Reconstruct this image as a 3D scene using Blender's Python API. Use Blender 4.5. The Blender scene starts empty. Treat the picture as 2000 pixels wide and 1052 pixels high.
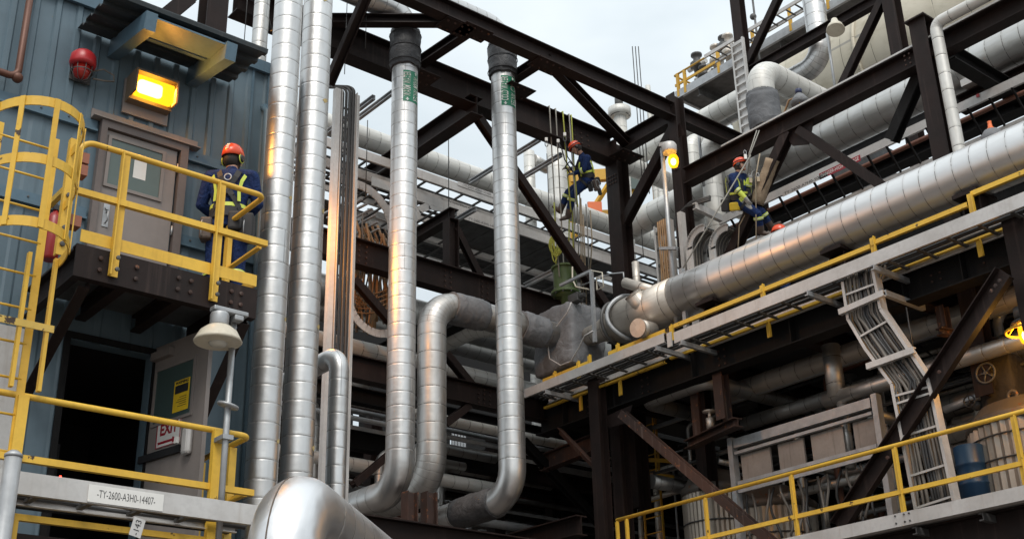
import bpy, math, random
from math import radians, sin, cos, pi
from mathutils import Vector, Matrix, noise as mnoise
random.seed(7)
S = bpy.context.scene
COL = S.collection

# ---------------------------------------------------------------- camera
FPX, PITCH, ROLL, YAW = 2450.48, .414485, -.0255349, .695559      # focal length in px of the 2000 px wide photo
EYE = Vector((0, 0, 1.6))
FW = Vector((sin(YAW)*cos(PITCH), cos(YAW)*cos(PITCH), sin(PITCH)))
_rt = Vector((cos(YAW), -sin(YAW), 0)); _up = _rt.cross(FW)
RT = cos(ROLL)*_rt + sin(ROLL)*_up
UP = -sin(ROLL)*_rt + cos(ROLL)*_up
cam = bpy.data.cameras.new('camera'); camo = bpy.data.objects.new('camera', cam); COL.objects.link(camo)
cam.sensor_width = 36; cam.lens = FPX/2000*36; cam.clip_start = .1; cam.clip_end = 600
camo.matrix_world = Matrix((( RT.x, UP.x, -FW.x, EYE.x), (RT.y, UP.y, -FW.y, EYE.y), (RT.z, UP.z, -FW.z, EYE.z), (0, 0, 0, 1)))
S.camera = camo
S.view_settings.view_transform = 'Standard'; S.view_settings.look = 'None'
S.view_settings.exposure = 0.3; S.view_settings.gamma = 1
S.cycles.max_bounces = 6; S.cycles.diffuse_bounces = 3; S.cycles.glossy_bounces = 4
S.cycles.use_denoising = True
S.cycles.sample_clamp_indirect = 6

# ---------------------------------------------------------------- sky and sun (bright overcast)
SUN_EL, SUN_AZ = radians(52), radians(215)                         # azimuth clockwise from +Y: behind the camera, to its left
w = bpy.data.worlds.new('World'); S.world = w; w.use_nodes = True
nt = w.node_tree; nt.nodes.clear()
def wn(t, **k):
    n = nt.nodes.new(t)
    for a, b in k.items(): setattr(n, a, b)
    return n
sky = wn('ShaderNodeTexSky', sky_type='NISHITA', sun_disc=False, sun_elevation=SUN_EL, sun_rotation=SUN_AZ, air_density=1.0, dust_density=3.0)
tc = wn('ShaderNodeTexCoord'); mp = wn('ShaderNodeMapping'); mp.inputs['Scale'].default_value = (1.3, 1.3, 3.2)
nz = wn('ShaderNodeTexNoise'); nz.inputs['Scale'].default_value = 1.7; nz.inputs['Detail'].default_value = 5; nz.inputs['Roughness'].default_value = .55
cr = wn('ShaderNodeValToRGB')
cr.color_ramp.elements[0].position = .3; cr.color_ramp.elements[0].color = (5.2, 5.8, 6.1, 1)
cr.color_ramp.elements[1].position = .72; cr.color_ramp.elements[1].color = (8.0, 8.4, 8.5, 1)
sp = wn('ShaderNodeSeparateXYZ'); mr = wn('ShaderNodeMapRange')
mr.inputs['From Min'].default_value = .35; mr.inputs['From Max'].default_value = 1; mr.inputs['To Min'].default_value = 1; mr.inputs['To Max'].default_value = 1.6
vm = wn('ShaderNodeVectorMath', operation='SCALE')
mx = wn('ShaderNodeMix', data_type='RGBA'); mx.inputs['Factor'].default_value = .86
bg = wn('ShaderNodeBackground'); bg.inputs['Strength'].default_value = .112
out = wn('ShaderNodeOutputWorld'); L = nt.links.new
L(tc.outputs['Generated'], mp.inputs['Vector']); L(mp.outputs[0], nz.inputs['Vector']); L(nz.outputs['Fac'], cr.inputs['Fac'])
L(tc.outputs['Generated'], sp.inputs[0]); L(sp.outputs['Z'], mr.inputs['Value'])
L(cr.outputs['Color'], vm.inputs[0]); L(mr.outputs[0], vm.inputs['Scale'])
L(sky.outputs[0], mx.inputs['A']); L(vm.outputs[0], mx.inputs['B']); L(mx.outputs['Result'], bg.inputs['Color']); L(bg.outputs[0], out.inputs[0])
sl = bpy.data.lights.new('sun', 'SUN'); sl.energy = 1.5; sl.angle = radians(25); sl.color = (1, .95, .88)
so = bpy.data.objects.new('sun', sl); COL.objects.link(so)
so.rotation_euler = (pi/2 - SUN_EL, 0, pi - SUN_AZ)

# ---------------------------------------------------------------- pixel of the 2000x1052 photo -> point on a plane of the plant
def ray(x, y): return FW + RT*((x-1000)/FPX) - UP*((y-526)/FPX)
def vp(x, y, ax, c):
    d = ray(x, y); return EYE + d*((c-EYE[ax])/d[ax])
def vx(x, y, c): return vp(x, y, 0, c)
def vy(x, y, c): return vp(x, y, 1, c)
def vz(x, y, c): return vp(x, y, 2, c)
def vd(x, y, d): return EYE + ray(x, y)*d
def lx(p, q, c):                 # a line along X standing on the plane Y = c
    a, b = vy(*p, c), vy(*q, c); a.z = b.z = (a.z+b.z)/2; return a, b
def ly(p, q, c):                 # a line along Y standing on the plane X = c
    a, b = vx(*p, c), vx(*q, c); a.z = b.z = (a.z+b.z)/2; return a, b
def lz(p, q, ax, c):             # a vertical line on a plane
    a, b = vp(*p, ax, c), vp(*q, ax, c); m = (a+b)/2; a.x = b.x = m.x; a.y = b.y = m.y; return a, b
X, Y, Z = Vector((1, 0, 0)), Vector((0, 1, 0)), Vector((0, 0, 1))

# ---------------------------------------------------------------- objects
LOC = {}
def tag(o, label=None, cat=None, group=None, kind=None):
    if label: o['label'] = label
    if cat: o['category'] = cat
    if group: o['group'] = group
    if kind: o['kind'] = kind
    return o
def thing(name, label, cat, loc=(0, 0, 0), group=None):
    o = bpy.data.objects.new(name, None); COL.objects.link(o); o.location = loc; o.empty_display_size = .2
    LOC[o] = Vector(loc); return tag(o, label, cat, group)
class MB:
    def __init__(s): s.v = []; s.f = []; s.uv = []; s.sm = []; s.mi = []
    def face(s, idx, uvs=None, smooth=False, mi=0):
        s.f.append(tuple(idx)); s.uv.append(uvs); s.sm.append(smooth); s.mi.append(mi)
    def quad(s, a, b, c, d, mi=0, uvs=None):
        n = len(s.v); s.v += [Vector(a), Vector(b), Vector(c), Vector(d)]; s.face((n, n+1, n+2, n+3), uvs, False, mi); return s
    def poly(s, pts, mi=0):
        n = len(s.v); s.v += [Vector(p) for p in pts]; s.face(range(n, n+len(pts)), None, False, mi); return s
    def obox(s, c, ex, ey, ez, mi=0):              # centre and three half-edge vectors
        n = len(s.v); c = Vector(c)
        for k in range(8): s.v.append(c + ex*(1 if k & 1 else -1) + ey*(1 if k & 2 else -1) + ez*(1 if k & 4 else -1))
        flip = ex.cross(ey).dot(ez) < 0
        for q in ((0,2,3,1),(4,5,7,6),(0,1,5,4),(2,6,7,3),(0,4,6,2),(1,3,7,5)):
            q = [n+i for i in q]
            if flip: q.reverse()
            s.face(q, None, False, mi)
        return s
    def box(s, a, b, mi=0):
        a, b = Vector(a), Vector(b); h = (b-a)/2
        return s.obox((a+b)/2, X*abs(h.x), Y*abs(h.y), Z*abs(h.z), mi)
    def bar(s, a, b, w, h, up=Z, off=(0, 0), mi=0):  # w sideways, h along up
        a, b = Vector(a), Vector(b); d = (b-a); l = d.length; d = d/l
        sd = d.cross(up)
        if sd.length < 1e-4: sd = d.cross(X)
        sd.normalize(); u = sd.cross(d)
        c = (a+b)/2 + sd*off[0] + u*off[1]
        return s.obox(c, d*(l/2), sd*(w/2), u*(h/2), mi)
    def ibeam(s, a, b, h, w, up=Z, tf=.022, tw=.016):
        s.bar(a, b, w, tf, up, (0, h/2-tf/2)); s.bar(a, b, w, tf, up, (0, -h/2+tf/2)); s.bar(a, b, tw, h-2*tf, up); return s
    def chan(s, a, b, h, w, up=Z, side=1, t=.016):  # web at side, flanges point the other way
        s.bar(a, b, t, h, up, (side*(w/2-t/2), 0))
        for k in (1, -1): s.bar(a, b, w-t, t, up, (-side*t/2, k*(h/2-t/2)))
        return s
    def angle(s, a, b, h, w, up=Z, side=1, top=1, t=.012):
        s.bar(a, b, t, h, up, (side*(w/2-t/2), 0)); s.bar(a, b, w-t, t, up, (-side*t/2, top*(h/2-t/2))); return s
    def tube(s, pts, r, n=16, vs=None, caps=True, ref=None, flat=None, mi=0, closed=False):
        pts = [Vector(p) for p in pts]; m = len(pts)
        rs = r if isinstance(r, (list, tuple)) else [r]*m
        if vs is None:
            vs = [0.0]
            for i in range(1, m): vs.append(vs[-1]+(pts[i]-pts[i-1]).length)
        T = []
        for i in range(m):
            a = pts[i-1] if i > 0 or closed else pts[i]; b = pts[(i+1) % m] if i < m-1 or closed else pts[i]
            t = b-a; T.append(t.normalized() if t.length > 1e-9 else Vector((0, 0, 1)))
        nrm = Vector(ref) if ref is not None else (X if abs(T[0].x) < .8 else Y)
        nrm = (nrm - T[0]*nrm.dot(T[0])).normalized()
        n0 = len(s.v); r0 = rs[0] if not isinstance(rs[0], tuple) else max(rs[0])
        for i in range(m):
            nrm = (nrm - T[i]*nrm.dot(T[i])).normalized(); bi = T[i].cross(nrm)
            ra, rb = rs[i] if isinstance(rs[i], tuple) else (rs[i], rs[i])
            for k in range(n):
                a = 2*pi*k/n; s.v.append(pts[i] + nrm*(ra*cos(a)) + bi*(rb*sin(a)))
        C = 2*pi*r0
        for i in range(m if closed else m-1):
            j = (i+1) % m
            for k in range(n):
                k2 = (k+1) % n; u0, u1 = C*k/n, C*(k+1)/n
                s.face((n0+i*n+k, n0+i*n+k2, n0+j*n+k2, n0+j*n+k), ((u0, vs[i]), (u1, vs[i]), (u1, vs[j]), (u0, vs[j])), True, mi)
        if caps and not closed:
            s.face([n0+k for k in reversed(range(n))], None, False, mi); s.face([n0+(m-1)*n+k for k in range(n)], None, False, mi)
        return s
    def lathe(s, prof, o, axis=Z, n=20, mi=0, sm=True):   # prof: (radius, height)
        axis = Vector(axis).normalized(); a = axis.cross(X if abs(axis.x) < .8 else Y).normalized(); b = axis.cross(a); o = Vector(o); n0 = len(s.v)
        for (r, h) in prof:
            for k in range(n):
                t = 2*pi*k/n; s.v.append(o + axis*h + a*(r*cos(t)) + b*(r*sin(t)))
        for i in range(len(prof)-1):
            for k in range(n):
                k2 = (k+1) % n; C = 2*pi*max(prof[0][0], .1)
                s.face((n0+i*n+k, n0+i*n+k2, n0+(i+1)*n+k2, n0+(i+1)*n+k), ((C*k/n, prof[i][1]), (C*(k+1)/n, prof[i][1]), (C*(k+1)/n, prof[i+1][1]), (C*k/n, prof[i+1][1])), sm, mi)
        s.face([n0+k for k in reversed(range(n))], None, False, mi); m = len(prof)-1; s.face([n0+m*n+k for k in range(n)], None, False, mi); return s
    def ball(s, c, r, n=12, sc=(1, 1, 1), mi=0):
        c = Vector(c); n0 = len(s.v); m = n//2+1
        for i in range(m+1):
            ph = pi*i/m
            for k in range(n):
                t = 2*pi*k/n; s.v.append(c + Vector((r*sc[0]*sin(ph)*cos(t), r*sc[1]*sin(ph)*sin(t), r*sc[2]*cos(ph))))
        for i in range(m):
            for k in range(n):
                k2 = (k+1) % n; s.face((n0+i*n+k, n0+(i+1)*n+k, n0+(i+1)*n+k2, n0+i*n+k2), None, True, mi)
        return s
    def build(s, name, mat, parent=None, label=None, cat=None, group=None, kind=None, bevel=0):
        me = bpy.data.meshes.new(name); o = bpy.data.objects.new(name, me); COL.objects.link(o)
        if parent is not None:
            base = LOC[parent]; o.parent = parent; LOC[o] = base.copy()
            vs = [v-base for v in s.v]
        else:
            mn = Vector((min(v[i] for v in s.v) for i in range(3))); mxx = Vector((max(v[i] for v in s.v) for i in range(3)))
            base = Vector(((mn.x+mxx.x)/2, (mn.y+mxx.y)/2, mn.z)); o.location = base; LOC[o] = base; vs = [v-base for v in s.v]
        if parent is not None and LOC.get(('mesh', parent)): pass
        me.from_pydata([tuple(v) for v in vs], [], s.f)
        me.polygons.foreach_set('use_smooth', s.sm); me.polygons.foreach_set('material_index', s.mi)
        if any(u is not None for u in s.uv):
            lay = me.uv_layers.new(name='UVMap'); d = lay.data; i = 0
            for f, u in zip(s.f, s.uv):
                for k in range(len(f)):
                    d[i].uv = u[k] if u is not None else (0, .19); i += 1
        for m in (mat if isinstance(mat, (list, tuple)) else [mat]): me.materials.append(m)
        me.update()
        if bevel:
            b = o.modifiers.new('bevel', 'BEVEL'); b.width = bevel; b.segments = 2; b.limit_method = 'ANGLE'
        return tag(o, label, cat, group, kind)
# children of a mesh parent: their verts are given in world space, the parent's own location is subtracted once
def boltset(parent, pts, nrm, mat, r=.018, h=.018, name='bolt', n=8):
    first = None
    for p in pts:
        p = Vector(p)
        if first is None: m = MB(); m.lathe([(r, 0), (r, h), (r*.4, h*1.2)], p, nrm, n, sm=False); first = m.build(name, mat, parent); p0 = p
        else: copy_part(first, parent, p-p0)
def copy_part(o, parent, delta):
    c = o.copy(); COL.objects.link(c); c.parent = parent; c.location = o.location + delta; return c

RL = .38                                           # cladding panel length
def bend(pts, R, gores=None, Lg=RL):
    """corner points -> rounded centre line with ring coordinates v (rings fall where v/L is a whole number)"""
    pts = [Vector(p) for p in pts]; P = []; VS = []; L = RL; v = .5*L; k = len(pts); start = pts[0]
    P.append(start); VS.append(v)
    for i in range(1, k):
        if i < k-1:
            a = (pts[i-1]-pts[i]).normalized(); b = (pts[i+1]-pts[i]).normalized(); ang = a.angle(b)
            Ri = R[i-1] if isinstance(R, (list, tuple)) else R
            t = Ri/math.tan(ang/2); e = pts[i]+a*t
        else: e = pts[i]
        ln = (e-start).length; nr = max(1, round(ln/Lg)); steps = max(1, int(ln/1.0))
        for q in range(1, steps+1): P.append(start.lerp(e, q/steps)); VS.append(v + nr*L*q/steps)
        v += nr*L
        if i < k-1:
            c = pts[i] + (a+b).normalized()*(Ri/sin(ang/2)); u0 = e-c; f = pts[i]+b*t; u1 = f-c; tot = u0.angle(u1); ax = u0.cross(u1).normalized()
            g = (gores[i-1] if gores else 0); ns = 12
            for q in range(1, ns+1): P.append(c + Matrix.Rotation(tot*q/ns, 3, ax) @ u0); VS.append(v + g*L*q/ns)
            v += g*L; start = f
    return P, VS
def pipe(name, label, pts, r, mat, R=None, gores=None, cat='pipe', group=None, parent=None, n=28, L=RL, caps=True):
    m = MB()
    if len(pts) > 2: P, VS = bend(pts, R or r*2.6, gores, L)
    else: P, VS = bend(pts, 1, None, L)
    m.tube(P, r, n, VS, caps)
    if parent is not None: return m.build(name, mat, parent)
    return m.build(name, mat, None, label, cat, group)
def sleeve(name, a, b, r, mat, parent, lump=.03, n=40, seed=0, strap_mat=None, taper=0):
    a, b = Vector(a), Vector(b); m = MB(); K = 22; ax = (b-a).normalized(); pts = [a.lerp(b, i/K) for i in range(K+1)]
    m.tube(pts, r, n, None, False); 
    for i, v in enumerate(m.v):
        k = i//n; c = pts[k]; d = (v-c); t = k/K
        f = 1 + lump*mnoise.noise(v*5+Vector((seed, 0, 0))) + lump*.8*mnoise.noise(v*14+Vector((seed, 3, 0)))
        f *= 1 - .07*math.exp(-((t-.04)/.05)**2) - .07*math.exp(-((t-.96)/.05)**2) - .025*math.exp(-((t-.5)/.03)**2)
        f += taper*(t-.5)
        m.v[i] = c + d*f + ax*(.03*mnoise.noise(Vector((d.x*9+seed, d.y*9, d.z*9)))*(1 if k in (0, K) else .3))
    for e, rev in ((0, True), (K, False)):
        idx = [e*n+k for k in range(n)]; m.face(reversed(idx) if rev else idx)
    return m.build(name, mat, parent)

# text laid out as a flat mesh, then bent or placed
_tc = {}
def text_verts(s, size, bold=0.0, sx=1.0):
    c = bpy.data.curves.new('t', 'FONT'); c.body = s; c.size = size; c.align_x = 'CENTER'; c.align_y = 'CENTER'; c.offset = bold; c.resolution_u = 3
    o = bpy.data.objects.new('t', c); COL.objects.link(o); dg = bpy.context.evaluated_depsgraph_get(); me = o.evaluated_get(dg).to_mesh()
    v = [(q.co.x*sx, q.co.y) for q in me.vertices]; f = [tuple(p.vertices) for p in me.polygons]
    o.evaluated_get(dg).to_mesh_clear(); bpy.data.objects.remove(o); bpy.data.curves.remove(c); return v, f
def text_flat(m, s, size, c, right, up, bold=0.0, sx=1.0, mi=0):
    v, f = text_verts(s, size, bold, sx); n = len(m.v); right = Vector(right).normalized(); up = Vector(up).normalized()
    m.v += [Vector(c)+right*a+up*b for a, b in v]
    for q in f: m.face([n+i for i in q], None, False, mi)
    return m
# ---------------------------------------------------------------- materials (all procedural)
def newmat(name):
    m = bpy.data.materials.new(name); m.use_nodes = True; t = m.node_tree; b = t.nodes['Principled BSDF']; return m, t, b
def nd(t, typ, ins=None, **k):
    n = t.nodes.new(typ)
    for a, v in k.items(): setattr(n, a, v)
    for a, v in (ins or {}).items():
        if isinstance(v, bpy.types.NodeSocket): t.links.new(v, n.inputs[a])
        else: n.inputs[a].default_value = v
    return n
def C4(c): return (c[0], c[1], c[2], 1)
def math_(t, op, a, b=None, c=None):
    n = nd(t, 'ShaderNodeMath', operation=op)
    for i, v in enumerate((a, b, c)):
        if v is None: continue
        if isinstance(v, (int, float)): n.inputs[i].default_value = v
        else: t.links.new(v, n.inputs[i])
    return n.outputs[0]
def mixc(t, f, a, b):
    n = nd(t, 'ShaderNodeMix', data_type='RGBA')
    for k, v in (('Factor', f), ('A', a), ('B', b)):
        s = [i for i in n.inputs if i.name == k and (i.type == 'RGBA' if k != 'Factor' else i.type == 'VALUE')][0]
        if isinstance(v, bpy.types.NodeSocket): t.links.new(v, s)
        else: s.default_value = v if k == 'Factor' else C4(v)
    return [o for o in n.outputs if o.type == 'RGBA'][0]
def world_pos(t, scale=(1, 1, 1)):
    g = nd(t, 'ShaderNodeNewGeometry'); return nd(t, 'ShaderNodeMapping', {'Vector': g.outputs['Position'], 'Scale': scale}).outputs[0]
def noise_(t, vec, sc, det=4, rough=.55): return nd(t, 'ShaderNodeTexNoise', {'Vector': vec, 'Scale': sc, 'Detail': det, 'Roughness': rough}).outputs['Fac']
def ramp(t, fac, p0, p1, c0=(0, 0, 0), c1=(1, 1, 1)):
    n = nd(t, 'ShaderNodeValToRGB', {'Fac': fac}); e = n.color_ramp.elements
    e[0].position, e[1].position = p0, p1; e[0].color, e[1].color = C4(c0), C4(c1); return n.outputs[0]
def paint(name, c, c2=None, rough=.5, metal=0, patch=1.2, chip=None, chip_amt=.66, streak=0, streak_c=(.5, .5, .48), bump=.05, spec=.4, fine=18):
    m, t, b = newmat(name); p = world_pos(t)
    c2 = c2 or tuple(x*.7 for x in c)
    col = mixc(t, ramp(t, noise_(t, p, patch, 5), .35, .68), c, c2)
    f = noise_(t, p, fine, 3); col = mixc(t, math_(t, 'MULTIPLY', ramp(t, f, .45, .75), .25), col, tuple(x*.55 for x in c))
    if streak:
        sv = world_pos(t, (9, 9, .45)); s = ramp(t, noise_(t, sv, 1.6, 4, .6), .56, .72)
        col = mixc(t, math_(t, 'MULTIPLY', s, streak), col, streak_c)
    r = math_(t, 'ADD', rough-.1, math_(t, 'MULTIPLY', noise_(t, p, 6, 3), .2))
    if chip:
        k = ramp(t, noise_(t, p, 7, 6, .62), chip_amt, chip_amt+.025); col = mixc(t, k, col, chip)
    t.links.new(col, b.inputs['Base Color']); t.links.new(r, b.inputs['Roughness']); b.inputs['Metallic'].default_value = metal
    b.inputs['Specular IOR Level'].default_value = spec
    if bump:
        bn = nd(t, 'ShaderNodeBump', {'Strength': bump, 'Distance': .02, 'Height': noise_(t, p, 30, 4)}); t.links.new(bn.outputs[0], b.inputs['Normal'])
    return m
def cladding(name, c=(.70, .697, .69), c2=(.56, .556, .55), rough=.36, metal=.96, stain=(.32, .29, .25), stain_amt=.3, L=RL, line=.03, dent=.22, seam=True, bright=True):
    m, t, b = newmat(name); uv = nd(t, 'ShaderNodeUVMap').outputs[0]; s = nd(t, 'ShaderNodeSeparateXYZ', {'Vector': uv}); u, v = s.outputs[0], s.outputs[1]
    p = world_pos(t); k = math_(t, 'DIVIDE', v, L); fr = math_(t, 'FRACT', k)
    jit = math_(t, 'MULTIPLY', math_(t, 'SUBTRACT', noise_(t, nd(t, 'ShaderNodeCombineXYZ', {'X': math_(t, 'ROUND', k)}).outputs[0], 7.3, 0), .5), .17)
    d = math_(t, 'ABSOLUTE', math_(t, 'SUBTRACT', math_(t, 'ADD', k, jit), math_(t, 'ROUND', math_(t, 'ADD', k, jit))))      # distance to the nearest ring
    isl = math_(t, 'LESS_THAN', d, line)
    shadow = math_(t, 'LESS_THAN', d, line*.55)
    cell = nd(t, 'ShaderNodeCombineXYZ', {'X': math_(t, 'MULTIPLY', u, 7.0), 'Y': math_(t, 'MULTIPLY', math_(t, 'ROUND', k), 3.7)}).outputs[0]
    dash = math_(t, 'ADD', .22, math_(t, 'MULTIPLY', math_(t, 'GREATER_THAN', noise_(t, cell, 1.3, 1), .47), .70))
    wn_ = nd(t, 'ShaderNodeTexWhiteNoise', {'W': math_(t, 'FLOOR', math_(t, 'MULTIPLY', k, .5))}, noise_dimensions='1D').outputs['Value']
    col = mixc(t, ramp(t, noise_(t, p, 1.1, 5, .6), .3, .7), c, c2)
    col = mixc(t, math_(t, 'MULTIPLY', wn_, .36), col, tuple(x*.62 for x in c))
    sv = nd(t, 'ShaderNodeMapping', {'Vector': uv, 'Scale': (9, .8, 1)}).outputs[0]
    col = mixc(t, math_(t, 'MULTIPLY', ramp(t, noise_(t, sv, 1.5, 5, .65), .5, .78), stain_amt), col, stain)
    near = math_(t, 'MULTIPLY', ramp(t, d, 0, .16, (1, 1, 1), (0, 0, 0)), .16); col = mixc(t, near, col, stain)
    col = mixc(t, math_(t, 'MULTIPLY', isl, .35), col, tuple(x*.75 for x in c))
    col = mixc(t, math_(t, 'MULTIPLY', shadow, dash), col, (.05, .045, .042))
    if seam:
        us = math_(t, 'ABSOLUTE', math_(t, 'SUBTRACT', u, math_(t, 'ADD', .12, math_(t, 'MULTIPLY', wn_, .9)))); col = mixc(t, math_(t, 'MULTIPLY', math_(t, 'LESS_THAN', us, .006), .6), col, (.2, .2, .2))
    t.links.new(col, b.inputs['Base Color'])
    r = math_(t, 'ADD', rough-.07, math_(t, 'ADD', math_(t, 'MULTIPLY', noise_(t, p, 4, 4), .16), math_(t, 'MULTIPLY', wn_, .07)))
    r = math_(t, 'ADD', r, math_(t, 'MULTIPLY', isl, .1))
    t.links.new(r, b.inputs['Roughness'])
    t.links.new(math_(t, 'SUBTRACT', metal, math_(t, 'MULTIPLY', math_(t, 'MULTIPLY', shadow, dash), metal)), b.inputs['Metallic'])
    h = math_(t, 'ADD', math_(t, 'MULTIPLY', noise_(t, p, 2.6, 2), 1.0), math_(t, 'ADD', math_(t, 'MULTIPLY', noise_(t, p, 11, 2), .13), math_(t, 'MULTIPLY', ramp(t, d, 0, .09, (0, 0, 0), (1, 1, 1)), .22)))
    bn = nd(t, 'ShaderNodeBump', {'Strength': dent, 'Distance': .05, 'Height': h}); t.links.new(bn.outputs[0], b.inputs['Normal'])
    return m
def cloth(name, c, rough=.75, bump=.6, sc=9, spec=.3, patch=None, pk=.72):
    m, t, b = newmat(name); p = world_pos(t)
    n1 = nd(t, 'ShaderNodeTexNoise', {'Vector': p, 'Scale': sc, 'Detail': 5, 'Roughness': .6, 'Distortion': 1.2}).outputs['Fac']
    col = mixc(t, ramp(t, n1, .35, .7), c, patch or tuple(x*pk for x in c)); t.links.new(col, b.inputs['Base Color'])
    b.inputs['Roughness'].default_value = rough; b.inputs['Specular IOR Level'].default_value = spec
    bn = nd(t, 'ShaderNodeBump', {'Strength': bump, 'Distance': .04, 'Height': n1}); t.links.new(bn.outputs[0], b.inputs['Normal']); return m
def flat(name, c, rough=.5, metal=0, spec=.5):
    m, t, b = newmat(name); p = world_pos(t); col = mixc(t, math_(t, 'MULTIPLY', noise_(t, p, 14, 4), .35), c, tuple(x*.6 for x in c)); t.links.new(col, b.inputs['Base Color'])
    b.inputs['Roughness'].default_value = rough; b.inputs['Metallic'].default_value = metal; b.inputs['Specular IOR Level'].default_value = spec; return m
def glow(name, c, s):
    m, t, b = newmat(name); b.inputs['Base Color'].default_value = C4(c); b.inputs['Emission Color'].default_value = C4(c); b.inputs['Emission Strength'].default_value = s; return m

M = {}
M['clad'] = cladding('aluminium_cladding')
M['clad_fg'] = cladding('near_elbow_cladding', (.80, .80, .81), (.72, .72, .725), .33, metal=.92, stain_amt=.2, dent=.34, seam=False)
M['clad_grime'] = cladding('grimy_cladding', (.34, .32, .29), (.20, .185, .165), .5, metal=.7, stain=(.08, .06, .05), stain_amt=.6)
M['deep_shade'] = flat('deep_shade_black', (.006, .006, .0065), .9)  # near-black colour stands in for shade at the far back
M['clad_dull'] = cladding('dull_aluminium_cladding', (.62, .615, .60), (.47, .46, .44), .42, stain_amt=.45)
M['clad_tan'] = cladding('tarnished_cladding', (.66, .615, .555), (.52, .475, .42), .45, metal=.75, stain=(.26, .19, .13), stain_amt=.4)
M['clad_white'] = cladding('weathered_pale_cladding', (.72, .715, .69), (.58, .57, .53), .5, metal=.3, stain=(.34, .32, .27), stain_amt=.5, bright=False)
M['clad_tank'] = cladding('weathered_tank_cladding', (.66, .61, .50), (.55, .50, .40), .55, metal=.15, stain=(.30, .26, .17), stain_amt=.65, L=.9, line=.012, bright=False)
M['clad_big'] = cladding('bright_brushed_cladding', (.78, .775, .77), (.70, .69, .68), .36, metal=.95, stain_amt=.15, dent=.05)
M['steel'] = paint('dark_brown_steel', (.020, .0115, .0098), (.012, .0078, .007), .6, patch=2, chip=(.075, .032, .018), chip_amt=.70, streak=.16, streak_c=(.12, .08, .068), spec=.22)
M['steel_black'] = paint('streaked_black_steel', (.010, .0088, .0088), (.006, .0055, .0055), .65, streak=.12, streak_c=(.07, .062, .058), spec=.2)  # near-black steel with faint paler streaks
M['steel_rust'] = paint('rust_stained_steel', (.060, .027, .018), (.026, .0155, .013), .68, streak=.4, streak_c=(.2, .16, .14), chip=(.16, .06, .025), chip_amt=.62)
M['galv'] = paint('galvanised_steel', (.43, .44, .45), (.32, .33, .34), .48, metal=.55, patch=5, streak=.15, streak_c=(.22, .2, .18))
M['galv_white'] = paint('pale_aluminium_rail', (.56, .545, .53), (.44, .42, .40), .45, metal=.3, patch=1.5, streak=.25, streak_c=(.3, .24, .19))
M['galv_dark'] = paint('grimy_galvanised_steel', (.12, .12, .12), (.07, .068, .066), .55, metal=.4, patch=4)
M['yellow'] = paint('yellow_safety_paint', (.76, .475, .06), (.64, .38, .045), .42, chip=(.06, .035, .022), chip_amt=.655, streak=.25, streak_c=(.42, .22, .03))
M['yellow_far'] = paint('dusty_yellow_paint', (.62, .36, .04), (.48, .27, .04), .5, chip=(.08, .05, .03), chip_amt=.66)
M['blue'] = paint('blue_siding_paint', (.112, .163, .198), (.088, .132, .163), .42, patch=.8, streak=.35, streak_c=(.06, .10, .13), fine=6, spec=.45)
M['blue_trim'] = paint('blue_trim_paint', (.092, .155, .205), (.072, .122, .162), .42, patch=1.5, streak=.3, streak_c=(.045, .07, .09))
M['taupe'] = paint('taupe_door_paint', (.235, .205, .19), (.20, .178, .168), .45, patch=1.3, streak=.2, streak_c=(.15, .12, .105), fine=5)
M['glass'] = flat('wired_door_glass', (.10, .135, .125), .22)
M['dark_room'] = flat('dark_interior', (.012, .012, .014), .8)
M['concrete'] = paint('stained_concrete', (.16, .155, .15), (.10, .098, .095), .85, patch=.4)
M['gravel'] = paint('plant_ground', (.21, .175, .155), (.14, .12, .105), .9, patch=.25)  # colour warmed and brightened to stand in for sodium light on the ground
M['black_fabric'] = cloth('black_insulation_jacket', (.05, .051, .055), .5, .55, 8)
M['grey_fabric'] = cloth('grey_insulation_jacket', (.185, .19, .20), .58, .7, 5, pk=.78); M['grey_fabric2'] = cloth('daylit_grey_jacket', (.125, .13, .14), .6, .6, 5, pk=.8)  # second grey jacket is a copy darkened for the open daylight higher up
M['cable'] = flat('black_cable_sheath', (.035, .034, .034), .5)
M['cable_grey'] = flat('grey_cable_sheath', (.15, .13, .11), .55)
M['cable_tan'] = flat('tan_cable_sheath', (.30, .17, .075), .55)
M['red'] = flat('red_enamel', (.45, .025, .03), .35)
M['red_lens'] = flat('red_lens', (.35, .02, .015), .12)
M['white'] = flat('white_sign_face', (.74, .73, .70), .5)
M['black'] = flat('black_lettering', (.02, .02, .022), .5)
M['sign_red'] = flat('red_sign_ink', (.32, .015, .03), .45)
M['green_sign'] = flat('green_pipe_marker', (.012, .19, .10), .35)
M['sign_yellow'] = flat('yellow_notice', (.78, .52, .02), .5)
M['cream'] = paint('cream_lamp_enamel', (.60, .56, .46), (.48, .43, .34), .4, streak=.3, streak_c=(.3, .22, .13))
M['copper'] = flat('rusty_conduit', (.13, .055, .035), .5, .3)
M['redpipe'] = flat('red_brown_pipe', (.17, .065, .038), .5)
M['olive'] = paint('olive_green_actuator', (.085, .13, .045), (.065, .1, .035), .4, patch=6)
M['blue_drum'] = paint('blue_drum_paint', (.014, .05, .11), (.01, .035, .08), .4)
M['rope'] = flat('grey_climbing_rope', (.30, .29, .26), .8)
M['rope_green'] = flat('yellow_green_rope', (.34, .36, .06), .8)
M['rope_tan'] = flat('tan_rope', (.42, .34, .24), .8)
M['canvas'] = cloth('tan_canvas', (.36, .27, .185), .85, .4, 10)
M['orange'] = flat('orange_paint', (.75, .16, .04), .5)
M['green_light'] = flat('green_pipe_band', (.02, .22, .12), .4)
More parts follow.
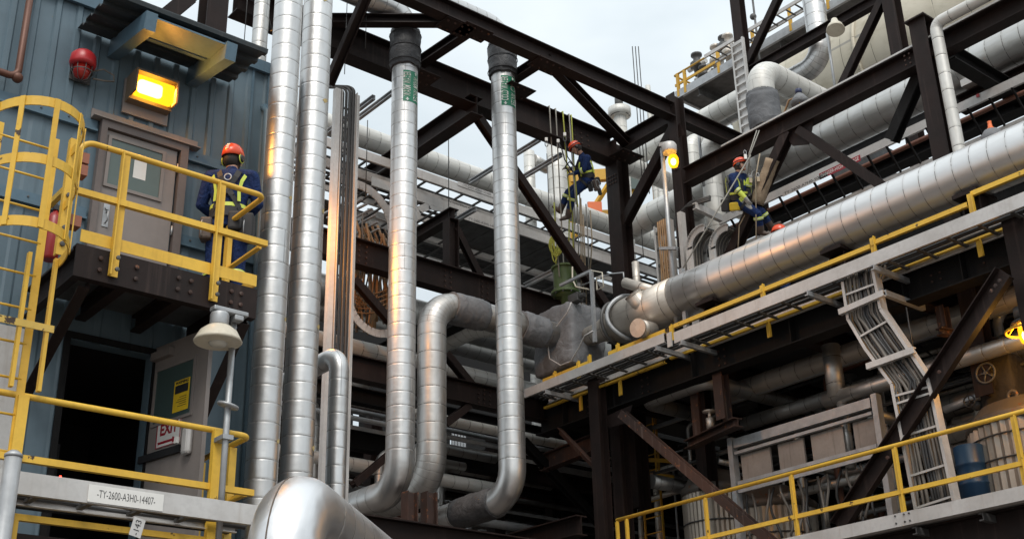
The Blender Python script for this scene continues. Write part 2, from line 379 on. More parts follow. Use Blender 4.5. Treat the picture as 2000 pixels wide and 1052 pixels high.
def lens(name, s, f=.5):
    m, t, b = newmat(name); o = t.nodes['Material Output']; e = nd(t, 'ShaderNodeEmission', {'Color': (1, .40, .012, 1), 'Strength': s}); tr = nd(t, 'ShaderNodeBsdfTransparent', {'Color': (1, .8, .35, 1)}); mx_ = nd(t, 'ShaderNodeMixShader', {0: f, 1: tr.outputs[0], 2: e.outputs[0]}); t.links.new(mx_.outputs[0], o.inputs['Surface']); return m
M['lens'] = lens('amber_lamp_lens', 2.6)
M['lamp_hot'] = glow('sodium_bulb_wall', (1, .62, .16), 30)
M['lamp_hot2'] = glow('sodium_bulb_post', (1, .60, .14), 85)
M['lamp_hot3'] = glow('sodium_bulb_pendant', (1, .58, .12), 220)
M['led'] = glow('red_indicator', (1, .05, .03), 6)
M['led'].name = 'red_indicator'
M['coverall'] = cloth('royal_blue_coverall', (.014, .034, .118), .8, .9, 14, .2, (.007, .017, .062))
M['skin'] = flat('skin', (.42, .23, .16), .5)
M['boot'] = flat('worn_leather_boot', (.075, .05, .038), .6)
M['glove'] = flat('grey_work_glove', (.30, .30, .29), .8)
M['helmet'] = flat('orange_red_helmet', (.72, .075, .02), .25)
M['hiviz'] = flat('lime_reflective_band', (.62, .72, .10), .4)
M['silver'] = flat('silver_reflective_tape', (.6, .6, .58), .35)
M['webbing'] = flat('black_webbing', (.022, .022, .024), .7)
M['yellow_bag'] = flat('yellow_pouch', (.65, .45, .03), .7)
M['hair'] = flat('dark_hair', (.02, .015, .012), .7)
M['insul'] = flat('exposed_insulation', (.50, .38, .17), .8)
M['stripe_red'] = M['red']
# ================================================================ ground and setting
MB().quad((-150, -150, 0), (150, -150, 0), (150, 150, 0), (-150, 150, 0)).build('ground', M['gravel'], None, kind='structure')
def pbox(m, p, q, ax, c, d0, d1, mi=0):      # box on a plane from two pixels (opposite corners), from depth d0 to d1 along the plane's axis
    a, b = vp(*p, ax, c), vp(*q, ax, c)
    a[ax] = c+d0; b[ax] = c+d1; return m.box(a, b, mi)
# ================================================================ blue building on the left
W, RP = 11.2, 9.9                            # wall plane, railing plane
XC = vy(515, 500, W).x; XL = .3
ztop = (vy(170, 7, W).z + vy(515, 131, W).z)/2
zl1 = (vy(0, 190, W).z + vy(181, 267, W).z)/2; zl2 = vy(0, 385, W).z
D1 = (vy(183, 320, W).x, vy(361, 300, W).x); d1top = vy(190, 233, W).z
D2 = (vy(118, 800, W).x, vy(287, 800, W).x); d2top = vy(133, 660, W).z
zdeck = vy(160, 471, RP).z; zdeck2 = vy(235, 805, RP).z - 1.08
bld = thing('plant_building', 'blue corrugated metal clad building with a closed upper door and an open dark doorway below', 'building', ((XL+XC)/2, W, 0))
def siding(m, x0, x1, z0, z1, y=W, pitch=.22, d=.022):
    x = x0
    prof = [(x0, 0)]
    while x < x1-.01:
        for dx, dy in ((pitch*.62, 0), (pitch*.70, d), (pitch*.92, d), (pitch, 0)):
            if x+dx < x1: prof.append((x+dx, dy))
        x += pitch
    prof.append((x1, 0))
    for (a, da), (b, db) in zip(prof, prof[1:]): m.quad((a, y-da, z0), (b, y-db, z0), (b, y-db, z1), (a, y-da, z1))
m = MB()
siding(m, XL, XC, zl1, ztop)
siding(m, XL, XC, zl2, zl1, pitch=.44, d=.008)
siding(m, XL, D2[0], 0, zl2, pitch=.30, d=.014); siding(m, D2[1], XC, 0, zl2, pitch=.30, d=.014); siding(m, D2[0], D2[1], d2top, zl2, pitch=.3, d=.014)
m.quad((D2[0], W, 0), (D2[0], W+.15, 0), (D2[0], W+.15, d2top), (D2[0], W, d2top)); m.quad((D2[1], W+.15, 0), (D2[1], W, 0), (D2[1], W, d2top), (D2[1], W+.15, d2top)); m.quad((D2[0], W, d2top), (D2[0], W+.15, d2top), (D2[1], W+.15, d2top), (D2[1], W, d2top))
m.quad((XC, W, 0), (XC, W+.12, 0), (XC, W+.12, ztop), (XC, W, ztop)); m.quad((XC, W+.12, 0), (XC, W+6, 0), (XC, W+6, ztop), (XC, W+.12, ztop)); m.quad((XL, W+6, 0), (XL, W, 0), (XL, W, ztop), (XL, W+6, ztop))
m.build('wall', M['blue'], bld)
MB().box((XL, W+.02, ztop-.06), (XC-.02, W+6, ztop)).build('roof', M['blue_trim'], bld)
m = MB(); m.box((XL, W-.07, ztop-.09), (XC+.06, W-.03, ztop+.05)); m.box((XL, W-.03, ztop), (XC+.06, W+.3, ztop+.05)); m.box((XC+.001, W-.03, ztop-.30), (XC+.16, W+.3, ztop-.002)); m.build('roof_trim', M['blue_trim'], bld)
m = MB()
for z in (zl1, zl2):
    for a, b in ((XL, D1[0]-.02), (D1[1]+.02, XC-.04)): m.box((a, W-.06, z-.012), (b, W-.0005, z+.012)); m.box((a, W-.030, z+.012), (b, W-.0005, z+.12))
m.build('ledge_flashing', M['blue_trim'], bld)
boltset(bld, [(XL+1.6+.28*i, W-.031, z+.07) for z in (zl1, zl2) for i in range(14) if not D1[0]-.05 < XL+1.6+.28*i < D1[1]+.05 and XL+1.6+.28*i < XC-.15], -Y, M['galv_dark'], .011, .008, 'screw', 6)
boltset(bld, [(XC-.04, W-.041, ztop-.3-.45*i) for i in range(16)], -Y, M['galv_dark'], .011, .008, 'screw', 6)
m = MB(); m.box((XC-.10, W-.04, 0), (XC+.03, W-.001, ztop-.09)); m.box((XC-.30, W-.035, 0), (XC-.27, W-.001, ztop-.09)); m.build('corner_trim', M['blue_trim'], bld)
m = MB(); p0 = lz((517, 205), (503, 520), 1, W-.06); m.tube([p0[0]+Y*.05, p0[0]-Y*.04-Z*.1, (p0[0].x, p0[0].y-.04, 1)], .045, 12); m.build('downpipe', M['blue_trim'], bld)
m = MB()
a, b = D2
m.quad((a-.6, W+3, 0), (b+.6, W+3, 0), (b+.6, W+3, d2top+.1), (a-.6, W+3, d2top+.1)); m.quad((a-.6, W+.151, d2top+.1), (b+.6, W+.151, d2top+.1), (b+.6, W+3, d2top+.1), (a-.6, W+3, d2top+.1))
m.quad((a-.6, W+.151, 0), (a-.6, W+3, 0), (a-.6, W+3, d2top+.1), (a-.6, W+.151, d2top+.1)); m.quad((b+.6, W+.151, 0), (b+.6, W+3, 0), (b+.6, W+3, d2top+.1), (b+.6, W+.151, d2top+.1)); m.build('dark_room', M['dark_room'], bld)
m = MB(); m.box((a+.42, W+2.2, zdeck2), (b-.02, W+2.8, zdeck2+1.75)); m.build('equipment_cabinet', flat('grey_cabinet', (.14, .14, .15), .5), bld, label='dark grey cabinet just inside the open doorway')
MB().ball(vy(118, 930, W+1.2), .012).build('indicator_light', M['led'], bld)
# upper door
door = MB(); zt = d1top-.09
def dbox(m, x0, x1, z0, z1, y0, y1): m.box((x0, W-y1, z0), (x1, W-y0, z1))
lx0, lx1 = D1[0]+.07, D1[1]-.11
dbox(door, lx0, lx1, zdeck+.02, zt-.03, .024, .06); dl = door.build('door', M['taupe'], bld, label='taupe steel upper door, closed')
wx0, wx1 = vy(208, 320, W).x, vy(308, 345, W).x; wz1, wz0 = vy(214, 276, W).z, vy(203, 363, W).z
m = MB(); t = .035
dbox(m, wx0-t, wx1+t, wz1, wz1+t, .061, .078); dbox(m, wx0-t, wx1+t, wz0-t, wz0, .061, .078); dbox(m, wx0-t, wx0, wz0, wz1, .061, .078); dbox(m, wx1, wx1+t, wz0, wz1, .061, .078); m.build('window_frame', M['taupe'], dl)
m = MB(); dbox(m, wx0, wx1, wz0, wz1, .061, .066); m.build('window', M['glass'], dl)
pa, pb = vy(258, 312, W), vy(278, 358, W)
m = MB(); m.quad((pa.x, W-.068, pb.z), (pb.x, W-.068, pb.z), (pb.x, W-.068, pa.z), (pa.x, W-.068, pa.z)); m.build('paper_notice', M['white'], dl)
ha, hb = vy(179, 396, W), vy(187, 444, W); hx = lx0+.09
m = MB(); dbox(m, hx-.032, hx+.032, hb.z, ha.z, .061, .068); m.lathe([(.02, 0), (.02, .02)], (hx, W-.068, ha.z-.05), -Y, 12); m.tube([(hx, W-.07, hb.z+.16), (hx, W-.12, hb.z+.15), (hx, W-.12, hb.z+.05), (hx, W-.07, hb.z+.04)], .008, 8); m.build('handle', M['galv'], dl)
for f in (.12, .5, .88): m = MB(); m.tube([(lx1+.012, W-.075, zdeck+(zt-zdeck)*f-.05), (lx1+.012, W-.075, zdeck+(zt-zdeck)*f+.05)], .011, 8); m.build('hinge', M['galv'], dl)
m = MB(); dbox(m, D1[0], lx0-.006, zdeck, zt+.06, .0235, .10); dbox(m, lx1+.025, D1[1], zdeck, zt+.06, .0235, .10); dbox(m, lx0-.006, lx1+.025, zt-.02, zt+.06, .0235, .10); m.build('door_frame', paint('brown_grey_frame', (.15, .125, .115), (.11, .09, .085), .5), bld)
m = MB(); dbox(m, D1[0]-.1, D1[1]+.12, zt+.062, zt+.18, .0235, .035); dbox(m, D1[0]-.1, D1[1]+.12, zt+.062, zt+.075, .035, .13); m.build('door_flashing', M['taupe'], bld)
# lower door leaf, swung out towards the camera
XH = D2[1]+.02; TH = radians(11); RZ = Matrix.Rotation(TH, 3, 'Z'); HG = Vector((XH, W-.03, 0)); n_before = set(bpy.data.objects)
def lf(x, y, _=None):                    # pixel -> the swung leaf, given back in the leaf's closed-square coordinates
    nrm = RZ @ X; d = ray(x, y); p = EYE+d*((HG-EYE).dot(nrm)/d.dot(nrm)); return RZ.inverted() @ (p-HG) + HG
ye = lf(402, 760).y
m = MB(); m.box((XH, ye, zdeck2), (XH+.045, W-.03, (lf(402, 640).z+lf(300, 690).z)/2+.02)); dl2 = m.build('door', M['taupe'], bld, label='taupe lower door standing open with a window and EXIT sign')
def onleaf(m, p, q, t0, t1):
    a, b = lf(*p), lf(*q); m.box((XH-t1, min(a.y, b.y), min(a.z, b.z)), (XH-t0, max(a.y, b.y), max(a.z, b.z))); return (a.y+b.y)/2, (a.z+b.z)/2
m = MB(); onleaf(m, (309, 727), (372, 805), .001, .006); m.build('window', flat('green_grey_glass', (.055, .085, .08), .3), dl2)
m = MB(); a, b = lf(309, 727), lf(372, 805); y0, y1, z0, z1 = b.y, a.y, b.z, a.z
for q in ((y0-.03, y1+.03, z1, z1+.03), (y0-.03, y1+.03, z0-.03, z0), (y0-.03, y0, z0, z1), (y1, y1+.03, z0, z1)): m.box((XH-.014, q[0], q[2]), (XH-.001, q[1], q[3]))
m.build('window_frame', M['taupe'], dl2)
m = MB(); y_, z_ = onleaf(m, (343, 746), (368, 797), .007, .009); nt_ = m.build('notice', M['sign_yellow'], dl2, label='yellow notice with a dark picture and lines of small print')
a, b = lf(343, 746), lf(368, 797); m = MB(); hh = (a.z-b.z); ww = abs(a.y-b.y)
m.box((XH-.0115, y_-ww*.42, z_+hh*.08), (XH-.0095, y_+ww*.42, z_+hh*.34)); text_flat(m, 'WARNING', hh*.13, (XH-.0105, y_, z_+hh*.42), -Y, Z, .002)
for k in range(5): m.box((XH-.0105, y_-ww*.36, z_-hh*(.05+.07*k)-.004), (XH-.0095, y_+ww*(.1+.2*((k*7) % 3)/2), z_-hh*(.05+.07*k)+.002))
m.build('notice_print', M['black'], nt_)
m = MB(); y_, z_ = onleaf(m, (309, 828), (352, 862), .003, .007); ex = m.build('exit_sign', M['white'], dl2, label='white EXIT sign with red letters and an arrow')
a, b = lf(309, 828), lf(352, 862); hh = a.z-b.z; ww = abs(a.y-b.y); m = MB()
text_flat(m, 'EXIT', hh*.62, (XH-.0085, y_, z_+hh*.17), -Y, Z, .006, .86)
m.poly([(XH-.0085, y_+ww*.42, z_-hh*.27), (XH-.0085, y_-ww*.18, z_-hh*.27), (XH-.0085, y_-ww*.18, z_-hh*.19), (XH-.0085, y_-ww*.43, z_-hh*.32), (XH-.0085, y_-ww*.18, z_-hh*.45), (XH-.0085, y_-ww*.18, z_-hh*.37), (XH-.0085, y_+ww*.42, z_-hh*.37)][::-1])
for q in ((-.5, .5, .47, .5), (-.5, .5, -.5, -.47), (-.5, -.47, -.47, .47), (.47, .5, -.47, .47)): m.box((XH-.0095, y_+ww*q[0], z_+hh*q[2]), (XH-.0075, y_+ww*q[1], z_+hh*q[3]))
m.build('sign_print', M['sign_red'], ex)
m = MB(); a, b = lf(276, 888), lf(356, 867); zz = (a.z+b.z)/2; zz -= .05; m.box((XH-.035, b.y, zz-.035), (XH-.001, a.y, zz+.035)); m.build('push_bar', M['black'], dl2)
m = MB(); a = lf(371, 862); m.box((XH-.07, a.y-.055, a.z-.13), (XH-.001, a.y+.055, a.z+.13)); m.build('latch_box', M['galv_white'], dl2, bevel=.03)
m = MB(); a = lf(358, 862); m.box((XH-.09, a.y-.02, a.z-.03), (XH-.061, a.y+.02, a.z+.03)); m.build('latch_button', M['white'], dl2)
m = MB(); a = lf(310, 700); m.box((XH-.06, a.y-.25, a.z-.03), (XH-.001, a.y+.05, a.z+.05)); m.build('door_closer', M['taupe'], dl2)
for o_ in set(bpy.data.objects)-n_before:
    if o_.type == 'MESH':
        b_ = LOC[o_]
        for v_ in o_.data.vertices: v_.co = RZ @ (v_.co+b_-HG) + HG - b_
m = MB(); 
for x0, x1 in ((D2[0]-.06, D2[0]), (D2[1], D2[1]+.018)): m.box((x0, W-.05, 0), (x1, W-.024, d2top+.06))
m.box((D2[0], W-.05, d2top), (D2[1], W-.024, d2top+.06)); m.build('door_frame', M['steel_black'], bld)
m = MB(); a, b = vy(-40, 690, W), vy(42, 730, W); m.box((a.x, W-.05, 1.5), (b.x, W-.024, vy(20, 640, W).z)); m.build('grey_panel', M['galv_white'], bld)
# canopy over the upper door
w0, w1 = vy(150, 57, W), vy(445, 165, W); zc = (w0.z+w1.z)/2; o1 = vx(524, 98, w1.x); yo, zo = o1.y, o1.z
m = MB(); n = 4; prof = []
for i in range(n+1):
    t = i/n; yy = W-.03+(yo-W+.03)*t; zz = zc+(zo-zc)*t; prof.append((yy, zz))
    if i < n:
        s_ = (yo-W)/n; sz = (zo-zc)/n
        prof += [(yy+s_*.55, zz+sz*.55), (yy+s_*.62, zz+sz*.62-.04), (yy+s_*.92, zz+sz*.92-.04)]
th = .012
for (a, za), (b, zb) in zip(prof, prof[1:]):
    m.quad((w0.x, a, za), (w0.x, b, zb), (w1.x, b, zb), (w1.x, a, za)); m.quad((w1.x, a, za+th), (w1.x, b, zb+th), (w0.x, b, zb+th), (w0.x, a, za+th))
    m.quad((w1.x, a, za), (w1.x, b, zb), (w1.x, b, zb+th), (w1.x, a, za+th)); m.quad((w0.x, b, zb), (w0.x, a, za), (w0.x, a, za+th), (w0.x, b, zb+th))
m.quad((w0.x, yo, zo), (w0.x, yo, zo+th), (w1.x, yo, zo+th), (w1.x, yo, zo))
cn = m.build('canopy', paint('dark_corrugated_sheet', (.035, .045, .05), (.022, .027, .03), .5, streak=.3, streak_c=(.12, .11, .1)), bld)
out_y = None
for p, q in (((221, 104), (295, 42)), ((372, 161), (446, 100))):
    a = vy(*p, W); b = vx(*q, a.x); 
    if out_y is None: out_y, out_z, in_z = b.y, b.z, a.z
    m = MB(); m.bar((a.x, W-.025, in_z+.02), (a.x, out_y, out_z), .12, .20); m.build('bracket', M['blue_trim'], cn)
    if q[0] == 295: xa = a.x
m = MB(); m.bar((xa+.061, out_y+.20, out_z+.085), (a.x-.061, out_y+.20, out_z+.085), .34, .02); m.bar((xa+.061, (out_y+W)/2, (out_z+in_z)/2+.08), (a.x-.061, (out_y+W)/2, (out_z+in_z)/2+.08), .05, .06); m.build('header', M['blue_trim'], cn)
# wall floodlight (lit)
c = vy(283, 196, W); fl = thing('wall_floodlight', 'glowing amber floodlight on the blue wall above the upper door', 'lamp', (c.x, W, c.z-.2))
zc_ = c.z
m = MB(); m.box((c.x-.25, W-.05, zc_-.25), (c.x+.25, W-.023, zc_+.16)); m.build('back_plate', M['taupe'], fl)
m = MB(); m.box((c.x-.235, W-.16, zc_-.13), (c.x+.235, W-.051, zc_+.17)); m.box((c.x-.235, W-.30, zc_+.145), (c.x+.235, W-.16, zc_+.17)); m.box((c.x-.235, W-.30, zc_-.10), (c.x-.215, W-.16, zc_+.145)); m.box((c.x+.215, W-.30, zc_-.10), (c.x+.235, W-.16, zc_+.145)); m.build('housing', paint('lamp_housing', (.17, .13, .09), (.1, .08, .06), .5), fl)
m = MB(); x0, x1, z0, z1 = c.x-.205, c.x+.205, zc_-.115, zc_+.13
m.obox((c.x, W-.225, zc_+.005), X*.205, Y*.062, Z*.105); m.build('lens', M['lens'], fl, bevel=.02)
m = MB(); m.obox((c.x-.045, W-.222, zc_+.01), X*.135, Y*.045, Z*.075); m.build('bulb', M['lamp_hot'], fl, bevel=.04)
al_ = bpy.data.lights.new('floodlight_beam', 'AREA'); al_.shape = 'RECTANGLE'; al_.size = .45; al_.size_y = .22; al_.energy = 17; al_.color = (1, .42, .07); ao = bpy.data.objects.new('floodlight_beam', al_); COL.objects.link(ao); ao.location = (c.x+.05, W-.36, zc_-.02); ao.rotation_euler = Vector((.62, -.72, -.32)).to_track_quat('-Z', 'Y').to_euler()
# red alarm beacon
c = vy(161, 130, W-.12); al = thing('alarm_beacon', 'red alarm beacon with a caged lens on the blue wall left of the floodlight', 'beacon', (c.x, W, c.z-.15))
m = MB(); m.box((c.x-.09, W-.05, c.z-.14), (c.x+.12, W-.024, c.z+.17)); m.build('mounting_plate', M['galv_dark'], al)
m = MB(); m.lathe([(.09, .16), (.125, .12), (.135, .03), (.125, -.005), (.08, -.005)][::-1], c, Z, 20); m.box((c.x-.05, W-.06, c.z+.03), (c.x+.05, W-.05, c.z+.1)); m.build('housing', M['red'], al)
m = MB(); m.lathe([(.02, -.15), (.06, -.135), (.085, -.09), (.088, -.006)], c, Z, 18); m.build('lens', M['red_lens'], al)
m = MB()
for k in range(4):
    t = pi*k/4; d = Vector((cos(t), sin(t), 0)); m.tube([c+d*.105-Z*.0, c+d*.105-Z*.08, c+d*.07-Z*.155, c-Z*.172, c-d*.07-Z*.155, c-d*.105-Z*.08, c-d*.105], .0042, 6)
m.tube([c+Vector((.105*cos(2*pi*k/20), .105*sin(2*pi*k/20), -.07)) for k in range(20)], .006, 6, closed=True); m.build('guard_cage', M['galv_dark'], al)
m = MB(); m.tube([c+X*.1-Z*.02, c+X*.22+Z*.05, c+X*.33+Z*.02, c+X*.34-Z*.05, c+X*.24-Z*.08, c+X*.12-Z*.10], .009, 8); m.build('cable', M['cable_grey'], al)
# rusty conduit at the far left
p0, p1 = lz((58, 0), (34, 152), 1, W-.14)
cd = pipe('rusty_conduit', 'rusty brown conduit dropping down the blue wall at the left edge', [p0+Z*.6, Vector((p1.x, p1.y, p1.z)), Vector((p1.x-1.2, p1.y, p1.z+.02))], .036, M['copper'], R=.09, n=12)
MB().ball(p1, .055, 12).build('elbow', M['copper'], cd)

# ================================================================ upper platform with its railing
XE = vy(517, 388, RP).x; x0 = vy(152, 471, RP).x; x1 = vy(501, 562, RP).x
pf = thing('access_platform', 'upper steel platform with yellow railing on which the helmeted worker stands', 'platform', ((x0+x1)/2, RP+.6, zdeck))
MB().box((x0+.02, RP+.06, zdeck-.04), (x1-.02, W-.03, zdeck-.005)).build('deck', M['galv_dark'], pf)
m = MB(); m.chan((x0, RP+.06, zdeck-.17), (x1+.02, RP+.06, zdeck-.17), .30, .09, Z, 1); m.build('edge_beam', M['steel'], pf, label='brown channel along the outer edge')
for xx, sd in ((x0+.05, 1), (x1-.05, -1)): m = MB(); m.chan((xx, RP+.11, zdeck-.17), (xx, W-.03, zdeck-.17), .28, .08, Z, sd); m.build('edge_beam', M['steel'], pf)
for f in (.32, .64): m = MB(); xx = x0+(x1-x0)*f; m.ibeam((xx, RP+.11, zdeck-.13), (xx, W-.03, zdeck-.13), .17, .10); m.build('joist', M['steel'], pf)
for f in (.08, .97):
    xx = x0+(x1-x0)*f; e = Vector((xx, W-.03, zdeck-1.45)) if f > .5 else Vector((xx, W-.03, zdeck-1.0)); m = MB(); m.angle((xx, RP+.12, zdeck-.33), e, .10, .10, X); m.build('brace', M['steel'], pf)
boltset(pf, [(xx, RP+.014, zz) for xx in (x0+.22, x0+.55, x0+(x1-x0)*.55, x0+(x1-x0)*.62, x1-.25, x1-.15) for zz in (zdeck-.11, zdeck-.22)], -Y, M['steel_rust'], .02)
zr = (vy(200, 286, RP).z+vy(505, 380, RP).z)/2
xl = vy(165, 285, RP).x; r_ = .027
pts = [(xl-.04, RP, zr-.42), (xl-.04, RP, zr), (XE, RP, zr), (XE, RP+.75, zr), (XE, RP+.75, zr-.2)]
P_, _ = bend(pts, [.14, .09, .09]); m = MB(); m.tube(P_, r_, 14); m.build('top_rail', M['yellow'], pf)
m = MB(); a, b = lx((165, 376), (523, 478), RP-.02); a.x = xl-.12; m.angle(a, (XE+.04, a.y, a.z), .058, .05, Z, 1, -1); m.angle((XE, RP+.05, a.z), (XE, W-.25, a.z), .058, .05, Z, 1, -1); m.bar((a.x+.01, RP+.05, a.z), (a.x+.01, RP+.55, a.z), .045, .058); m.build('mid_rail', M['yellow'], pf)
m = MB(); m.box((x0+.02, RP+.005, zdeck), (x1, RP+.012, zdeck+.115)); m.box((x1-.008, RP+.0125, zdeck), (x1-.001, W-.1, zdeck+.115)); m.build('toe_plate', M['yellow'], pf)
for p, q in (((249, 305), (222, 538)), ((437, 364), (417, 588))):
    a, b = lz(p, q, 1, RP-.04); m = MB(); m.angle((a.x, RP-.035, zr-.01), (a.x, RP-.035, zdeck-.26), .085, .06, X, -1, -1)
    po = m.build('post', M['yellow'], pf); boltset(po, [(a.x+.01, RP-.066, zz) for zz in (zdeck-.10, zdeck-.21)], -Y, M['galv_dark'], .02)
for yy in (RP+.72,): m = MB(); m.angle((XE, yy, zr-.18), (XE, yy, zdeck-.1), .075, .05, Y, -1, -1); m.build('post', M['yellow'], pf)
pts = [(148, 303), (120, 524)]; a, b = lz((149, 303), (118, 524), 1, RP-.02)
m = MB(); m.angle((a.x-.03, RP-.03, zr-.04), (a.x-.03, RP-.03, zdeck-.2), .085, .06, X, 1, -1); po = m.build('post', M['yellow'], pf, label='broad end post beside the caged ladder'); boltset(po, [(a.x-.03, RP-.061, zz) for zz in (zr-.15, zr-.6, zdeck+.05, zdeck-.1)], -Y, M['galv_dark'], .024)
for zz in (zr-.16, zr-.28, zr-.78): m = MB(); m.box((a.x+.03, RP+.0, zz-.05), (a.x+.13, RP+.12, zz+.05)); m.build('hinge_block', M.get('hb') or M.setdefault('hb', flat('faded_orange_block', (.30, .11, .065), .6)), pf)

# ================================================================ caged ladder
lad = thing('caged_ladder', 'yellow caged ladder climbing to the upper platform at the left edge', 'ladder', (a.x-.5, RP-.1, zdeck-2))
zh = [vy(130, 300, RP).z, vy(118, 405, RP).z, vy(100, 520, RP).z]
xr = a.x-.05; Rr = .40
hoops = []
for i, zz in enumerate(zh):
    pts = [];
    for k in range(21):
        t = pi*k/20; pts.append(Vector((xr-Rr+Rr*cos(t), RP-.04-.72*sin(t)**.8 if 0 < k < 20 else RP-.04, zz)))
    m = MB()
    for p, q in zip(pts, pts[1:]): m.bar(p, q+(q-p)*.03, .011, .085)
    m.build('cage_hoop', M['yellow'], lad); hoops.append(pts)
for k in (3, 6, 10, 14, 17):
    p = hoops[0][k]; m = MB(); d = (hoops[0][k+1]-hoops[0][k-1]).normalized(); nrm = d.cross(Z)
    p = p+nrm*(-.012); m.obox((p.x, p.y, (zh[0]+zh[2])/2), d*.022, nrm*.005, Z*((zh[0]-zh[2])/2+.04)); m.build('cage_bar', M['yellow'], lad)
ys = RP-.02; xs = [xr-.62, xr-.14]
for x_ in xs: m = MB(); m.bar((x_, ys, zdeck2-.3), (x_, ys, zh[0]+.1), .065, .014, Y); m.build('stile', M['yellow'], lad)
z_ = zdeck2; k = 0; base_r = None
while z_ < zh[0]:
    if base_r is None:
        m = MB(); m.tube([(xs[0]+.008, ys, z_), (xs[1]-.008, ys, z_)], .011, 8); base_r = m.build('rung', M['yellow'], lad); z00 = z_
    else: copy_part(base_r, lad, Z*(z_-z00))
    z_ += .30
# front legs that hang from the bottom hoop down to the lower railing
zlow = vy(90, 775, RP).z
for px in ((170, 585), (60,)):
    pass
for p, q in (((104, 520), (78, 770)), ((56, 505), (20, 765))):
    a_, b_ = lz(p, q, 1, RP-.10); m = MB(); m.bar((a_.x, RP-.10, zlow), (a_.x, RP-.10, zh[2]+.03), .05, .03, X); m.build('guard_leg', M['yellow'], lad)
aa = lz((104, 520), (78, 770), 1, RP-.10)[0].x; bb = lz((56, 505), (20, 765), 1, RP-.10)[0].x; zz = vy(60, 636, RP-.1).z
m = MB(); m.bar((bb-.5, RP-.125, zz), (aa+.05, RP-.125, zz), .012, .06); m.build('guard_strap', paint('chipped_yellow', (.70, .48, .12), (.6, .4, .08), .5, chip=(.05, .03, .02), chip_amt=.55), lad)
# fire extinguisher behind the ladder
c = vy(104, 452, W-.2); fx = thing('fire_extinguisher', 'dark red fire extinguisher hanging on the wall behind the caged ladder', 'extinguisher', (c.x, W-.2, c.z-.3))
m = MB(); m.lathe([(.06, -.3), (.075, -.27), (.075, .12), (.05, .18), (.025, .2), (.02, .25)], c, Z, 18); m.build('cylinder_body', flat('dark_red_paint', (.28, .015, .015), .35), fx)
m = MB(); m.tube([c+Z*.25, c+Z*.27+X*.1, c+Z*.2+X*.14, c+X*.12-Z*.02], .012, 8); m.box(c+Vector((-.03, -.03, .22)), c+Vector((.07, .03, .27))); m.build('hose', M['black'], fx)

# ================================================================ lower platform railing
pl = thing('lower_platform', 'lower platform with yellow railing in front of the open dark doorway', 'platform', (vy(235, 900, RP).x, RP, zdeck2))
zr2 = (vy(45, 772, RP).z+vy(440, 844, RP).z)/2
P_, _ = bend([(XL, RP, zr2), (XE, RP, zr2), (XE, W-.35, zr2)], [.09]); m = MB(); m.tube(P_, r_, 14); m.build('top_rail', M['yellow'], pl)
a, b = lx((60, 898), (400, 948), RP-.01); m = MB(); m.angle((XL, a.y, a.z), (XE+.06, a.y, a.z), .055, .05, Z, 1, -1); m.build('mid_rail', M['yellow'], pl)
m = MB(); m.angle((XE, RP+.03, a.z), (XE, W-.3, a.z), .055, .05, Z, 1, -1); m.build('mid_rail', M['yellow'], pl)
for p, q in (((40, 790), (27, 930)), ((426, 850), (414, 975))):
    a_, b_ = lz(p, q, 1, RP-.03); m = MB(); m.angle((a_.x, RP-.03, zr2-.01), (a_.x, RP-.03, zdeck2-.1), .085, .06, X, 1, -1); m.build('post', M['yellow'], pl)
for yy in (RP+.35, W-.33): m = MB(); m.angle((XE, yy, zr2-.03), (XE, yy, zdeck2-.1), .10, .07, Y, -1, -1); m.build('post', M['yellow'], pl)
m = MB(); m.box((XL, RP+.06, zdeck2-.05), (XE+.03, W-.06, zdeck2-.005)); m.build('deck', M['galv_dark'], pl)
m = MB(); m.chan((XL, RP+.02, zdeck2-.16), (XE+.05, RP+.02, zdeck2-.16), .28, .08, Z, 1); m.build('edge_beam', M['steel'], pl)

# ================================================================ cable trays (helper used everywhere)
def tray(label, a, b, wid, h=.15, sp=.45, mat='galv_white', rmat='galv_dark', group=None, rung_w=.05, name='cable_tray', rtilt=0, flange=True):
    """ladder tray: first side rail from a to b, second one at +wid; rungs between"""
    a, b, wid = Vector(a), Vector(b), Vector(wid); d = (b-a).normalized(); up = d.cross(wid).normalized(); up = up if up.z > 0 else -up
    t = thing(name, label, 'cable tray', (a+b)/2 + wid*.5, group)
    for k, o in ((0, a), (1, a+wid)):
        m = MB(); sgn = 1 if (d.cross(up)).dot(wid) > 0 else -1; sd = -sgn if k == 0 else sgn
        m.chan(o, o+(b-a), h, .045, up, sd, .008) if flange else m.bar(o, o+(b-a), .012, h, up); m.build('side_rail', M[mat], t)
    L_ = (b-a).length; n = int(L_/sp); base = None
    wn_ = wid.normalized()
    for i in range(n):
        p = a+d*(sp*(i+.5))-up*(h*.30)
        if base is None: m = MB(); m.bar(p+wn_*.012, p+wid-wn_*.012, rung_w, .028, up); base = m.build('rung', M[rmat], t); p00 = p
        else: copy_part(base, t, p-p00)
    return t
YT = 9.55
a, b = lx((0, 940), (500, 1004), YT); a.x = XL-.2
zb = a.z-.085
wf = vz(235, 1007, zb).y-YT
tr1 = tray('pale cable tray with the long white tag in front of the lower platform', a, b, Y*max(.35, min(wf, 1.2)), .17, .42)
pa, pb = vy(169, 966, YT), vy(315, 989, YT); zc_ = (vy(242, 951+22, YT)).z; cx = (pa.x+pb.x)/2
m = MB(); m.box((pa.x, YT-.034, zc_-.068), (pb.x, YT-.024, zc_+.068)); sg = m.build('tag_plate', M['white'], tr1, label='white tag reading -TY-2600-A3H0-14407-')
m = MB(); text_flat(m, '-TY-2600-A3H0-14407-', .088, (cx, YT-.0355, zc_), X, Z, -.0005, (pb.x-pa.x)/1.02*.93); m.build('tag_lettering', M['black'], sg)
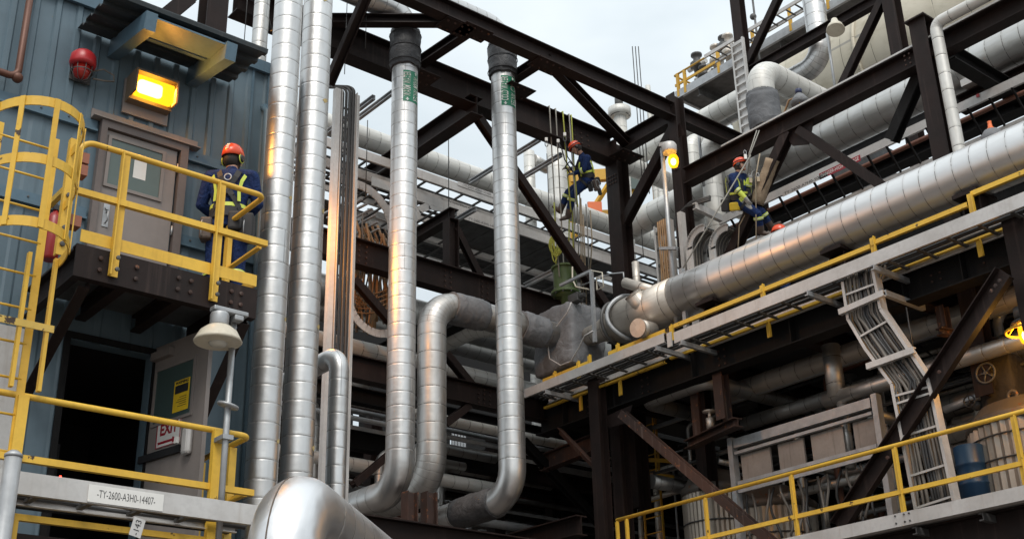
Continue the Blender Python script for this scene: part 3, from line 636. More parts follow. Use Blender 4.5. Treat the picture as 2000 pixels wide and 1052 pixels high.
c = vy(268, 1029, YT-.02); m = MB(); c.z = min(c.z, zb-.0); q = Matrix.Rotation(radians(12), 3, 'Y')
m.obox(c, q@(X*.05), Y*.002, q@(Z*.075)); tg = m.build('hanging_tag', M['galv_white'], tr1, label='small grey tag reading 143'); m = MB(); text_flat(m, '-143', .07, c-Y*.004, q@Z, q@(-X), 0); m.build('tag_lettering', M['black'], tg)
for i in range(5):
    m = MB(); pts = [Vector((XL+(XE-XL)*k/12, YT+.1+.13*i+.02*sin(k*1.3+i), a.z-.02+.008*sin(k*2.1+i*2))) for k in range(13)]; m.tube(pts, .022, 8); m.build('cable', M['cable'], None, 'black cable lying in the tray below the lower platform railing', 'cable', 'cables in the lower left tray')
a, b = lx((30, 1012), (405, 1052), RP); yl = thing('yellow_guard_frame', 'yellow guard frame below the white tagged tray at the lower left', 'guard rail', (a.x+.8, RP, a.z-1))
m = MB(); m.bar((a.x-.03, RP, a.z), (XE, RP, a.z), .05, .05); m.build('top_rail', M['yellow'], yl); m = MB(); m.bar((a.x-.005, RP, a.z-.026), (a.x-.005, RP, a.z-1.2), .05, .05, X); m.build('post', M['yellow'], yl); m = MB(); m.bar((XE-.03, RP, a.z-.026), (XE-.03, RP, a.z-1.2), .05, .05, X); m.build('post', M['yellow'], yl)
m = MB(); m.ibeam((XL, RP+.35, a.z-.35), (XE+.1, RP+.35, a.z-.35), .3, .15); m.build('steel_beam', M['steel'], None, 'dark brown beam under the lower left cable tray', 'beam')
# galvanised post, dome lamp post
a, b = lz((23, 892), (7, 1052), 1, 9.2); m = MB(); m.tube([a, Vector((a.x, a.y, 0.02))], .062, 16); gp = m.build('galvanised_post', M['galv'], None, 'short plain galvanised post at the lower left corner', 'post')
MB().lathe([(.066, 0), (.066, .02), (.03, .05)], a+Z*.001, Z, 16).build('cap', M['galv'], gp)
YL = 9.72; a, b = lz((455, 628), (434, 975), 1, YL)
lp = thing('dome_lamp_post', 'unlit cream dome lamp on a thin galvanised pole by the lower platform', 'lamp', (a.x, YL, b.z-.5))
m = MB(); m.tube([(a.x, YL, b.z-.5), a], .028, 12); m.build('pole', M['galv'], lp)
c = vy(443, 791, YL); m = MB(); m.lathe([(.03, -.02), (.095, -.012), (.1, 0), (.095, .012), (.03, .02)], (a.x, YL, c.z), Vector((.2, -.2, 1)), 20); m.build('collar', M['galv'], lp)
c = vy(427, 668, YL-.08); hx = Vector((a.x-.17, YL-.06, c.z))
m = MB(); m.lathe([(.205, 0), (.215, .012), (.205, .03), (.165, .105), (.11, .15), (.085, .16)], hx, Z, 24); m.build('lamp_shade', M['cream'], lp)
m = MB(); m.lathe([(.03, -.03), (.07, -.015), (.085, .01), (.08, .03)], hx-Z*.01, Z, 16); m.build('bulb_glass', flat('frosted_glass', (.5, .48, .42), .3), lp)
m = MB(); m.lathe([(.085, .161), (.085, .27), (.07, .29)], hx, Z, 16); m.box(hx+Vector((-.08, -.05, .291)), hx+Vector((.26, .05, .335))); m.box(hx+Vector((.125, -.05, .24)), hx+Vector((.215, .05, .29))); m.build('ballast_box', M['galv'], lp, bevel=.01)
m = MB(); c = vy(443, 855, YL); m.box((a.x-.05, YL-.05, c.z-.02), (a.x+.05, YL+.12, c.z+.02)); m.build('clamp', M['galv'], lp)
# ================================================================ steel frames
XK = 17.0
c0 = vx(1320, 222, XK); ZT, YB1 = c0.z, c0.y; YB2 = vx(1203, 298, XK).y
def frame(label, loc, group=None): return thing('steel_frame', label, 'steel frame', loc, group)
def ib(F, a, b, h, w, name='beam', up=Z, mat='steel', label=None, kind='i'):
    m = MB(); a, b = Vector(a), Vector(b)
    if kind == 'i': m.ibeam(a, b, h, w, up)
    elif kind == 'c': m.chan(a, b, h, w, up)
    elif kind == 'l': m.angle(a, b, h, w, up)
    else: m.bar(a, b, w, h, up)
    return m.build(name, M[mat], F, label)
def bolts(F, pts, nrm, r=.018, mat='steel_rust'):
    boltset(F, pts, nrm, M[mat], r, .014, n=6)
F1 = frame('high dark brown steel truss spanning above the warm water and cold water pipes', (XK, YB2, 8))
a = vy(650, 71, YB2); a.z = ZT-.12; ib(F1, a-X*2, (XK-.15, YB2, ZT-.12), .62, .34)
a = vy(840, -6, YB1); ib(F1, (a.x-4, YB1, ZT), (XK-.15, YB1, ZT), .34, .24); ib(F1, (XK+.15, YB1, ZT-.02), (XK+4.2, YB1, ZT-.02), .34, .24)
ib(F1, (XK, YB2-.13, ZT-.02), (XK, YB1+.13, ZT-.02), .36, .24)
ib(F1, (XK, YB2, ZT+.1), (XK, YB2, 7), .34, .36, 'column', X)
ib(F1, (XK, YB1, ZT+.42), (XK, YB1, 7), .28, .24, 'column', X)
def zp(x, y, z): return vz(x, y, z)
for p, q in (((648, 40), (888, 41)), ((926, 52), (822, 122)), ((1066, 116), (1226, 282)), ((1066, 112), (1004, 152))):
    a = vz(*p, ZT-.04); b = vz(*q, ZT-.04); ib(F1, a, b, .19, .19, 'brace')
ib(F1, vy(716, -8, YB1), vy(642, 165, YB2-.6), .16, .14, 'brace', X)
b0 = vx(1318, 252, XK); ib(F1, vx(1316, 254, XK), vx(1219, 437, XK), .20, .2, 'brace', X)
ib(F1, vy(932, 228, YB2), vy(1192, 610, YB2), .17, .16, 'brace', Y)
zb_ = ZT-.46; a = vz(932, 205, zb_); b = vx(694, 384, a.x); ib(F1, (a.x, a.y, zb_), (a.x, b.y, zb_), .42, .3)
m = MB(); m.poly([vx(1338, 262, XK-.02), vx(1300, 285, XK-.02), vx(1304, 262, XK-.02), vx(1328, 240, XK-.02)]); m.build('gusset', M['steel'], F1)
bolts(F1, [Vector((vy(1160+18*i, 0, YB2).x*0+vy(1120+i*13, 262+i*5+j*12, YB2-.17).x, YB2-.012-.008, ZT-.24+.12*j)) for i in range(4) for j in range(3)], -Y)
bolts(F1, [Vector((XK-.012-.13, YB1-.09+.06*i, ZT-1.35+.09*j)) for i in range(3) for j in range(3)], -X)

F2 = frame('dark brown beam, column and braces behind the long silver pipe where the seated worker hangs', (XK, 10, 8))
a, b = ly((1345, 347), (1787, 116), XK); zu = a.z; ib(F2, (XK, YB1-.15, zu), (XK, 3.5, zu), .36, .26)
m = MB(); m.bar((XK-.06, YB1-1.2, zu+.20), (XK-.06, 3.5, zu+.20), .16, .035); m.build('pale_edge_strip', M['galv_white'], F2)
ca, cb = lz((1797, 45), (1846, 303), 0, XK-.16); ib(F2, (XK-.16, ca.y, ca.z), (XK-.16, ca.y, 7.2), .26, .30, 'column', X)
m = MB(); m.box((XK-.36, ca.y-.19, ca.z+.001), (XK+.04, ca.y+.19, ca.z+.03)); m.build('cap_plate', M['steel'], F2)
ib(F2, vx(1541, 258, XK-.02), vx(1424, 508, XK-.02), .2, .2, 'brace', X); ib(F2, vx(1562, 254, XK-.02), vx(1735, 371, XK-.02), .17, .16, 'brace', X)
m = MB(); q = [vx(1532, 262, XK-.04), vx(1548, 285, XK-.04), vx(1580, 282, XK-.04), vx(1590, 232, XK-.04), vx(1530, 262, XK-.04)]; m.poly(q); m.poly([p+X*.012 for p in reversed(q)]); m.build('gusset', M['steel'], F2)
ib(F2, vx(1800, 140, XK+.25), vx(1742, 275, XK+.25), .2, .2, 'brace', X, 'steel_black')
a = vx(1850, 104, XK+.1); ib(F2, (XK+.1, a.y, a.z), (XK+5, a.y, a.z), .3, .25, 'beam', Z, 'steel_black')
bolts(F2, [Vector((XK-.13, ca.y+.32+.09*i, zu-.1+.09*j)) for i in range(2) for j in range(3)], -X)
m = MB(); sa, sb = vx(1509, 312, XK-.03), vx(1478, 398, XK-.03)
P_ = [sa.lerp(sb, i/10) for i in range(11)]; m.tube(P_, [(.135+.012*sin(i*1.9), .125+.012*cos(i*2.3)) for i in range(11)], 16); m.build('canvas_wrap', M['canvas'], None, 'tan canvas wrap tied round the brace beside the seated rope worker', 'cover')

YF3 = 17.95
F3 = frame('dark brown mid level beam with stub post and brace behind the two water pipes', (13, YF3, 8))
a, b = lx((697, 496), (966, 572), YF3); zm = a.z; ib(F3, (a.x-2.5, YF3, zm), (XK-.2, YF3, zm), .52, .26)
bolts(F3, [Vector((vy(868+i*11, 545, YF3).x, YF3-.012-.01, zm-.16+.11*j)) for i in (0, 1, 6.5, 7.5) for j in range(4)], -Y)
p0, p1 = lz((878, 432), (881, 528), 1, YF3+.02); ib(F3, (p0.x, YF3, p0.z), (p0.x, YF3, zm+.27), .24, .22, 'post', X)
a = Vector((p0.x, YF3-.12, p0.z+.12)); b = vx(760, 500, a.x); ib(F3, a, (a.x, YF3+3.2, a.z), .24, .22)
ib(F3, vy(890, 446, YF3), vy(938, 542, YF3), .12, .14, 'brace', Y)
a = vy(935, 572, YF3+.15); ib(F3, (a.x, YF3+.14, zm-.32), (a.x, YF3+4.5, zm-.32), .42, .3, 'beam', Z, 'steel_black')
ib(F3, vy(690, 545, YF3+.1), vy(762, 628, YF3+.1), .14, .14, 'brace', Y); ib(F3, vy(690, 612, YF3+1.5), vy(762, 566, YF3+1.5), .14, .14, 'brace', Y)

F4 = frame('lower dark brown beams in the shade behind the bent silver pipes', (12, 18, 4))
YL1 = 18.1
a, b = lx((686, 722), (965, 776), YL1); zl = a.z; ib(F4, (a.x-2.5, YL1, zl), (XK+.2, YL1, zl), .44, .25)
bolts(F4, [Vector((vy(933+i*11, 770, YL1).x, YL1-.012-.01, zl-.13+.09*j)) for i in range(3) for j in range(4)], -Y)
a, b = lx((690, 770), (960, 830), YL1+1); ib(F4, (a.x-2.5, a.y, a.z), (XK, a.y, a.z), .3, .2, 'beam', Z, 'steel_black')
a, b = lx((690, 862), (960, 905), YL1+1.6); ib(F4, (a.x-2.5, a.y, a.z), (XK, a.y, a.z), .34, .2, 'beam', Z, 'steel_black')
ib(F4, vy(690, 946, YL1+.4), vy(765, 882, YL1+.4), .16, .12, 'brace', Y); ib(F4, vy(868, 828, YL1), vy(915, 792, YL1), .16, .14, 'brace', Y)
ib(F4, vy(870, 690, YL1+.4), vy(920, 752, YL1+.4), .16, .14, 'brace', Y); ib(F4, vy(1020, 860, YL1+.5), vy(1172, 1022, YL1+.5), .18, .16, 'brace', Y, 'steel_black')
a = vy(1070, 870, YL1+.2); ib(F4, vy(1060, 905, YL1+.6), vy(1168, 862, YL1-1), .34, .2, 'beam', Z, 'steel_rust')
F4b = frame('rusty brown support stand under the elbows of the warm water pipe', (12, 15, 3))
a, b = lx((722, 1030), (960, 1064), 15.6); ib(F4b, (a.x-1, a.y, a.z), (b.x+4, a.y, a.z), .34, .25)
for px in (800, 838): p = vy(px, 1005, 15.6); ib(F4b, (p.x, 15.6, p.z+.35), (p.x, 15.6, a.z+.171), .2, .18, 'post', X, 'steel_rust')
ib(F4b, (a.x+1, 15.6, a.z-.18), (a.x+1, 15.6, 0), .3, .3, 'column', X); ib(F4b, (b.x+1, 15.6, a.z-.18), (b.x+1, 15.6, 0), .3, .3, 'column', X)
a = vx(1000, 1040, 14.6); ib(F4b, (14.6, 15.8, a.z-.2), (14.6, 22, a.z-.2), .34, .25)

# front of the right pipe rack
RX, TX, GX = 15.0, 15.05, 15.85
F5 = frame('heavy dark girder columns and braces carrying the right hand pipe rack', (GX, 10, 0))
a, b = ly((1600, 622), (1960, 484), GX); zg = a.z; ib(F5, (GX, 18.2, zg), (GX, 3, zg), .66, .32, 'girder', Z, 'steel_black')
for px in (1105, 1205, 1360, 1560, 1795, 1920):
    p = vx(px, 700, GX); yy = p.y; m = MB(); m.box((GX-.15, yy-.008, zg-.305), (GX-.01, yy+.008, zg+.305)); m.build('stiffener', M['steel_black'], F5)
bolts(F5, [Vector((GX-.01, vx(1820+i*9, 540, GX).y, zg-.1+.1*j)) for i in (0, 2, 12) for j in range(2)], -X)
p0, p1 = lz((1172, 770), (1187, 1040), 0, GX-.2); ca_y = p0.y; ib(F5, (GX-.28, p0.y, zg+.35), (GX-.28, p0.y, 0), .22, .26, 'column', X)
p0, p1 = lz((1207, 830), (1222, 1040), 0, GX+.3); ib(F5, (GX+.3, p0.y, zg-.34), (GX+.3, p0.y, 0), .24, .26, 'column', X, 'steel')
a = vx(1990, 480, GX-.3); ib(F5, (GX-.3, a.y-.05, zg+.33), (GX-.3, a.y-.05, 0), .3, .32, 'column', X)
m = MB(); m.chan(vx(1962, 532, 15.1), vx(1636, 1030, 15.1), .27, .12, X.cross(vx(1636, 1030, 15.1)-vx(1962, 532, 15.1)).normalized(), 1); m.build('brace', M['steel'], F5, label='long brown channel brace leaning across the cable ladder')
bolts(F5, [vx(1953-8*i, 548+10*i, 15.02) for i in range(3)]+[vx(1835, 726, 15.02), vx(1734, 893, 15.02)], -X, .03)
m = MB(); m.ibeam(vx(1216, 808, 15.5), vx(1520, 1068, 15.5), .16, .15, X); m.build('brace', M['steel_rust'], F5)
m = MB(); m.angle(vx(1090, 840, 15.6), vx(1168, 920, 15.6), .12, .12, X); m.build('brace', M['steel_rust'], F5)
m = MB(); q = [vx(1185, 812, GX-.16), vx(1188, 835, GX-.16), vx(1225, 825, GX-.16), vx(1235, 790, GX-.16), vx(1210, 800, GX-.16)]; m.poly(q); m.poly([p+X*.012 for p in reversed(q)]); m.build('gusset', M['steel'], F5)
# decks of the rack: they shade the interior
zdk = zg+.40
deck = MB().box((GX+.2, 2, zdk), (31, 18.4, zdk+.12)).build('rack_deck', M['concrete'], None, 'dark concrete deck of the pipe rack behind the girder', 'deck')
zlow = vx(1765, 1003, RX).z
dk2 = MB().box((RX+.1, 2, zlow-.16), (31, 16.9, zlow-.02)).build('walkway_deck', M['concrete'], None, 'lower walkway deck behind the yellow right hand railing', 'deck')
MB().box((31, 0, 0), (31.4, 29.4, zdk+1.5))  .build('back_wall', M['deep_shade'], None, 'wall coloured black for the shade deep inside the right hand rack', 'wall')  # the black is painted shade behind the rack
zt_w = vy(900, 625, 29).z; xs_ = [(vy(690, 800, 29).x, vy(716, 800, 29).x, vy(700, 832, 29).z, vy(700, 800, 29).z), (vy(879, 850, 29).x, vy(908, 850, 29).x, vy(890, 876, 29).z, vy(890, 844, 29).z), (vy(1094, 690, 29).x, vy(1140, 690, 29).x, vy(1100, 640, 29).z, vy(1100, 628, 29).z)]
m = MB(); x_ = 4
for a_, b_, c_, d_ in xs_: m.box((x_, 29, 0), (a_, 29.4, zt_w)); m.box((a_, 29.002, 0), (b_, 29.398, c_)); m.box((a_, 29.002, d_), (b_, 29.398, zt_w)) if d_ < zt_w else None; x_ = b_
m.box((x_, 29, 0), (30.99, 29.4, zt_w)); m.build('back_wall', M['deep_shade'], None, 'wall coloured black for the shade far behind the bent silver pipes', 'wall')  # blackness here is painted shade behind the pipes
m = MB()
for i in range(5): xx = xs_[1][0]+(xs_[1][1]-xs_[1][0])*(i+.5)/5; m.bar((xx, 28.95, xs_[1][2]-.1), (xx, 28.95, xs_[1][3]+.1), .07, .05, Y)
m.build('louvre', M['galv'], None, 'small pale louvre far back between the bent silver pipes', 'louvre')

# ================================================================ vertical insulated pipes
YP1 = 10.80
def vpipe(label, p, q, yy, r, zb=None, mat='clad', L=.19):
    a, b = lz(p, q, 1, yy); return pipe('insulated_pipe', label, [Vector((a.x, yy, a.z+1.5)), Vector((a.x, yy, zb if zb is not None else b.z-.6))], r, M[mat], L=L)
pp1 = vpipe('left one of the two tall silver riser pipes beside the blue building', (560, 0), (512, 985), YP1, .160, 0.4)
pp2 = vpipe('right one of the two tall silver riser pipes beside the blue building', (621, 0), (579, 930), YP1+.2, .172, 0.4)
vpipe('thin silver riser pipe half hidden behind the blue building corner', (513, 0), (503, 130), YP1+1.1, .095, 5.0, 'clad_dull')
def patch(pp, yy, px, py, r, axx, s=.05):
    p = vy(px, py, yy); ang = math.asin(max(-.95, min(.95, ((p-axx).dot(RT))/r)))
    vdir = (EYE-axx); vdir.z = 0; vdir.normalize(); sd = Vector((-vdir.y, vdir.x, 0))
    if sd.dot(RT) < 0: sd = -sd
    m = MB(); c = Vector((axx.x, axx.y, p.z)); pts = []
    k = random.random()
    shape = [(-1, -.3), (-.2, -.9), (.9, -.2+k*.3), (.8, .5), (-.1, .25+k*.4)]
    for a_, b_ in shape:
        t = ang+a_*s/r; pts.append(c+(vdir*cos(t)+sd*sin(t))*(r+.003)+Z*(b_*s*1.2))
    m.poly(pts); o = m.build('torn_patch', M['insul'], pp); return o
ax1 = lz((560, 0), (512, 985), 1, YP1)[0]; ax2 = lz((621, 0), (579, 930), 1, YP1+.2)[0]
for px, py in ((558, 395), (541, 627), (519, 864)): patch(pp1, YP1, px, py, .160, ax1, .035)
for px, py in ((631, 210), (622, 420), (616, 645), (601, 878), (636, 17)): patch(pp2, YP1+.2, px, py, .172, ax2, .045)
a, b = lz((661, 720), (656, 960), 1, 12.7); pipe('insulated_pipe', 'short silver pipe with a rounded elbow top right of the tall risers', [Vector((a.x, 12.7, .4)), Vector((a.x, 12.7, vy(658, 690, 12.7).z)), Vector((a.x, 14.5, vy(658, 690, 12.7).z))], .125, M['clad'], R=.24, gores=[0], L=.22)

YW = (YB1+YB2)/2
def marker(pp, axx, r, z0, z1, words, t0, t1, yy):
    vdir = (EYE-axx); vdir.z = 0; vdir.normalize(); sd = Vector((-vdir.y, vdir.x, 0))
    if sd.dot(RT) < 0: sd = -sd
    def on(t, z, rr): return Vector((axx.x, axx.y, z))+(vdir*cos(t)+sd*sin(t))*rr
    m = MB(); n = 14
    for i in range(n):
        ta, tb = t0+(t1-t0)*i/n, t0+(t1-t0)*(i+1)/n; m.quad(on(ta, z0, r+.004), on(tb, z0, r+.004), on(tb, z1, r+.004), on(ta, z1, r+.004))
    st = m.build('pipe_marker', M['green_sign'], pp, label='green marker reading '+words); m = MB(); H = z1-z0
    for k, tc_ in enumerate((t0+(t1-t0)*.24, t0+(t1-t0)*.76)):
        v, f = text_verts(words, .135, .001); w_ = max(a for a, b in v)-min(a for a, b in v); sc = H*.80/w_; n0 = len(m.v); flip = -1 if k else 1
        for a_, b_ in v: m.v.append(on(tc_-flip*b_*1.35/r, (z0+z1)/2+flip*(a_*sc+H*.05), r+.010))
        for q in f: m.face([n0+i for i in q], None, False, 0)
        zc_ = (z0+z1)/2-flip*H*.43; s_ = H*.035
        n0 = len(m.v); ar = [(-.035, 0), (.035, 0), (0, -1.6)]
        for a_, b_ in ar: m.v.append(on(tc_+flip*a_/r, zc_+flip*b_*s_, r+.010))
        m.face((n0, n0+1, n0+2)); n0 = len(m.v)
        for a_, b_ in ((-.012, 1.2), (.012, 1.2), (.012, 0), (-.012, 0)): m.v.append(on(tc_+flip*a_/r, zc_+flip*b_*s_, r+.010))
        m.face((n0, n0+1, n0+2, n0+3))
    m.build('marker_lettering', M['white'], st)
def water(label, top, bot, zt_px, zb_px, r, words, sl, mk, zb_ax, sleeve_low=None, tj=0):
    a, b = lz(top, bot, 1, YW); x = a.x; zt = vy(*zt_px, YW).z; zb = vx(*zb_ax, x).z
    pts = [Vector((x-7, YW, zt+.05)), Vector((x, YW, zt+.05)), Vector((x, YW, zb)), Vector((x, YW+6, zb))]
    t = thing('insulated_pipe', label, 'pipe', (x, YW, zb)); pipe('cladding', None, pts, r, M['clad'], R=[.42, .50], gores=[3, 0], parent=t, L=.235)
    s0, s1 = vy(*sl[0], YW).z, vy(*sl[1], YW).z; sleeve('insulation_jacket', (x, YW, s0), (x, YW, s1), r*1.22, M['black_fabric'], t, .05, seed=r*100+x)
    m = MB()
    for f in (.12, .5, .88): m.tube([(x+r*1.25*cos(k*.3142), YW+r*1.25*sin(k*.3142), s0+(s1-s0)*f) for k in range(20)], .008, 6, closed=True)
    m.build('jacket_strap', M['webbing'], t)
    marker(t, Vector((x, YW, 0)), r, vy(*mk[1], YW).z, vy(*mk[0], YW).z, words, -.12+tj, 1.25+tj, YW)
    return t, x, zb
tw, xw, zbw = water('warm water pipe with a black jacket on top and a green marker', (791, 140), (781, 900), (790, 32), None, .232, 'WARM WATER', ((791, 64), (791, 136)), ((800, 154), (800, 214)), (715, 980))
tcw, xcw, zbc = water('cold water pipe with a black jacket on top and a green marker', (985, 165), (998, 920), (985, 68), None, .232, 'COLD WATER', ((984, 90), (985, 152)), ((995, 165), (995, 222)), (880, 1008), tj=-.05)
sleeve('insulation_jacket', (xcw, YW+.45, zbc), (xcw, YW+1.5, zbc), .268, cloth('dusty_grey_jacket', (.075, .075, .078), .6, .6, 8), tcw, .05, seed=9)
# bent middle pipe, grey jacket, run to the valve
LPX = 15.8
va = vx(1112, 668, LPX); YM = va.y
a, b = lz((846, 700), (840, 880), 1, YM); xm = a.x; ztm = va.z; zbm = vx(818, 962, xm).z
tm = thing('insulated_pipe', 'silver pipe with ribbed elbows bending from the floor to the wrapped valve', 'pipe', (xm, YM, zbm))
pipe('cladding', None, [Vector((xm, YM+5, zbm)), Vector((xm, YM, zbm)), Vector((xm, YM, ztm+.05)), Vector((LPX-.45, YM, ztm+.05))], .262, M['clad_dull'], R=[.62, .52], gores=[9, 10], parent=tm, L=.33)
s0 = vy(880, 650, YM).x; s1 = vy(944, 660, YM).x; sleeve('insulation_jacket', (s0, YM, ztm+.05), (s1, YM, ztm+.05), .30, M['grey_fabric'], tm, .05, seed=4)
s0 = vy(1015, 680, YM).x; s1 = vy(1062, 690, YM).x; sleeve('insulation_jacket', (s0, YM, ztm+.05), (s1, YM, ztm+.05), .31, M['grey_fabric'], tm, .05, seed=5)

# foreground elbow
hv = ray(1410, 1510); hv.z = 0; hv.normalize(); cfg = vd(560, 977, 9.4)
t = pipe('insulated_pipe', 'big bright silver elbow pipe in the foreground at the bottom', [Vector((cfg.x, cfg.y, .2)), cfg.copy(), cfg+hv*9], .280, M['clad_fg'], R=.46, gores=[0], n=48, L=.3)
m = MB(); sd_ = hv.cross(Z); P_ = []
for k in range(14):
    q = (k/13)*pi/2; cc = cfg+(hv-Z)*.46; P_.append(cc+(-hv*cos(q)+Z*sin(q))*(.46+.276) - sd_*.055)
m.tube([P_[0]-Z*1.5]+P_, .006, 6); m.build('mitre_seam', flat('dark_seam', (.10, .07, .05), .5), t)
cf2 = vd(1118, 1106, 9.6); pipe('insulated_pipe', 'pale top of a second elbow pipe peeping in at the bottom edge', [Vector((cf2.x, cf2.y, .2)), cf2.copy(), cf2+hv*5], .272, M['clad_big'], R=.46, gores=[0], n=36)
# ================================================================ long silver pipe, vessel and valve on the rack
pc = ly((1200, 638), (2000, 293), LPX); zlp = pc[0].z; RLP = .40
lpt = thing('insulated_pipe', 'very long thick silver pipe rising across the right half of the photo', 'pipe', (LPX, 10, zlp))
yv = vx(1330, 590, LPX).y; ycap = vx(1212, 640, LPX).y
pipe('cladding', None, [Vector((LPX, yv, zlp)), Vector((LPX, 2.5, zlp))], RLP, M['clad_big'], parent=lpt, n=48, L=.285)
pipe('end_section', None, [Vector((LPX, ycap, zlp)), Vector((LPX, yv+.005, zlp))], RLP+.012, M['clad_tan'], parent=lpt, n=40, L=.42)
m = MB(); m.tube([(LPX, ycap+.9, zlp), (LPX, ycap+.55, zlp), (LPX, ycap+.16, zlp), (LPX, ycap-.005, zlp)], [.19, .20, .30, RLP+.01], 32, [.2, .5, .9, 1.1]); m.build('reducer', M['clad_tan'], lpt)
m = MB(); m.tube([(LPX+(RLP+.03)*cos(t), ycap+.06, zlp+(RLP+.03)*sin(t)) for t in [2*pi*k/36 for k in range(36)]], .035, 8, closed=True); m.build('flange_ring', M['galv_dark'], lpt)
m = MB(); m.tube([(LPX+(RLP+.06)*cos(t), ycap-.22+.10*cos(t*2), zlp+(RLP+.05)*sin(t)) for t in [pi*.30+pi*1.15*k/24 for k in range(25)]], .042, 10); m.build('steam_tracing', M['galv'], lpt)
def stub(px, py, X_, d, r, ln, mat='clad_tan', name='nozzle'):
    p = vx(px, py, X_); d = Vector(d).normalized(); m = MB(); m.tube([p-d*ln, p], r, 24, [.12, .12+ln]); m.lathe([(r*1.05, -.02), (r*1.05, .012), (r*.3, .016)], p, d, 24, sm=False); return m.build(name, M[mat], lpt)
stub(1246, 640, LPX-.66, (-1, -.15, -.12), .165, .42); stub(1236, 574, LPX-.42, (-.55, .2, .8), .165, .5)
m = MB(); p = vx(1221, 552, LPX-.2); q = vx(1282, 570, LPX-.2); m.tube([p, q], .1, 20, [.1, .6]); m.build('nozzle', M['clad_tan'], lpt)
m = MB(); p, q = lz((1241, 512), (1244, 560), 0, LPX); m.tube([p, q-Z*.3], .07, 16, [.1, .8]); m.build('vent_pipe', M['clad_tan'], lpt)
m = MB(); p = vx(1218, 538, LPX-.25); m.tube([p-Z*.1, p+Z*.06, p+Y*.35+Z*.16, p+Y*1.2+Z*.2], .015, 8); m.build('instrument_tube', M['galv'], lpt)
for yy in (vx(1395, 590, LPX).y, vx(1900, 370, LPX).y, vx(1640, 480, LPX).y):
    m = MB(); m.ibeam((LPX, yy, zlp-RLP-.02), (LPX, yy, zdk+.12), .3, .25, Y); m.box((LPX-.28, yy-.2, zlp-RLP-.03), (LPX+.28, yy+.2, zlp-RLP+.03)); m.build('pipe_saddle', M['steel'], lpt)
# wrapped valve with green actuator
vl = thing('actuated_valve', 'grey blanket wrapped valve with an olive green actuator on top', 'valve', (LPX, YM, zlp-.6))
def blanket(cx, cy, cz, sx, sy, sz):
    m = MB(); N_ = 10
    def pt(u, v, w):
        p = Vector((u, v, w)); q = Vector((max(-1, min(1, u)), v, w)); f = 1/(abs(u)**10+abs(v)**10+abs(w)**10)**(1/10)*1.0
        p = Vector((u*f*sx, v*f*sy, w*f*sz)); c = Vector((cx, cy, cz)); n = p.normalized()
        return c + p*(1+.05*mnoise.noise(p*4+c)+.035*mnoise.noise(Vector((p.x*13, p.y*13, p.z*4))))
    for ax in range(3):
        for sg in (-1, 1):
            n0 = len(m.v)
            for i in range(N_*2+1):
                for j in range(N_*2+1):
                    a, b = i/N_-1, j/N_-1; co = [0, 0, 0]; co[ax] = sg; co[(ax+1) % 3] = a; co[(ax+2) % 3] = b; m.v.append(pt(*co))
            w = N_*2+1
            for i in range(w-1):
                for j in range(w-1):
                    q = (n0+i*w+j, n0+(i+1)*w+j, n0+(i+1)*w+j+1, n0+i*w+j+1); m.face(q if sg > 0 else q[::-1], None, True)
    return m
blanket(LPX, YM+.02, zlp+.04, .46, .60, .68).build('insulation_blanket', M['grey_fabric'], vl)
a0 = vx(1112, 543, LPX); cxv = Vector((LPX, YM+.04, a0.z))
zt_, zb_v = vx(1112, 518, LPX).z, vx(1112, 572, LPX).z
m = MB(); m.lathe([(.30, zb_v), (.30, zb_v+.05), (.24, zb_v+.06), (.24, zt_-.05), (.28, zt_-.045), (.28, zt_-.005), (.12, zt_+.01), (.05, zt_+.05)], (cxv.x, cxv.y, 0), Z, 32, sm=False); m.build('actuator', M['olive'], vl)
m = MB(); m.lathe([(.10, zlp+.4), (.10, zb_v-.04), (.2, zb_v-.03), (.2, zb_v-.001)], (cxv.x, cxv.y, 0), Z, 20); m.build('valve_stem', M['olive'], vl)
boltset(vl, [(cxv.x+.27*cos(2*pi*k/10), cxv.y+.27*sin(2*pi*k/10), zb_v-.03) for k in range(10)], Z, M['galv_dark'], .018, .1, n=6)
p = vx(1124, 583, LPX-.3); m = MB(); m.box(p-Vector((.08, .14, .09)), p+Vector((.08, .14, .09))); m.lathe([(.05, 0), (.05, .12)], p-Y*.14, -Y, 12); m.build('positioner', M['galv_dark'], vl, bevel=.015)
m = MB(); m.tube([vx(1118, 521, LPX-.27), vx(1118, 545, LPX-.29), vx(1125, 560, LPX-.3), vx(1150, 565, LPX-.35)], .016, 8); m.build('air_tube', M['cream'], vl)
pts = [vx(x, y, LPX-.54) for x, y in ((1116, 590), (1108, 610), (1085, 640), (1070, 670), (1073, 700), (1095, 713), (1115, 705), (1130, 680), (1142, 655), (1158, 646))]
m = MB(); m.tube(pts, .013, 8); m.build('cable', M['galv_white'], vl)
a, b = lz((1155, 530), (1162, 668), 0, LPX-.5); m = MB(); m.bar(a, b, .06, .06, X); m.bar(a+Z*.02, a+Z*.02+Y*.9, .05, .05); m.build('instrument_stand', M['galv'], vl)
pts = [vx(x, y, LPX-.5) for x, y in ((1155, 528), (1176, 532), (1179, 560), (1166, 566), (1165, 540), (1173, 545))]; m = MB(); m.tube(pts, .012, 8); m.build('tubing_loop', M['cream'], vl)

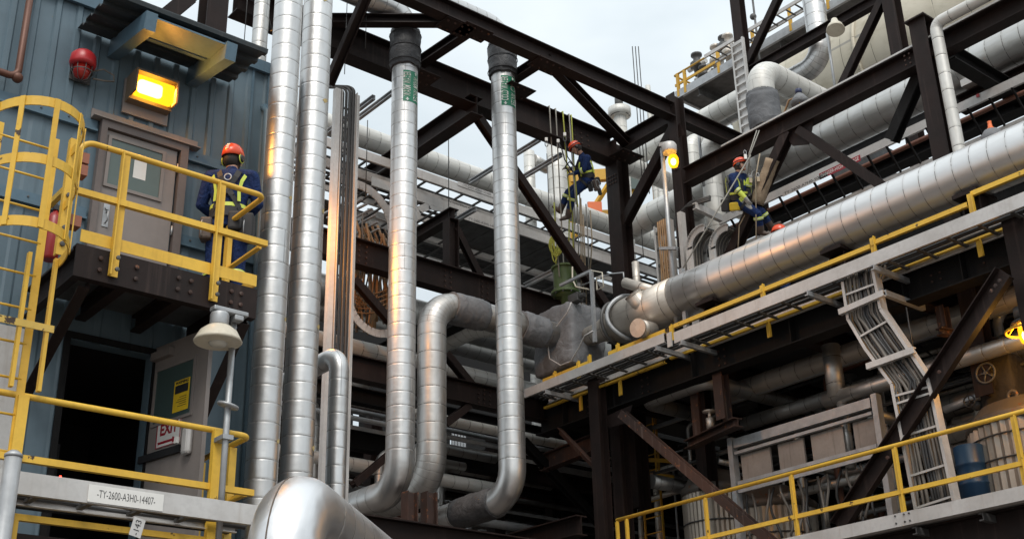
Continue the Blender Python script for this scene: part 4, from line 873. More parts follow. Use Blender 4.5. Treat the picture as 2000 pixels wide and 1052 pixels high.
# ================================================================ rack front: cable tray, yellow angles, lower walkway railing
a, b = ly((1023, 772), (1300, 656), TX); z1_ = a.z; ta, tb = ly((1318, 659), (2000, 391), TX); z2_ = tb.z
tr2 = tray('pale tray edge running below the wrapped valve at the inner corner of the rack', (TX, a.y, z1_), (TX, b.y+.02, z1_), X*.62, .17, .5)
tr3 = tray('long pale cable tray edging the right pipe rack below the long silver pipe', (TX, ta.y, z2_), (TX, 3, z2_), X*.62, .20, .5)
m = MB(); p = vx(1308, 658, TX-.03); m.box((TX-.05, p.y-.05, z2_-.14), (TX-.024, p.y+.05, z2_+.12)); m.build('splice_plate', M['galv_white'], tr3)
for px in (1340, 1290, 1070, 1740, 1600):
    p = vx(px, 700, TX); zz = (z2_ if px > 1305 else z1_)-.17; m = MB(); m.chan((TX-.12, p.y, zz), (GX-.02, p.y, zz), .08, .06); m.build('tray_bracket', M['galv'], None, 'galvanised bracket arm holding the tray along the rack front', 'bracket', 'tray bracket arms on the rack front')
def cablerun(label, group, mat, a, b, offs, r=.02, wob=.02, seg=14):
    a, b = Vector(a), Vector(b); d = (b-a).normalized()
    for o in offs:
        pts = [a.lerp(b, k/seg)+o+Vector((mnoise.noise(Vector((k*.7, o.x*31+o.z*7, o.y*17))), mnoise.noise(Vector((k*.6, o.y*29+5, o.x*13))), mnoise.noise(Vector((k*.5, o.x*19+9, o.z*23)))))*wob for k in range(seg+1)]
        m = MB(); m.tube(pts, r, 8); m.build('cable', M[mat], None, label, 'cable', group)
cablerun('dark cable lying in the long tray below the thick silver pipe', 'cables in the long rack tray', 'cable', (TX+.1, ta.y, z2_-.02), (TX+.1, 3, z2_-.02), [X*(.08*i)+Z*(.012*(i % 2)) for i in range(6)], .024)
cablerun('dark cable lying in the short tray below the wrapped valve', 'cables in the short corner tray', 'cable', (TX+.1, a.y, z1_-.02), (TX+.1, b.y, z1_-.02), [X*(.1*i) for i in range(5)], .024)
def yangle(label, runs, X_, posts):
    t = thing('yellow_kick_rail', label, 'kick rail', (X_, 10, zdk))
    for p, q in runs:
        a, b = ly(p, q, X_); m = MB(); m.angle(a, b, .072, .06, Z, 1, -1); m.build('rail', M['yellow'], t); zz = a.z
    for px, py in posts:
        p = vx(px, py, X_-.03); m = MB(); m.angle((X_-.03, p.y, p.z+.13), (X_-.03, p.y, p.z-.2), .10, .06, Y, 1, -1); m.build('post', M['yellow'], t)
    return t
yangle('yellow angle rail along the rack edge just under the long silver pipe', (((1318, 640), (1700, 478)), ((1703, 478), (1890, 398)), ((1900, 382), (2080, 300))), TX+.35, ((1310, 648), (1704, 478), (1895, 393), (1488, 570)))
yangle('short yellow angle rail beside the wrapped valve', (((1062, 745), (1155, 705)), ((1190, 692), (1300, 645))), TX+.3, ((1082, 738), (1128, 718), (1205, 684), (1150, 706)))
t = thing('yellow_kick_rail', 'thin yellow angle under the tray along the top of the dark girder', 'kick rail', (GX, 10, zg+.3))
for p, q in (((1064, 797), (1300, 706)), ((1310, 702), (1648, 568)), ((1652, 566), (2060, 406))):
    a, b = ly(p, q, GX-.2); m = MB(); m.angle(a, b, .045, .06, Z, 1, -1); m.build('rail', M['yellow'], t)
for px, py in ((1912, 480), (1500, 640), (1210, 755), (1133, 785)):
    p = vx(px, py, GX-.22); m = MB(); m.angle((GX-.22, p.y, p.z+.12), (GX-.22, p.y, p.z-.16), .09, .05, Y, 1, -1); m.build('post', M['yellow'], t)
# lower walkway
rl = thing('walkway_railing', 'yellow railing on the lower right walkway in front of the tanks and cable ladder', 'railing', (RX, 8, zlow))
a, b = ly((1206, 1017), (2000, 799), RX); zr3 = a.z; m = MB(); m.tube([(RX, a.y, zr3-.001), (RX, a.y, zr3), (RX, 2, zr3)][1:], .032, 14); m.ball((RX, a.y, zr3), .032, 12); m.build('top_rail', M['yellow'], rl)
a2, b2 = ly((1385, 1050), (1990, 905), RX); m = MB(); m.angle((RX-.01, a.y, a2.z), (RX-.01, 2, a2.z), .062, .055, Z, 1, -1); m.build('mid_rail', M['yellow'], rl)
for px, py in ((1207, 1040), (1226, 1040), (1380, 1000), (1552, 985), (1757, 940), (1990, 870)):
    p = vx(px, py, RX); m = MB(); m.angle((RX-.03, p.y, zr3-.03), (RX-.03, p.y, zlow-.13), .085, .06, Y, 1, -1); m.build('post', M['yellow'], rl)
ka, kb = ly((1530, 1051), (2000, 949), RX-.05); kc, kd = ly((1627, 1052), (2000, 981), RX-.05)
m = MB(); m.box((RX-.08, 2, kc.z), (RX-.068, 17.2, ka.z)); m.box((RX-.068, 2, kc.z), (RX+.06, 17.2, kc.z+.012)); m.build('toe_plate', M['galv_white'], rl)
p = vx(1757, 985, RX-.09); boltset(rl, [(RX-.08, p.y+dy, kc.z+dz) for dy in (-.12, -.04, .1) for dz in (.05, .15)], -X, M['galv_dark'], .014, .012, n=6)
m = MB(); m.ibeam((RX+.3, 2, zlow-.42), (RX+.3, 17, zlow-.42), .5, .25); m.build('steel_beam', M['steel'], None, 'dark beam under the lower right walkway', 'beam')
for px in (1795, 1930): p = vx(px, 1040, RX+.1); m = MB(); m.chan((RX, p.y, zlow-.25), (RX+.9, p.y, zlow-.25), .1, .07); m.build('walkway_bracket', M['galv_dark'], None, 'galvanised bracket under the lower right walkway edge', 'bracket', 'brackets under the walkway')

# vertical cable ladder on the right
CX = 15.2
Lp = [vx(x, y, CX) for x, y in ((1649, 553), (1660, 626), (1694, 684), (1745, 752), (1752, 790), (1795, 1010))]
Rp = [vx(x, y, CX) for x, y in ((1712, 528), (1727, 604), (1752, 640), (1818, 738), (1826, 767), (1872, 985))]
vt = thing('cable_ladder', 'vertical cable ladder with a double bend packed with grey cables on the right', 'cable tray', (CX, Lp[5].y, zlow))
for pts, sg in ((Lp, 1), (Rp, -1)):
    for p, q in zip(pts, pts[1:]):
        m = MB(); m.bar(p, q, .012, .16, X, (0, 0)); m.bar(p, q, .035, .01, X, (sg*.0235, -.075)); m.build('side_rail', M['galv_white'], vt)
def along(pts, t):
    k = min(len(pts)-2, int(t*(len(pts)-1))); f = t*(len(pts)-1)-k; return pts[k].lerp(pts[k+1], f)
for t in (.07, .32, .5, .72, .80, .86, .93, .985):
    m = MB(); p, q = along(Lp, t), along(Rp, t); d = (q-p).normalized(); m.bar(p+d*.01-X*.05, q-d*.01-X*.05, .03, .025, X); m.build('rung', M['galv_white'], vt)
for (x1_, y1_), (x2_, y2_) in (((1640, 610), (1727, 572)), ((1694, 716), (1787, 683))):
    m = MB(); p, q = vx(x1_, y1_, CX-.11), vx(x2_, y2_, CX-.11); m.chan(p, q, .09, .07, Z); m.build('strut_bar', M['galv_white'], vt)
m = MB(); p = vx(1727, 572, CX); m.chan(p, p+X*1.0, .09, .07, Z); m.build('strut_bar', M['galv'], vt); m = MB(); p = vx(1770, 600, CX+.4); m.tube([p, p-Z*.62], .012, 8); m.build('hanger_rod', M['galv_dark'], vt)
NC = 15
for i in range(NC):
    f = (i+.6)/NC; pts = []
    for k in range(26):
        t = k/25; p = along(Lp, t).lerp(along(Rp, t), .04+.92*f); pts.append(p + X*(-.015+.028*(i % 2)) + Vector((.015*mnoise.noise(Vector((k*.35, i*3.1, 0))), .05*mnoise.noise(Vector((k*.25, i*2.7, 4))), 0)))
    pts = [pts[0]+Z*.22+X*.06+Y*.04*(i-7)/7] + pts
    m = MB(); m.tube(pts, random.choice((.020, .024, .028)), 8); m.build('cable', M[random.choice(('cable_grey', 'cable_grey', 'cable', 'cable_tan2') if False else ('cable_grey', 'cable_grey', 'cable'))], None, 'grey cable strapped in the vertical cable ladder with a double bend', 'cable', 'cables in the right vertical ladder')
for i in range(6):
    pts = [vx(1690+i*7+random.uniform(-6, 6), 545, CX+.03), vx(1685+i*9, 520-random.random()*8, TX+.2), vx(1650+i*12, 528-random.random()*14, TX+.35), vx(1600+i*10, 548-random.random()*10, TX+.4)]
    m = MB(); P_, _ = bend(pts, .05); m.tube(P_, .02, 8); m.build('cable', M['cable_grey'], None, 'loose grey cable looping from the tray into the vertical ladder', 'cable', 'loose cables at the ladder top')

# ================================================================ lower right interior
def hp(label, pts, r, mat='clad_tan', R=None, gores=None, group=None, L=.33): return pipe('insulated_pipe', label, pts, r, M[mat], R, gores, group=group, n=22, L=L)
a, b = ly((1262, 785), (1345, 757), 16.1); hp('short dull pipe making a horizontal U turn under the dark girder', [Vector((18, a.y, a.z)), Vector((16.1, a.y, a.z)), Vector((16.1, b.y-.45, a.z)), Vector((22, b.y-.45, a.z))], .135, 'clad_dull', [.2, .22], [4, 0])
a, b = ly((1770, 655), (1900, 608), 17.3); hp('thick dull pipe behind the leaning channel brace lit orange from below', [Vector((17.3, a.y+4, a.z)), Vector((17.3, 3, a.z))], .19)
a, b = ly((1613, 782), (1990, 668), 16.6); t = thing('insulated_pipe', 'dull pipe with a T branch passing behind the vertical cable ladder', 'pipe', (16.6, a.y, a.z))
pipe('cladding', None, [Vector((16.6, a.y, a.z)), Vector((16.6, 3, a.z))], .125, M['clad_dull'], parent=t); p, q = lz((1622, 655), (1632, 775), 0, 16.6); pipe('branch', None, [Vector((16.6, p.y, zg-.2)), Vector((16.6, p.y, a.z))], .15, M['clad_dull'], parent=t)
pipe('branch', None, [Vector((16.6, vx(1645, 790, 16.6).y, a.z)), Vector((16.6, vx(1645, 790, 16.6).y, a.z-1.2))], .085, M['clad_dull'], parent=t)
a, b = ly((1720, 745), (1790, 722), 17.6); hp('dark pipe behind the T branch pipe', [Vector((17.6, a.y+3, a.z)), Vector((17.6, 3, a.z))], .13, 'clad_dull')
p = vx(1945, 720, 17.5); hp('dark elbow pipe at the right edge behind the glowing lamp', [Vector((17.5, p.y, 6)), Vector((17.5, p.y, vx(1960, 690, 17.5).z)), Vector((17.5, 3, vx(1960, 690, 17.5).z))], .17, 'clad_dull', [.3], [4])
# hanger for the U pipe
hg = thing('pipe_hanger', 'rusty brown hanging support frame below the dark girder', 'support', (16.2, vx(1390, 800, 16.2).y, vx(1390, 850, 16.2).z))
p, q = lz((1408, 735), (1414, 820), 0, 15.9); zq = q.z; ib(hg, (15.9, p.y, zg-.33), (15.9, p.y, zq), .2, .2, 'post', X, 'steel_rust'); p2, q2 = lz((1362, 770), (1366, 835), 0, 16.3); ib(hg, (16.3, p2.y, zg-.33), (16.3, p2.y, zq), .18, .18, 'post', X, 'steel_rust')
ib(hg, (15.95, p.y-.25, zq-.09), (16.3, p2.y+.3, zq-.09), .16, .2, 'beam', Z, 'steel_rust')
m = MB(); c = vx(1386, 812, 16.1); m.lathe([(.07, 0), (.07, .2), (.03, .21), (.03, .3), (.12, .31), (.12, .33)], (16.1, c.y, zq-.009), Z, 16); m.build('spring_can', M['clad_tan'], hg)
# small orange lit bracket under the thick pipe
bk = thing('pipe_bracket', 'small brown bracket under the girder lit orange by the lamp', 'support', vx(1850, 640, 16.4)); p, q = lz((1838, 590), (1845, 640), 0, 16.3); ib(bk, (16.3, p.y, zg-.33), (16.3, p.y, q.z), .16, .14, 'post', X, 'steel_rust'); ib(bk, (16.2, p.y+.05, q.z-.06), (17.6, p.y-.25, q.z-.06), .11, .12, 'beam', Z, 'steel_rust')
# panel frame
PX = 16.4
pf2 = thing('panel_rack', 'galvanised rack of hanging flat grey panels behind the yellow railing', 'panel rack', (PX, vx(1580, 900, PX).y, zlow))
tl, trr = ly((1430, 868), (1712, 785), PX); bl = vx(1441, 1050, PX)
for yy in (tl.y, trr.y): m = MB(); m.chan((PX, yy, tl.z+.12), (PX, yy, zlow), .14, .10, X); m.build('post', M['galv'], pf2)
for dz, hh in ((0, .16), (-.17, .05)): m = MB(); m.chan((PX-.02, tl.y-.08, tl.z+dz), (PX-.02, trr.y+.08, tl.z+dz), hh, .08); m.build('top_beam', M['galv'], pf2)
zl0 = vx(1440, 945, PX).z
for dz in (0, -.14): m = MB(); m.bar((PX-.03, tl.y-.08, zl0+dz), (PX-.03, trr.y+.08, zl0+dz), .04, .06); m.build('lower_bar', M['galv'], pf2)
pan = paint('streaked_grey_panel', (.36, .315, .28), (.25, .215, .19), .5, patch=1, streak=.6, streak_c=(.12, .085, .065), metal=.3)
for p0, p1 in ((1442, 1498), (1514, 1563), (1578, 1640), (1660, 1712)):
    ya, yb = vx(p0, 880-(p0-1442)*.29, PX).y, vx(p1, 880-(p1-1442)*.29, PX).y; m = MB(); m.box((PX+.05, yb, zl0+.04), (PX+.09, ya, tl.z-.20)); m.build('panel', pan, pf2)
for i in range(14):
    yy = tl.y+(trr.y-tl.y)*(i+.5+random.uniform(-.3, .3))/14; m = MB(); P_ = [Vector((PX+.1+.05*sin(k*.9+i), yy+.06*sin(k*.7+i*2), zl0-.18-.14*k)) for k in range(7)]; m.tube(P_, .022, 8); m.build('cable', M['cable_grey'] if i % 3 else M['cable'], None, 'grey cable hanging below the rack of flat grey panels', 'cable', 'cables hanging below the panel rack')
# ribbed tanks
def tank(label, cx, cy, r, z0, z1, dome=.35, ribs=44):
    t = thing('ribbed_tank', label, 'tank', (cx, cy, z0)); m = MB(); n = ribs*2; n0 = 0
    for z in (z0, z1):
        for k in range(n): a = 2*pi*k/n; rr = r*(1 if k % 2 else 1.035); m.v.append(Vector((cx+rr*cos(a), cy+rr*sin(a), z)))
    for k in range(n): m.face((k, (k+1) % n, n+(k+1) % n, n+k))
    m.build('ribbed_shell', M['clad_tank2'], t); m = MB(); m.lathe([(r*1.05, z1-.02), (r*1.05, z1+.12), (r*.98, z1+.14), (r*.8, z1+.14+dome*.55), (r*.4, z1+.14+dome*.92), (.12, z1+.14+dome), (.12, z1+.2+dome)], (cx, cy, 0), Z, 32); m.build('domed_top', M['tank_top'], t)
    for z in (z0+(z1-z0)*.25, z0+(z1-z0)*.6, z0+(z1-z0)*.85): m = MB(); m.tube([(cx+r*1.05*cos(2*pi*k/40), cy+r*1.05*sin(2*pi*k/40), z) for k in range(40)], .014, 6, closed=True); m.build('strap', M['galv_dark'], t)
    return t
M['clad_tank2'] = paint('ribbed_metal_shell', (.48, .42, .35), (.36, .31, .26), .42, metal=.6, streak=.4, streak_c=(.2, .15, .11)); M['tank_top'] = paint('rusty_dome_metal', (.17, .15, .13), (.11, .095, .085), .55, metal=.3, chip=(.2, .08, .03), chip_amt=.62)
c = vx(2012, 800, 17.4); tk = tank('large ribbed tank with a rusty domed top at the right edge', 17.4, c.y, .92, zlow, vx(1960, 838, 17.0).z)
m = MB(); p = vx(1978, 772, 16.8); m.tube([p+Vector((0, .07*cos(2*pi*k/16), .07*sin(2*pi*k/16))) for k in range(16)], .025, 8, closed=True); m.build('lifting_lug', M['tank_top'], tk)
c = vx(1400, 980, 17.6); tank('ribbed tank half hidden by the left post of the panel rack', 17.6, c.y, .62, zlow-2, vx(1408, 955, 17.3).z)
c = vx(1510, 1000, 18.0); tank('ribbed tank seen under the hanging cables of the panel rack', 18.0, c.y, .75, zlow-2, vx(1510, 985, 17.5).z)
# blue drum, valve, lamp
p = vx(1905, 955, 16.5); bd = thing('blue_drum', 'dark blue steel drum standing beside the large ribbed tank', 'drum', (16.5, p.y, zlow)); zt_ = vx(1905, 868, 16.5).z
m = MB(); H = zt_-zlow-.25; m.lathe([(.2, 0), (.215, .01), (.215, H*.33), (.228, H*.35), (.215, H*.37), (.215, H*.65), (.228, H*.67), (.215, H*.69), (.215, H-.01), (.2, H)], (16.5, p.y, zlow+.25), Z, 28); m.build('drum_body', M['blue_drum'], bd); m = MB(); m.box((16.3, p.y-.2, zlow), (16.7, p.y+.2, zlow+.249)); m.build('stand', M['galv_dark'], bd)
p = vx(1938, 745, 17.0); gv = thing('gate_valve', 'dark dirty valve with a spoked hand wheel at the right', 'valve', p)
m = blanket(p.x+.2, p.y-.1, p.z-.05, .32, .30, .42); m.build('valve_body', cloth('dirty_valve_jacket', (.04, .036, .034), .8, .6, 8), gv)
c = vx(1925, 728, 16.7); m = MB(); m.tube([c+Vector((0, .15*cos(2*pi*k/24), .15*sin(2*pi*k/24))) for k in range(24)], .018, 8, closed=True)
for k in range(5): t = 2*pi*k/5; m.tube([c, c+Vector((0, .15*cos(t), .15*sin(t)))], .012, 6)
m.tube([c-X*.02, c+X*.25], .03, 8); m.build('hand_wheel', M['galv_dark'], gv)
p = vx(1895, 790, 16.9); m = MB(); m.tube([vx(1845, 800, 16.9), vx(1915, 772, 16.9)], .06, 12); m.build('thin_pipe', M['galv'], None, 'short bright pipe below the hand wheel valve', 'pipe')
gv2 = thing('small_valve', 'small black hand valve on the pipe above the blue drum', 'valve', vx(1893, 795, 16.8)); c = vx(1893, 783, 16.75)
m = MB(); m.tube([c+Vector((0, .09*cos(2*pi*k/18), .09*sin(2*pi*k/18))) for k in range(18)], .012, 6, closed=True); m.tube([c, c+X*.2], .02, 8); m.tube([c-Y*.09, c+Y*.09], .008, 6); m.tube([c-Z*.09, c+Z*.09], .008, 6); m.build('hand_wheel', M['black'], gv2)
m = MB(); m.ball(c+X*.2-Z*.02, .09, 12); m.build('valve_body', M['galv_dark'], gv2)
hp('dirty pipe low behind the small black hand valve', [vx(1850, 850, 17.2), vx(1900, 826, 17.2)+Y*-2.5], .14, 'clad_dull')
hp('pale pipe low behind the blue drum', [vx(1845, 895, 17.4)+Y*.2, vx(1900, 880, 17.4)+Y*-2.5], .2, 'clad_tan')
lm = thing('caged_pendant_lamp', 'glowing amber pendant lamp with a yellow guard ring at the right edge', 'lamp', vx(1995, 650, 16.1)); c = vx(2004, 648, 16.1)
m = MB(); m.lathe([(.10, .10), (.17, .06), (.19, .03), (.12, .0)][::-1], c+Z*.1, Z, 20); m.lathe([(.12, .2), (.12, .36), (.06, .38)], c, Z, 16); m.build('lamp_head', M['galv_dark'], lm)
m = MB(); m.lathe([(.03, -.17), (.08, -.15), (.105, -.08), (.105, .05), (.09, .09)], c, Z, 18); m.build('globe', M['lens'], lm); m = MB(); m.ball(c-Z*.05, .06, 12, (1, 1, 1.4)); m.build('bulb', M['lamp_hot3'], lm); q_ = bpy.data.lights.new('pendant_lamp', 'POINT'); q_.energy = 28; q_.color = (1, .46, .08); q_.shadow_soft_size = .07; qo = bpy.data.objects.new('pendant_lamp', q_); COL.objects.link(qo); qo.location = c-Z*.24
m = MB(); m.tube([c+Vector((.27*cos(2*pi*k/32), .27*sin(2*pi*k/32), .02)) for k in range(32)], .018, 8, closed=True)
for k in range(4): t = pi*k/2; m.tube([c+Vector((.27*cos(t), .27*sin(t), .02)), c+Vector((.12*cos(t), .12*sin(t), .16))], .010, 6)
m.build('guard_ring', M['yellow'], lm)
# deep yellow caged ladder
YX = 18.3
p0, p1 = lz((1248, 840), (1262, 1050), 0, YX); q0, q1 = lz((1282, 830), (1296, 1050), 0, YX)
yl2 = thing('caged_ladder', 'dusty yellow caged ladder deep in the shade behind the brown columns', 'ladder', (YX, p0.y, p1.z-1))
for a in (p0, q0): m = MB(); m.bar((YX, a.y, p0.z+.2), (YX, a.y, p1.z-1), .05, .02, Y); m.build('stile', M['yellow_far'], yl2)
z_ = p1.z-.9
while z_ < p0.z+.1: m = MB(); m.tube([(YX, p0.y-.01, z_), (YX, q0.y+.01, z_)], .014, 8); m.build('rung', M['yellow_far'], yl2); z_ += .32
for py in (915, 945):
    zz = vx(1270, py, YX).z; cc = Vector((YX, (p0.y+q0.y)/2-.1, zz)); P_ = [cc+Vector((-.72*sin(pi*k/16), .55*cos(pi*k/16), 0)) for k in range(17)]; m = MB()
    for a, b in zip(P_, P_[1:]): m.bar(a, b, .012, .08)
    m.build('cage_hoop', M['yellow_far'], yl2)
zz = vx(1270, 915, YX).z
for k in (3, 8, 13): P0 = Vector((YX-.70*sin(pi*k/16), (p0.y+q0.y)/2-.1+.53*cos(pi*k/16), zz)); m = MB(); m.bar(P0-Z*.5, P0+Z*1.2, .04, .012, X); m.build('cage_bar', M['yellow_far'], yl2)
# unlit dome behind column
c = vx(1232, 868, 17.2); dl_ = thing('dome_lamp', 'unlit cream dome lamp hanging behind the brown columns', 'lamp', c); m = MB(); m.lathe([(.19, 0), (.2, .012), (.17, .1), (.1, .17), (.06, .18)], c-Z*.08, Z, 20); m.build('lamp_shade', M['cream'], dl_); m = MB(); m.lathe([(.06, .101), (.07, .25), (.02, zg-.4-c.z)], c, Z, 12); m.build('stem', M['galv_dark'], dl_)
# ================================================================ upper right background
a, b = ly((1600, 279), (2000, 80), 19.2); ep = vx(1385, 390, 19.2); hp('wide grey pipe passing behind the upper right column', [Vector((19.2, ep.y+1.5, a.z)), Vector((19.2, 2, a.z))], .37, 'clad_dull')
b1 = thing('pipe_support', 'pale saddle support under the wide grey pipe at the right', 'support', vx(1875, 160, 19.2)); m = MB(); p = vx(1905, 150, 19.2); m.box((18.9, p.y-.15, a.z-.48), (19.5, p.y+.15, a.z-.34)); m.build('saddle', M['galv_white'], b1)
ib(b1, (19.2, p.y+.4, a.z-.65), (19.2, p.y-2.6, a.z-.65), .3, .3, 'beam')
# U pipe
ux = 18.6; p, q = lz((1486, 150), (1492, 240), 0, ux); zt_ = vx(1488, 133, ux).z; e = vy(1640, 192, p.y); t = thing('insulated_pipe', 'thick pale pipe looping over with a grey jacket at its foot', 'pipe', (ux, p.y, q.z))
pipe('cladding', None, [Vector((ux, p.y, q.z-.9)), Vector((ux, p.y, zt_)), Vector((ux+4.5, p.y, zt_))], .285, M['clad_white'], R=.42, gores=[9], parent=t, n=32)
sleeve('insulation_jacket', vx(1498, 254, ux), vx(1488, 186, ux), .345, M['grey_fabric2'], t, .06, seed=8)
# second smaller loop
sx_ = 18.4; p, q = lz((1385, 285), (1390, 350), 0, sx_); zt_ = vx(1385, 272, sx_).z; hp('small pale loop pipe behind the corner column and the lit lamp', [Vector((sx_, p.y, q.z-2)), Vector((sx_, p.y, zt_)), Vector((sx_+3, p.y, zt_))], .215, 'clad_white', [.33], [9])
p, q = lz((1350, 285), (1354, 345), 0, 19.5); hp('pale vertical pipe just right of the corner column', [Vector((19.5, p.y, q.z-2)), Vector((19.5, p.y, p.z+.2)), Vector((21.5, p.y, p.z+.2))], .2, 'clad_white', [.32], [7])
a, b = ly((1337, 257), (1440, 194), 22); hp('pale pipe below the high grey platform', [Vector((22, a.y+2, a.z)), Vector((22, b.y-.9, a.z)), Vector((25.5, b.y-.9, a.z))], .26, 'clad_white', [.5], [7])
p, q = lz((1363, 250), (1372, 330), 0, 18.0); m = MB(); m.tube([p+Z*.3, q-Z*.4], .03, 8); m.build('thin_post', M['galv'], None, 'thin galvanised post among the pale pipes right of the corner column', 'post')
# vertical pipe with elbow in front of the vessel
vx_ = 22.5; p, q = lz((1590, 0), (1600, 95), 0, vx_); zb_ = vx(1606, 122, vx_).z; hp('silver pipe coming down and turning in front of the big pale vessel', [Vector((vx_, p.y, p.z+2.5)), Vector((vx_, p.y, zb_)), Vector((vx_, p.y+4.5, zb_))], .27, 'clad', [.5], [8])
# vessel
VX, VR = 26, 1.75; ct = vx(1665, 172, VX); y0 = vx(1520, 250, VX).y
vs = thing('storage_vessel', 'huge pale weathered horizontal vessel in the upper right background', 'vessel', (VX, y0-5, ct.z-VR))
m = MB(); m.tube([(VX, y0+.9, ct.z), (VX, y0+.75, ct.z), (VX, y0+.45, ct.z), (VX, y0, ct.z), (VX, 2, ct.z)], [.3, .9, 1.5, VR, VR], 64, [0, .3, .6, 1, 1+y0-2]); m.build('shell', M['clad_tank'], vs)
yy = vx(1735, 60, VX).y; m = MB(); m.tube([(VX+(VR+.02)*cos(2*pi*k/48), yy, ct.z+(VR+.02)*sin(2*pi*k/48)) for k in range(48)], .06, 6, closed=True); m.build('girth_ring', M['clad_tank'], vs)
for f in (.15, .5, .85): m = MB(); yy = y0+(2-y0)*f; m.box((VX-1.2, yy-.2, ct.z-VR-1.5), (VX+1.2, yy+.2, ct.z-VR+.15)); m.build('saddle', M['galv_dark'], vs)
# frame F6
F6 = frame('distant brown steel bay with slanting braces in front of the big pale vessel', (22.5, 10, 10))
p, q = lz((1435, 0), (1459, 130), 0, 22); ib(F6, (22, p.y, p.z+2), (22, p.y, 12), .26, .28, 'column', X)
a, b = ly((1511, 111), (1720, 3), 22); ib(F6, (22, p.y-.14, a.z), (22, 4, a.z), .27, .2)
ib(F6, vx(1523, -8, 22), vx(1462, 122, 22), .18, .18, 'brace', X); ib(F6, vx(1726, -4, 21.8), vx(1642, 175, 21.8), .18, .18, 'brace', X)
p, q = lz((1741, 0), (1758, 108), 0, 21.8); ib(F6, (21.8, p.y, p.z+2), (21.8, p.y, 12), .30, .30, 'column', X)
# white vertical cable tray in front of it
p, q = lz((1442, 78), (1457, 255), 0, 20.5); tray('pale vertical cable tray standing left of the thick pale loop pipe', (20.5, p.y+.16, p.z), (20.5, p.y+.16, q.z-1), Y*-.33, .08, .22, 'galv_white', 'galv_white'); m = MB(); m.box((20.52, p.y-.16, q.z-1), (20.53, p.y+.15, p.z)); m.build('cover_plate', M['galv_white'], None, 'pale cover sheet behind the vertical cable tray left of the loop pipe', 'cover')
a, b = ly((1342, 132), (1440, 75), 26.5)
# high grey platform
HX = 28.0; a, b = ly((1321, 190), (1574, 38), HX); hpf = thing('high_platform', 'high grey platform with yellow posts and handrail against the sky', 'platform', (HX, b.y, a.z))
m = MB(); m.chan((HX, a.y, a.z), (HX, 4, a.z), .3, .1); m.build('edge_beam', M['galv'], hpf)
m = MB(); m.box((HX+.05, 4, a.z-.1), (HX+3.2, a.y, a.z-.02)); m.build('deck', M['galv_dark'], hpf)
m = MB(); m.chan((HX+.05, a.y-.04, a.z), (HX+3.2, a.y-.04, a.z), .3, .1); m.build('edge_beam', M['galv'], hpf)
for px in (1360, 1440, 1530, 1620): p = vx(px, 150, HX); m = MB(); m.ibeam((HX+.06, p.y, a.z-.27), (HX+3.2, p.y, a.z-.27), .3, .16); m.build('joist', M['galv_dark'], hpf)
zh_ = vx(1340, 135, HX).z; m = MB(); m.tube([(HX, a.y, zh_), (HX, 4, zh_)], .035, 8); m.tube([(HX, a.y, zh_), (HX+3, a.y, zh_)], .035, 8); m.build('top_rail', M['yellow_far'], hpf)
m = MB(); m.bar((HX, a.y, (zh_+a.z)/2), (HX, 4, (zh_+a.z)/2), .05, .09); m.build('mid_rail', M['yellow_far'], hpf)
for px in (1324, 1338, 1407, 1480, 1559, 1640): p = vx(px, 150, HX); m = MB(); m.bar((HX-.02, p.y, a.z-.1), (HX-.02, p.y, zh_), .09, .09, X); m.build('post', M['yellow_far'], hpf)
tray('pale cable tray along the edge of the high grey platform', (HX-.4, vx(1400, 155, HX-.4).y, a.z+.1), (HX-.4, 5, a.z+.1), X*-.5, .12, .35)
for px, py, s_ in ((1362, 128, .35), (1376, 148, .25), (1400, 120, .5), (1424, 104, .6), (1415, 92, .3)):
    p = vx(px, py, HX+.8); t = thing('small_equipment', 'dark small valve assembly standing on the high grey platform', 'valve', p, 'valve assemblies on the high platform'); m = MB(); m.lathe([(.12, -s_*1.2), (.14, -.1), (.25, -.08), (.25, .08), (.14, .1), (.12, s_), (.2, s_+.03), (.2, s_+.1)], p, Z, 12); m.build('valve_body', M['galv_dark'] if s_ < .5 else M['clad_tan'], t); m = MB(); m.tube([p-Y*.4, p+Y*.4], .1, 10); m.build('pipe_stub', M['clad_white'], t)
p = vx(1470, 0, 27.5); m = MB(); m.tube([p+Z*1, p-Z*4.4], .035, 6); ta_ = m.build('antenna_mast', M['galv_dark'], None, 'thin mast with a round knob beside the high grey platform', 'mast'); MB().ball(vx(1471, 33, 27.5), .11, 12).build('knob', M['galv_dark'], ta_)
# stanchion dome lamp in front of the vessel
p, q = lz((1614, 66), (1632, 168), 0, 21); dm = thing('dome_lamp', 'unlit cream dome lamp on a thin pole in front of the big pale vessel', 'lamp', q); m = MB(); m.tube([p, q-Z*.3], .03, 8); m.tube([p, p+Z*.08-Y*.12, p+Z*.1-Y*.25], .03, 8); m.build('pole', M['galv'], dm)
c = p+Vector((-.1, -.30, .0)); m = MB(); m.lathe([(.20, -.16), (.21, -.15), (.17, -.03), (.10, .07), (.07, .2)], c, Vector((.25, .15, 1)), 18); m.build('lamp_shade', M['cream'], dm)
a, b = ly((1560, 215), (1810, 78), XK+1.2); hr = thing('thin_railing', 'thin yellow handrail on top of the upper right beam', 'railing', b); m = MB(); m.tube([(XK+1.2, vx(1530, 232, XK+1.2).y, a.z), (XK+1.2, 3, a.z)], .022, 8); m.build('top_rail', M['yellow'], hr)
for px in (1640, 1735, 1790, 1883): p = vx(px, 150, XK+1.2); m = MB(); m.bar((XK+1.2, p.y, a.z-.02), (XK+1.2, p.y, a.z-.35), .09, .06, X); m.build('post', M['yellow'], hr)
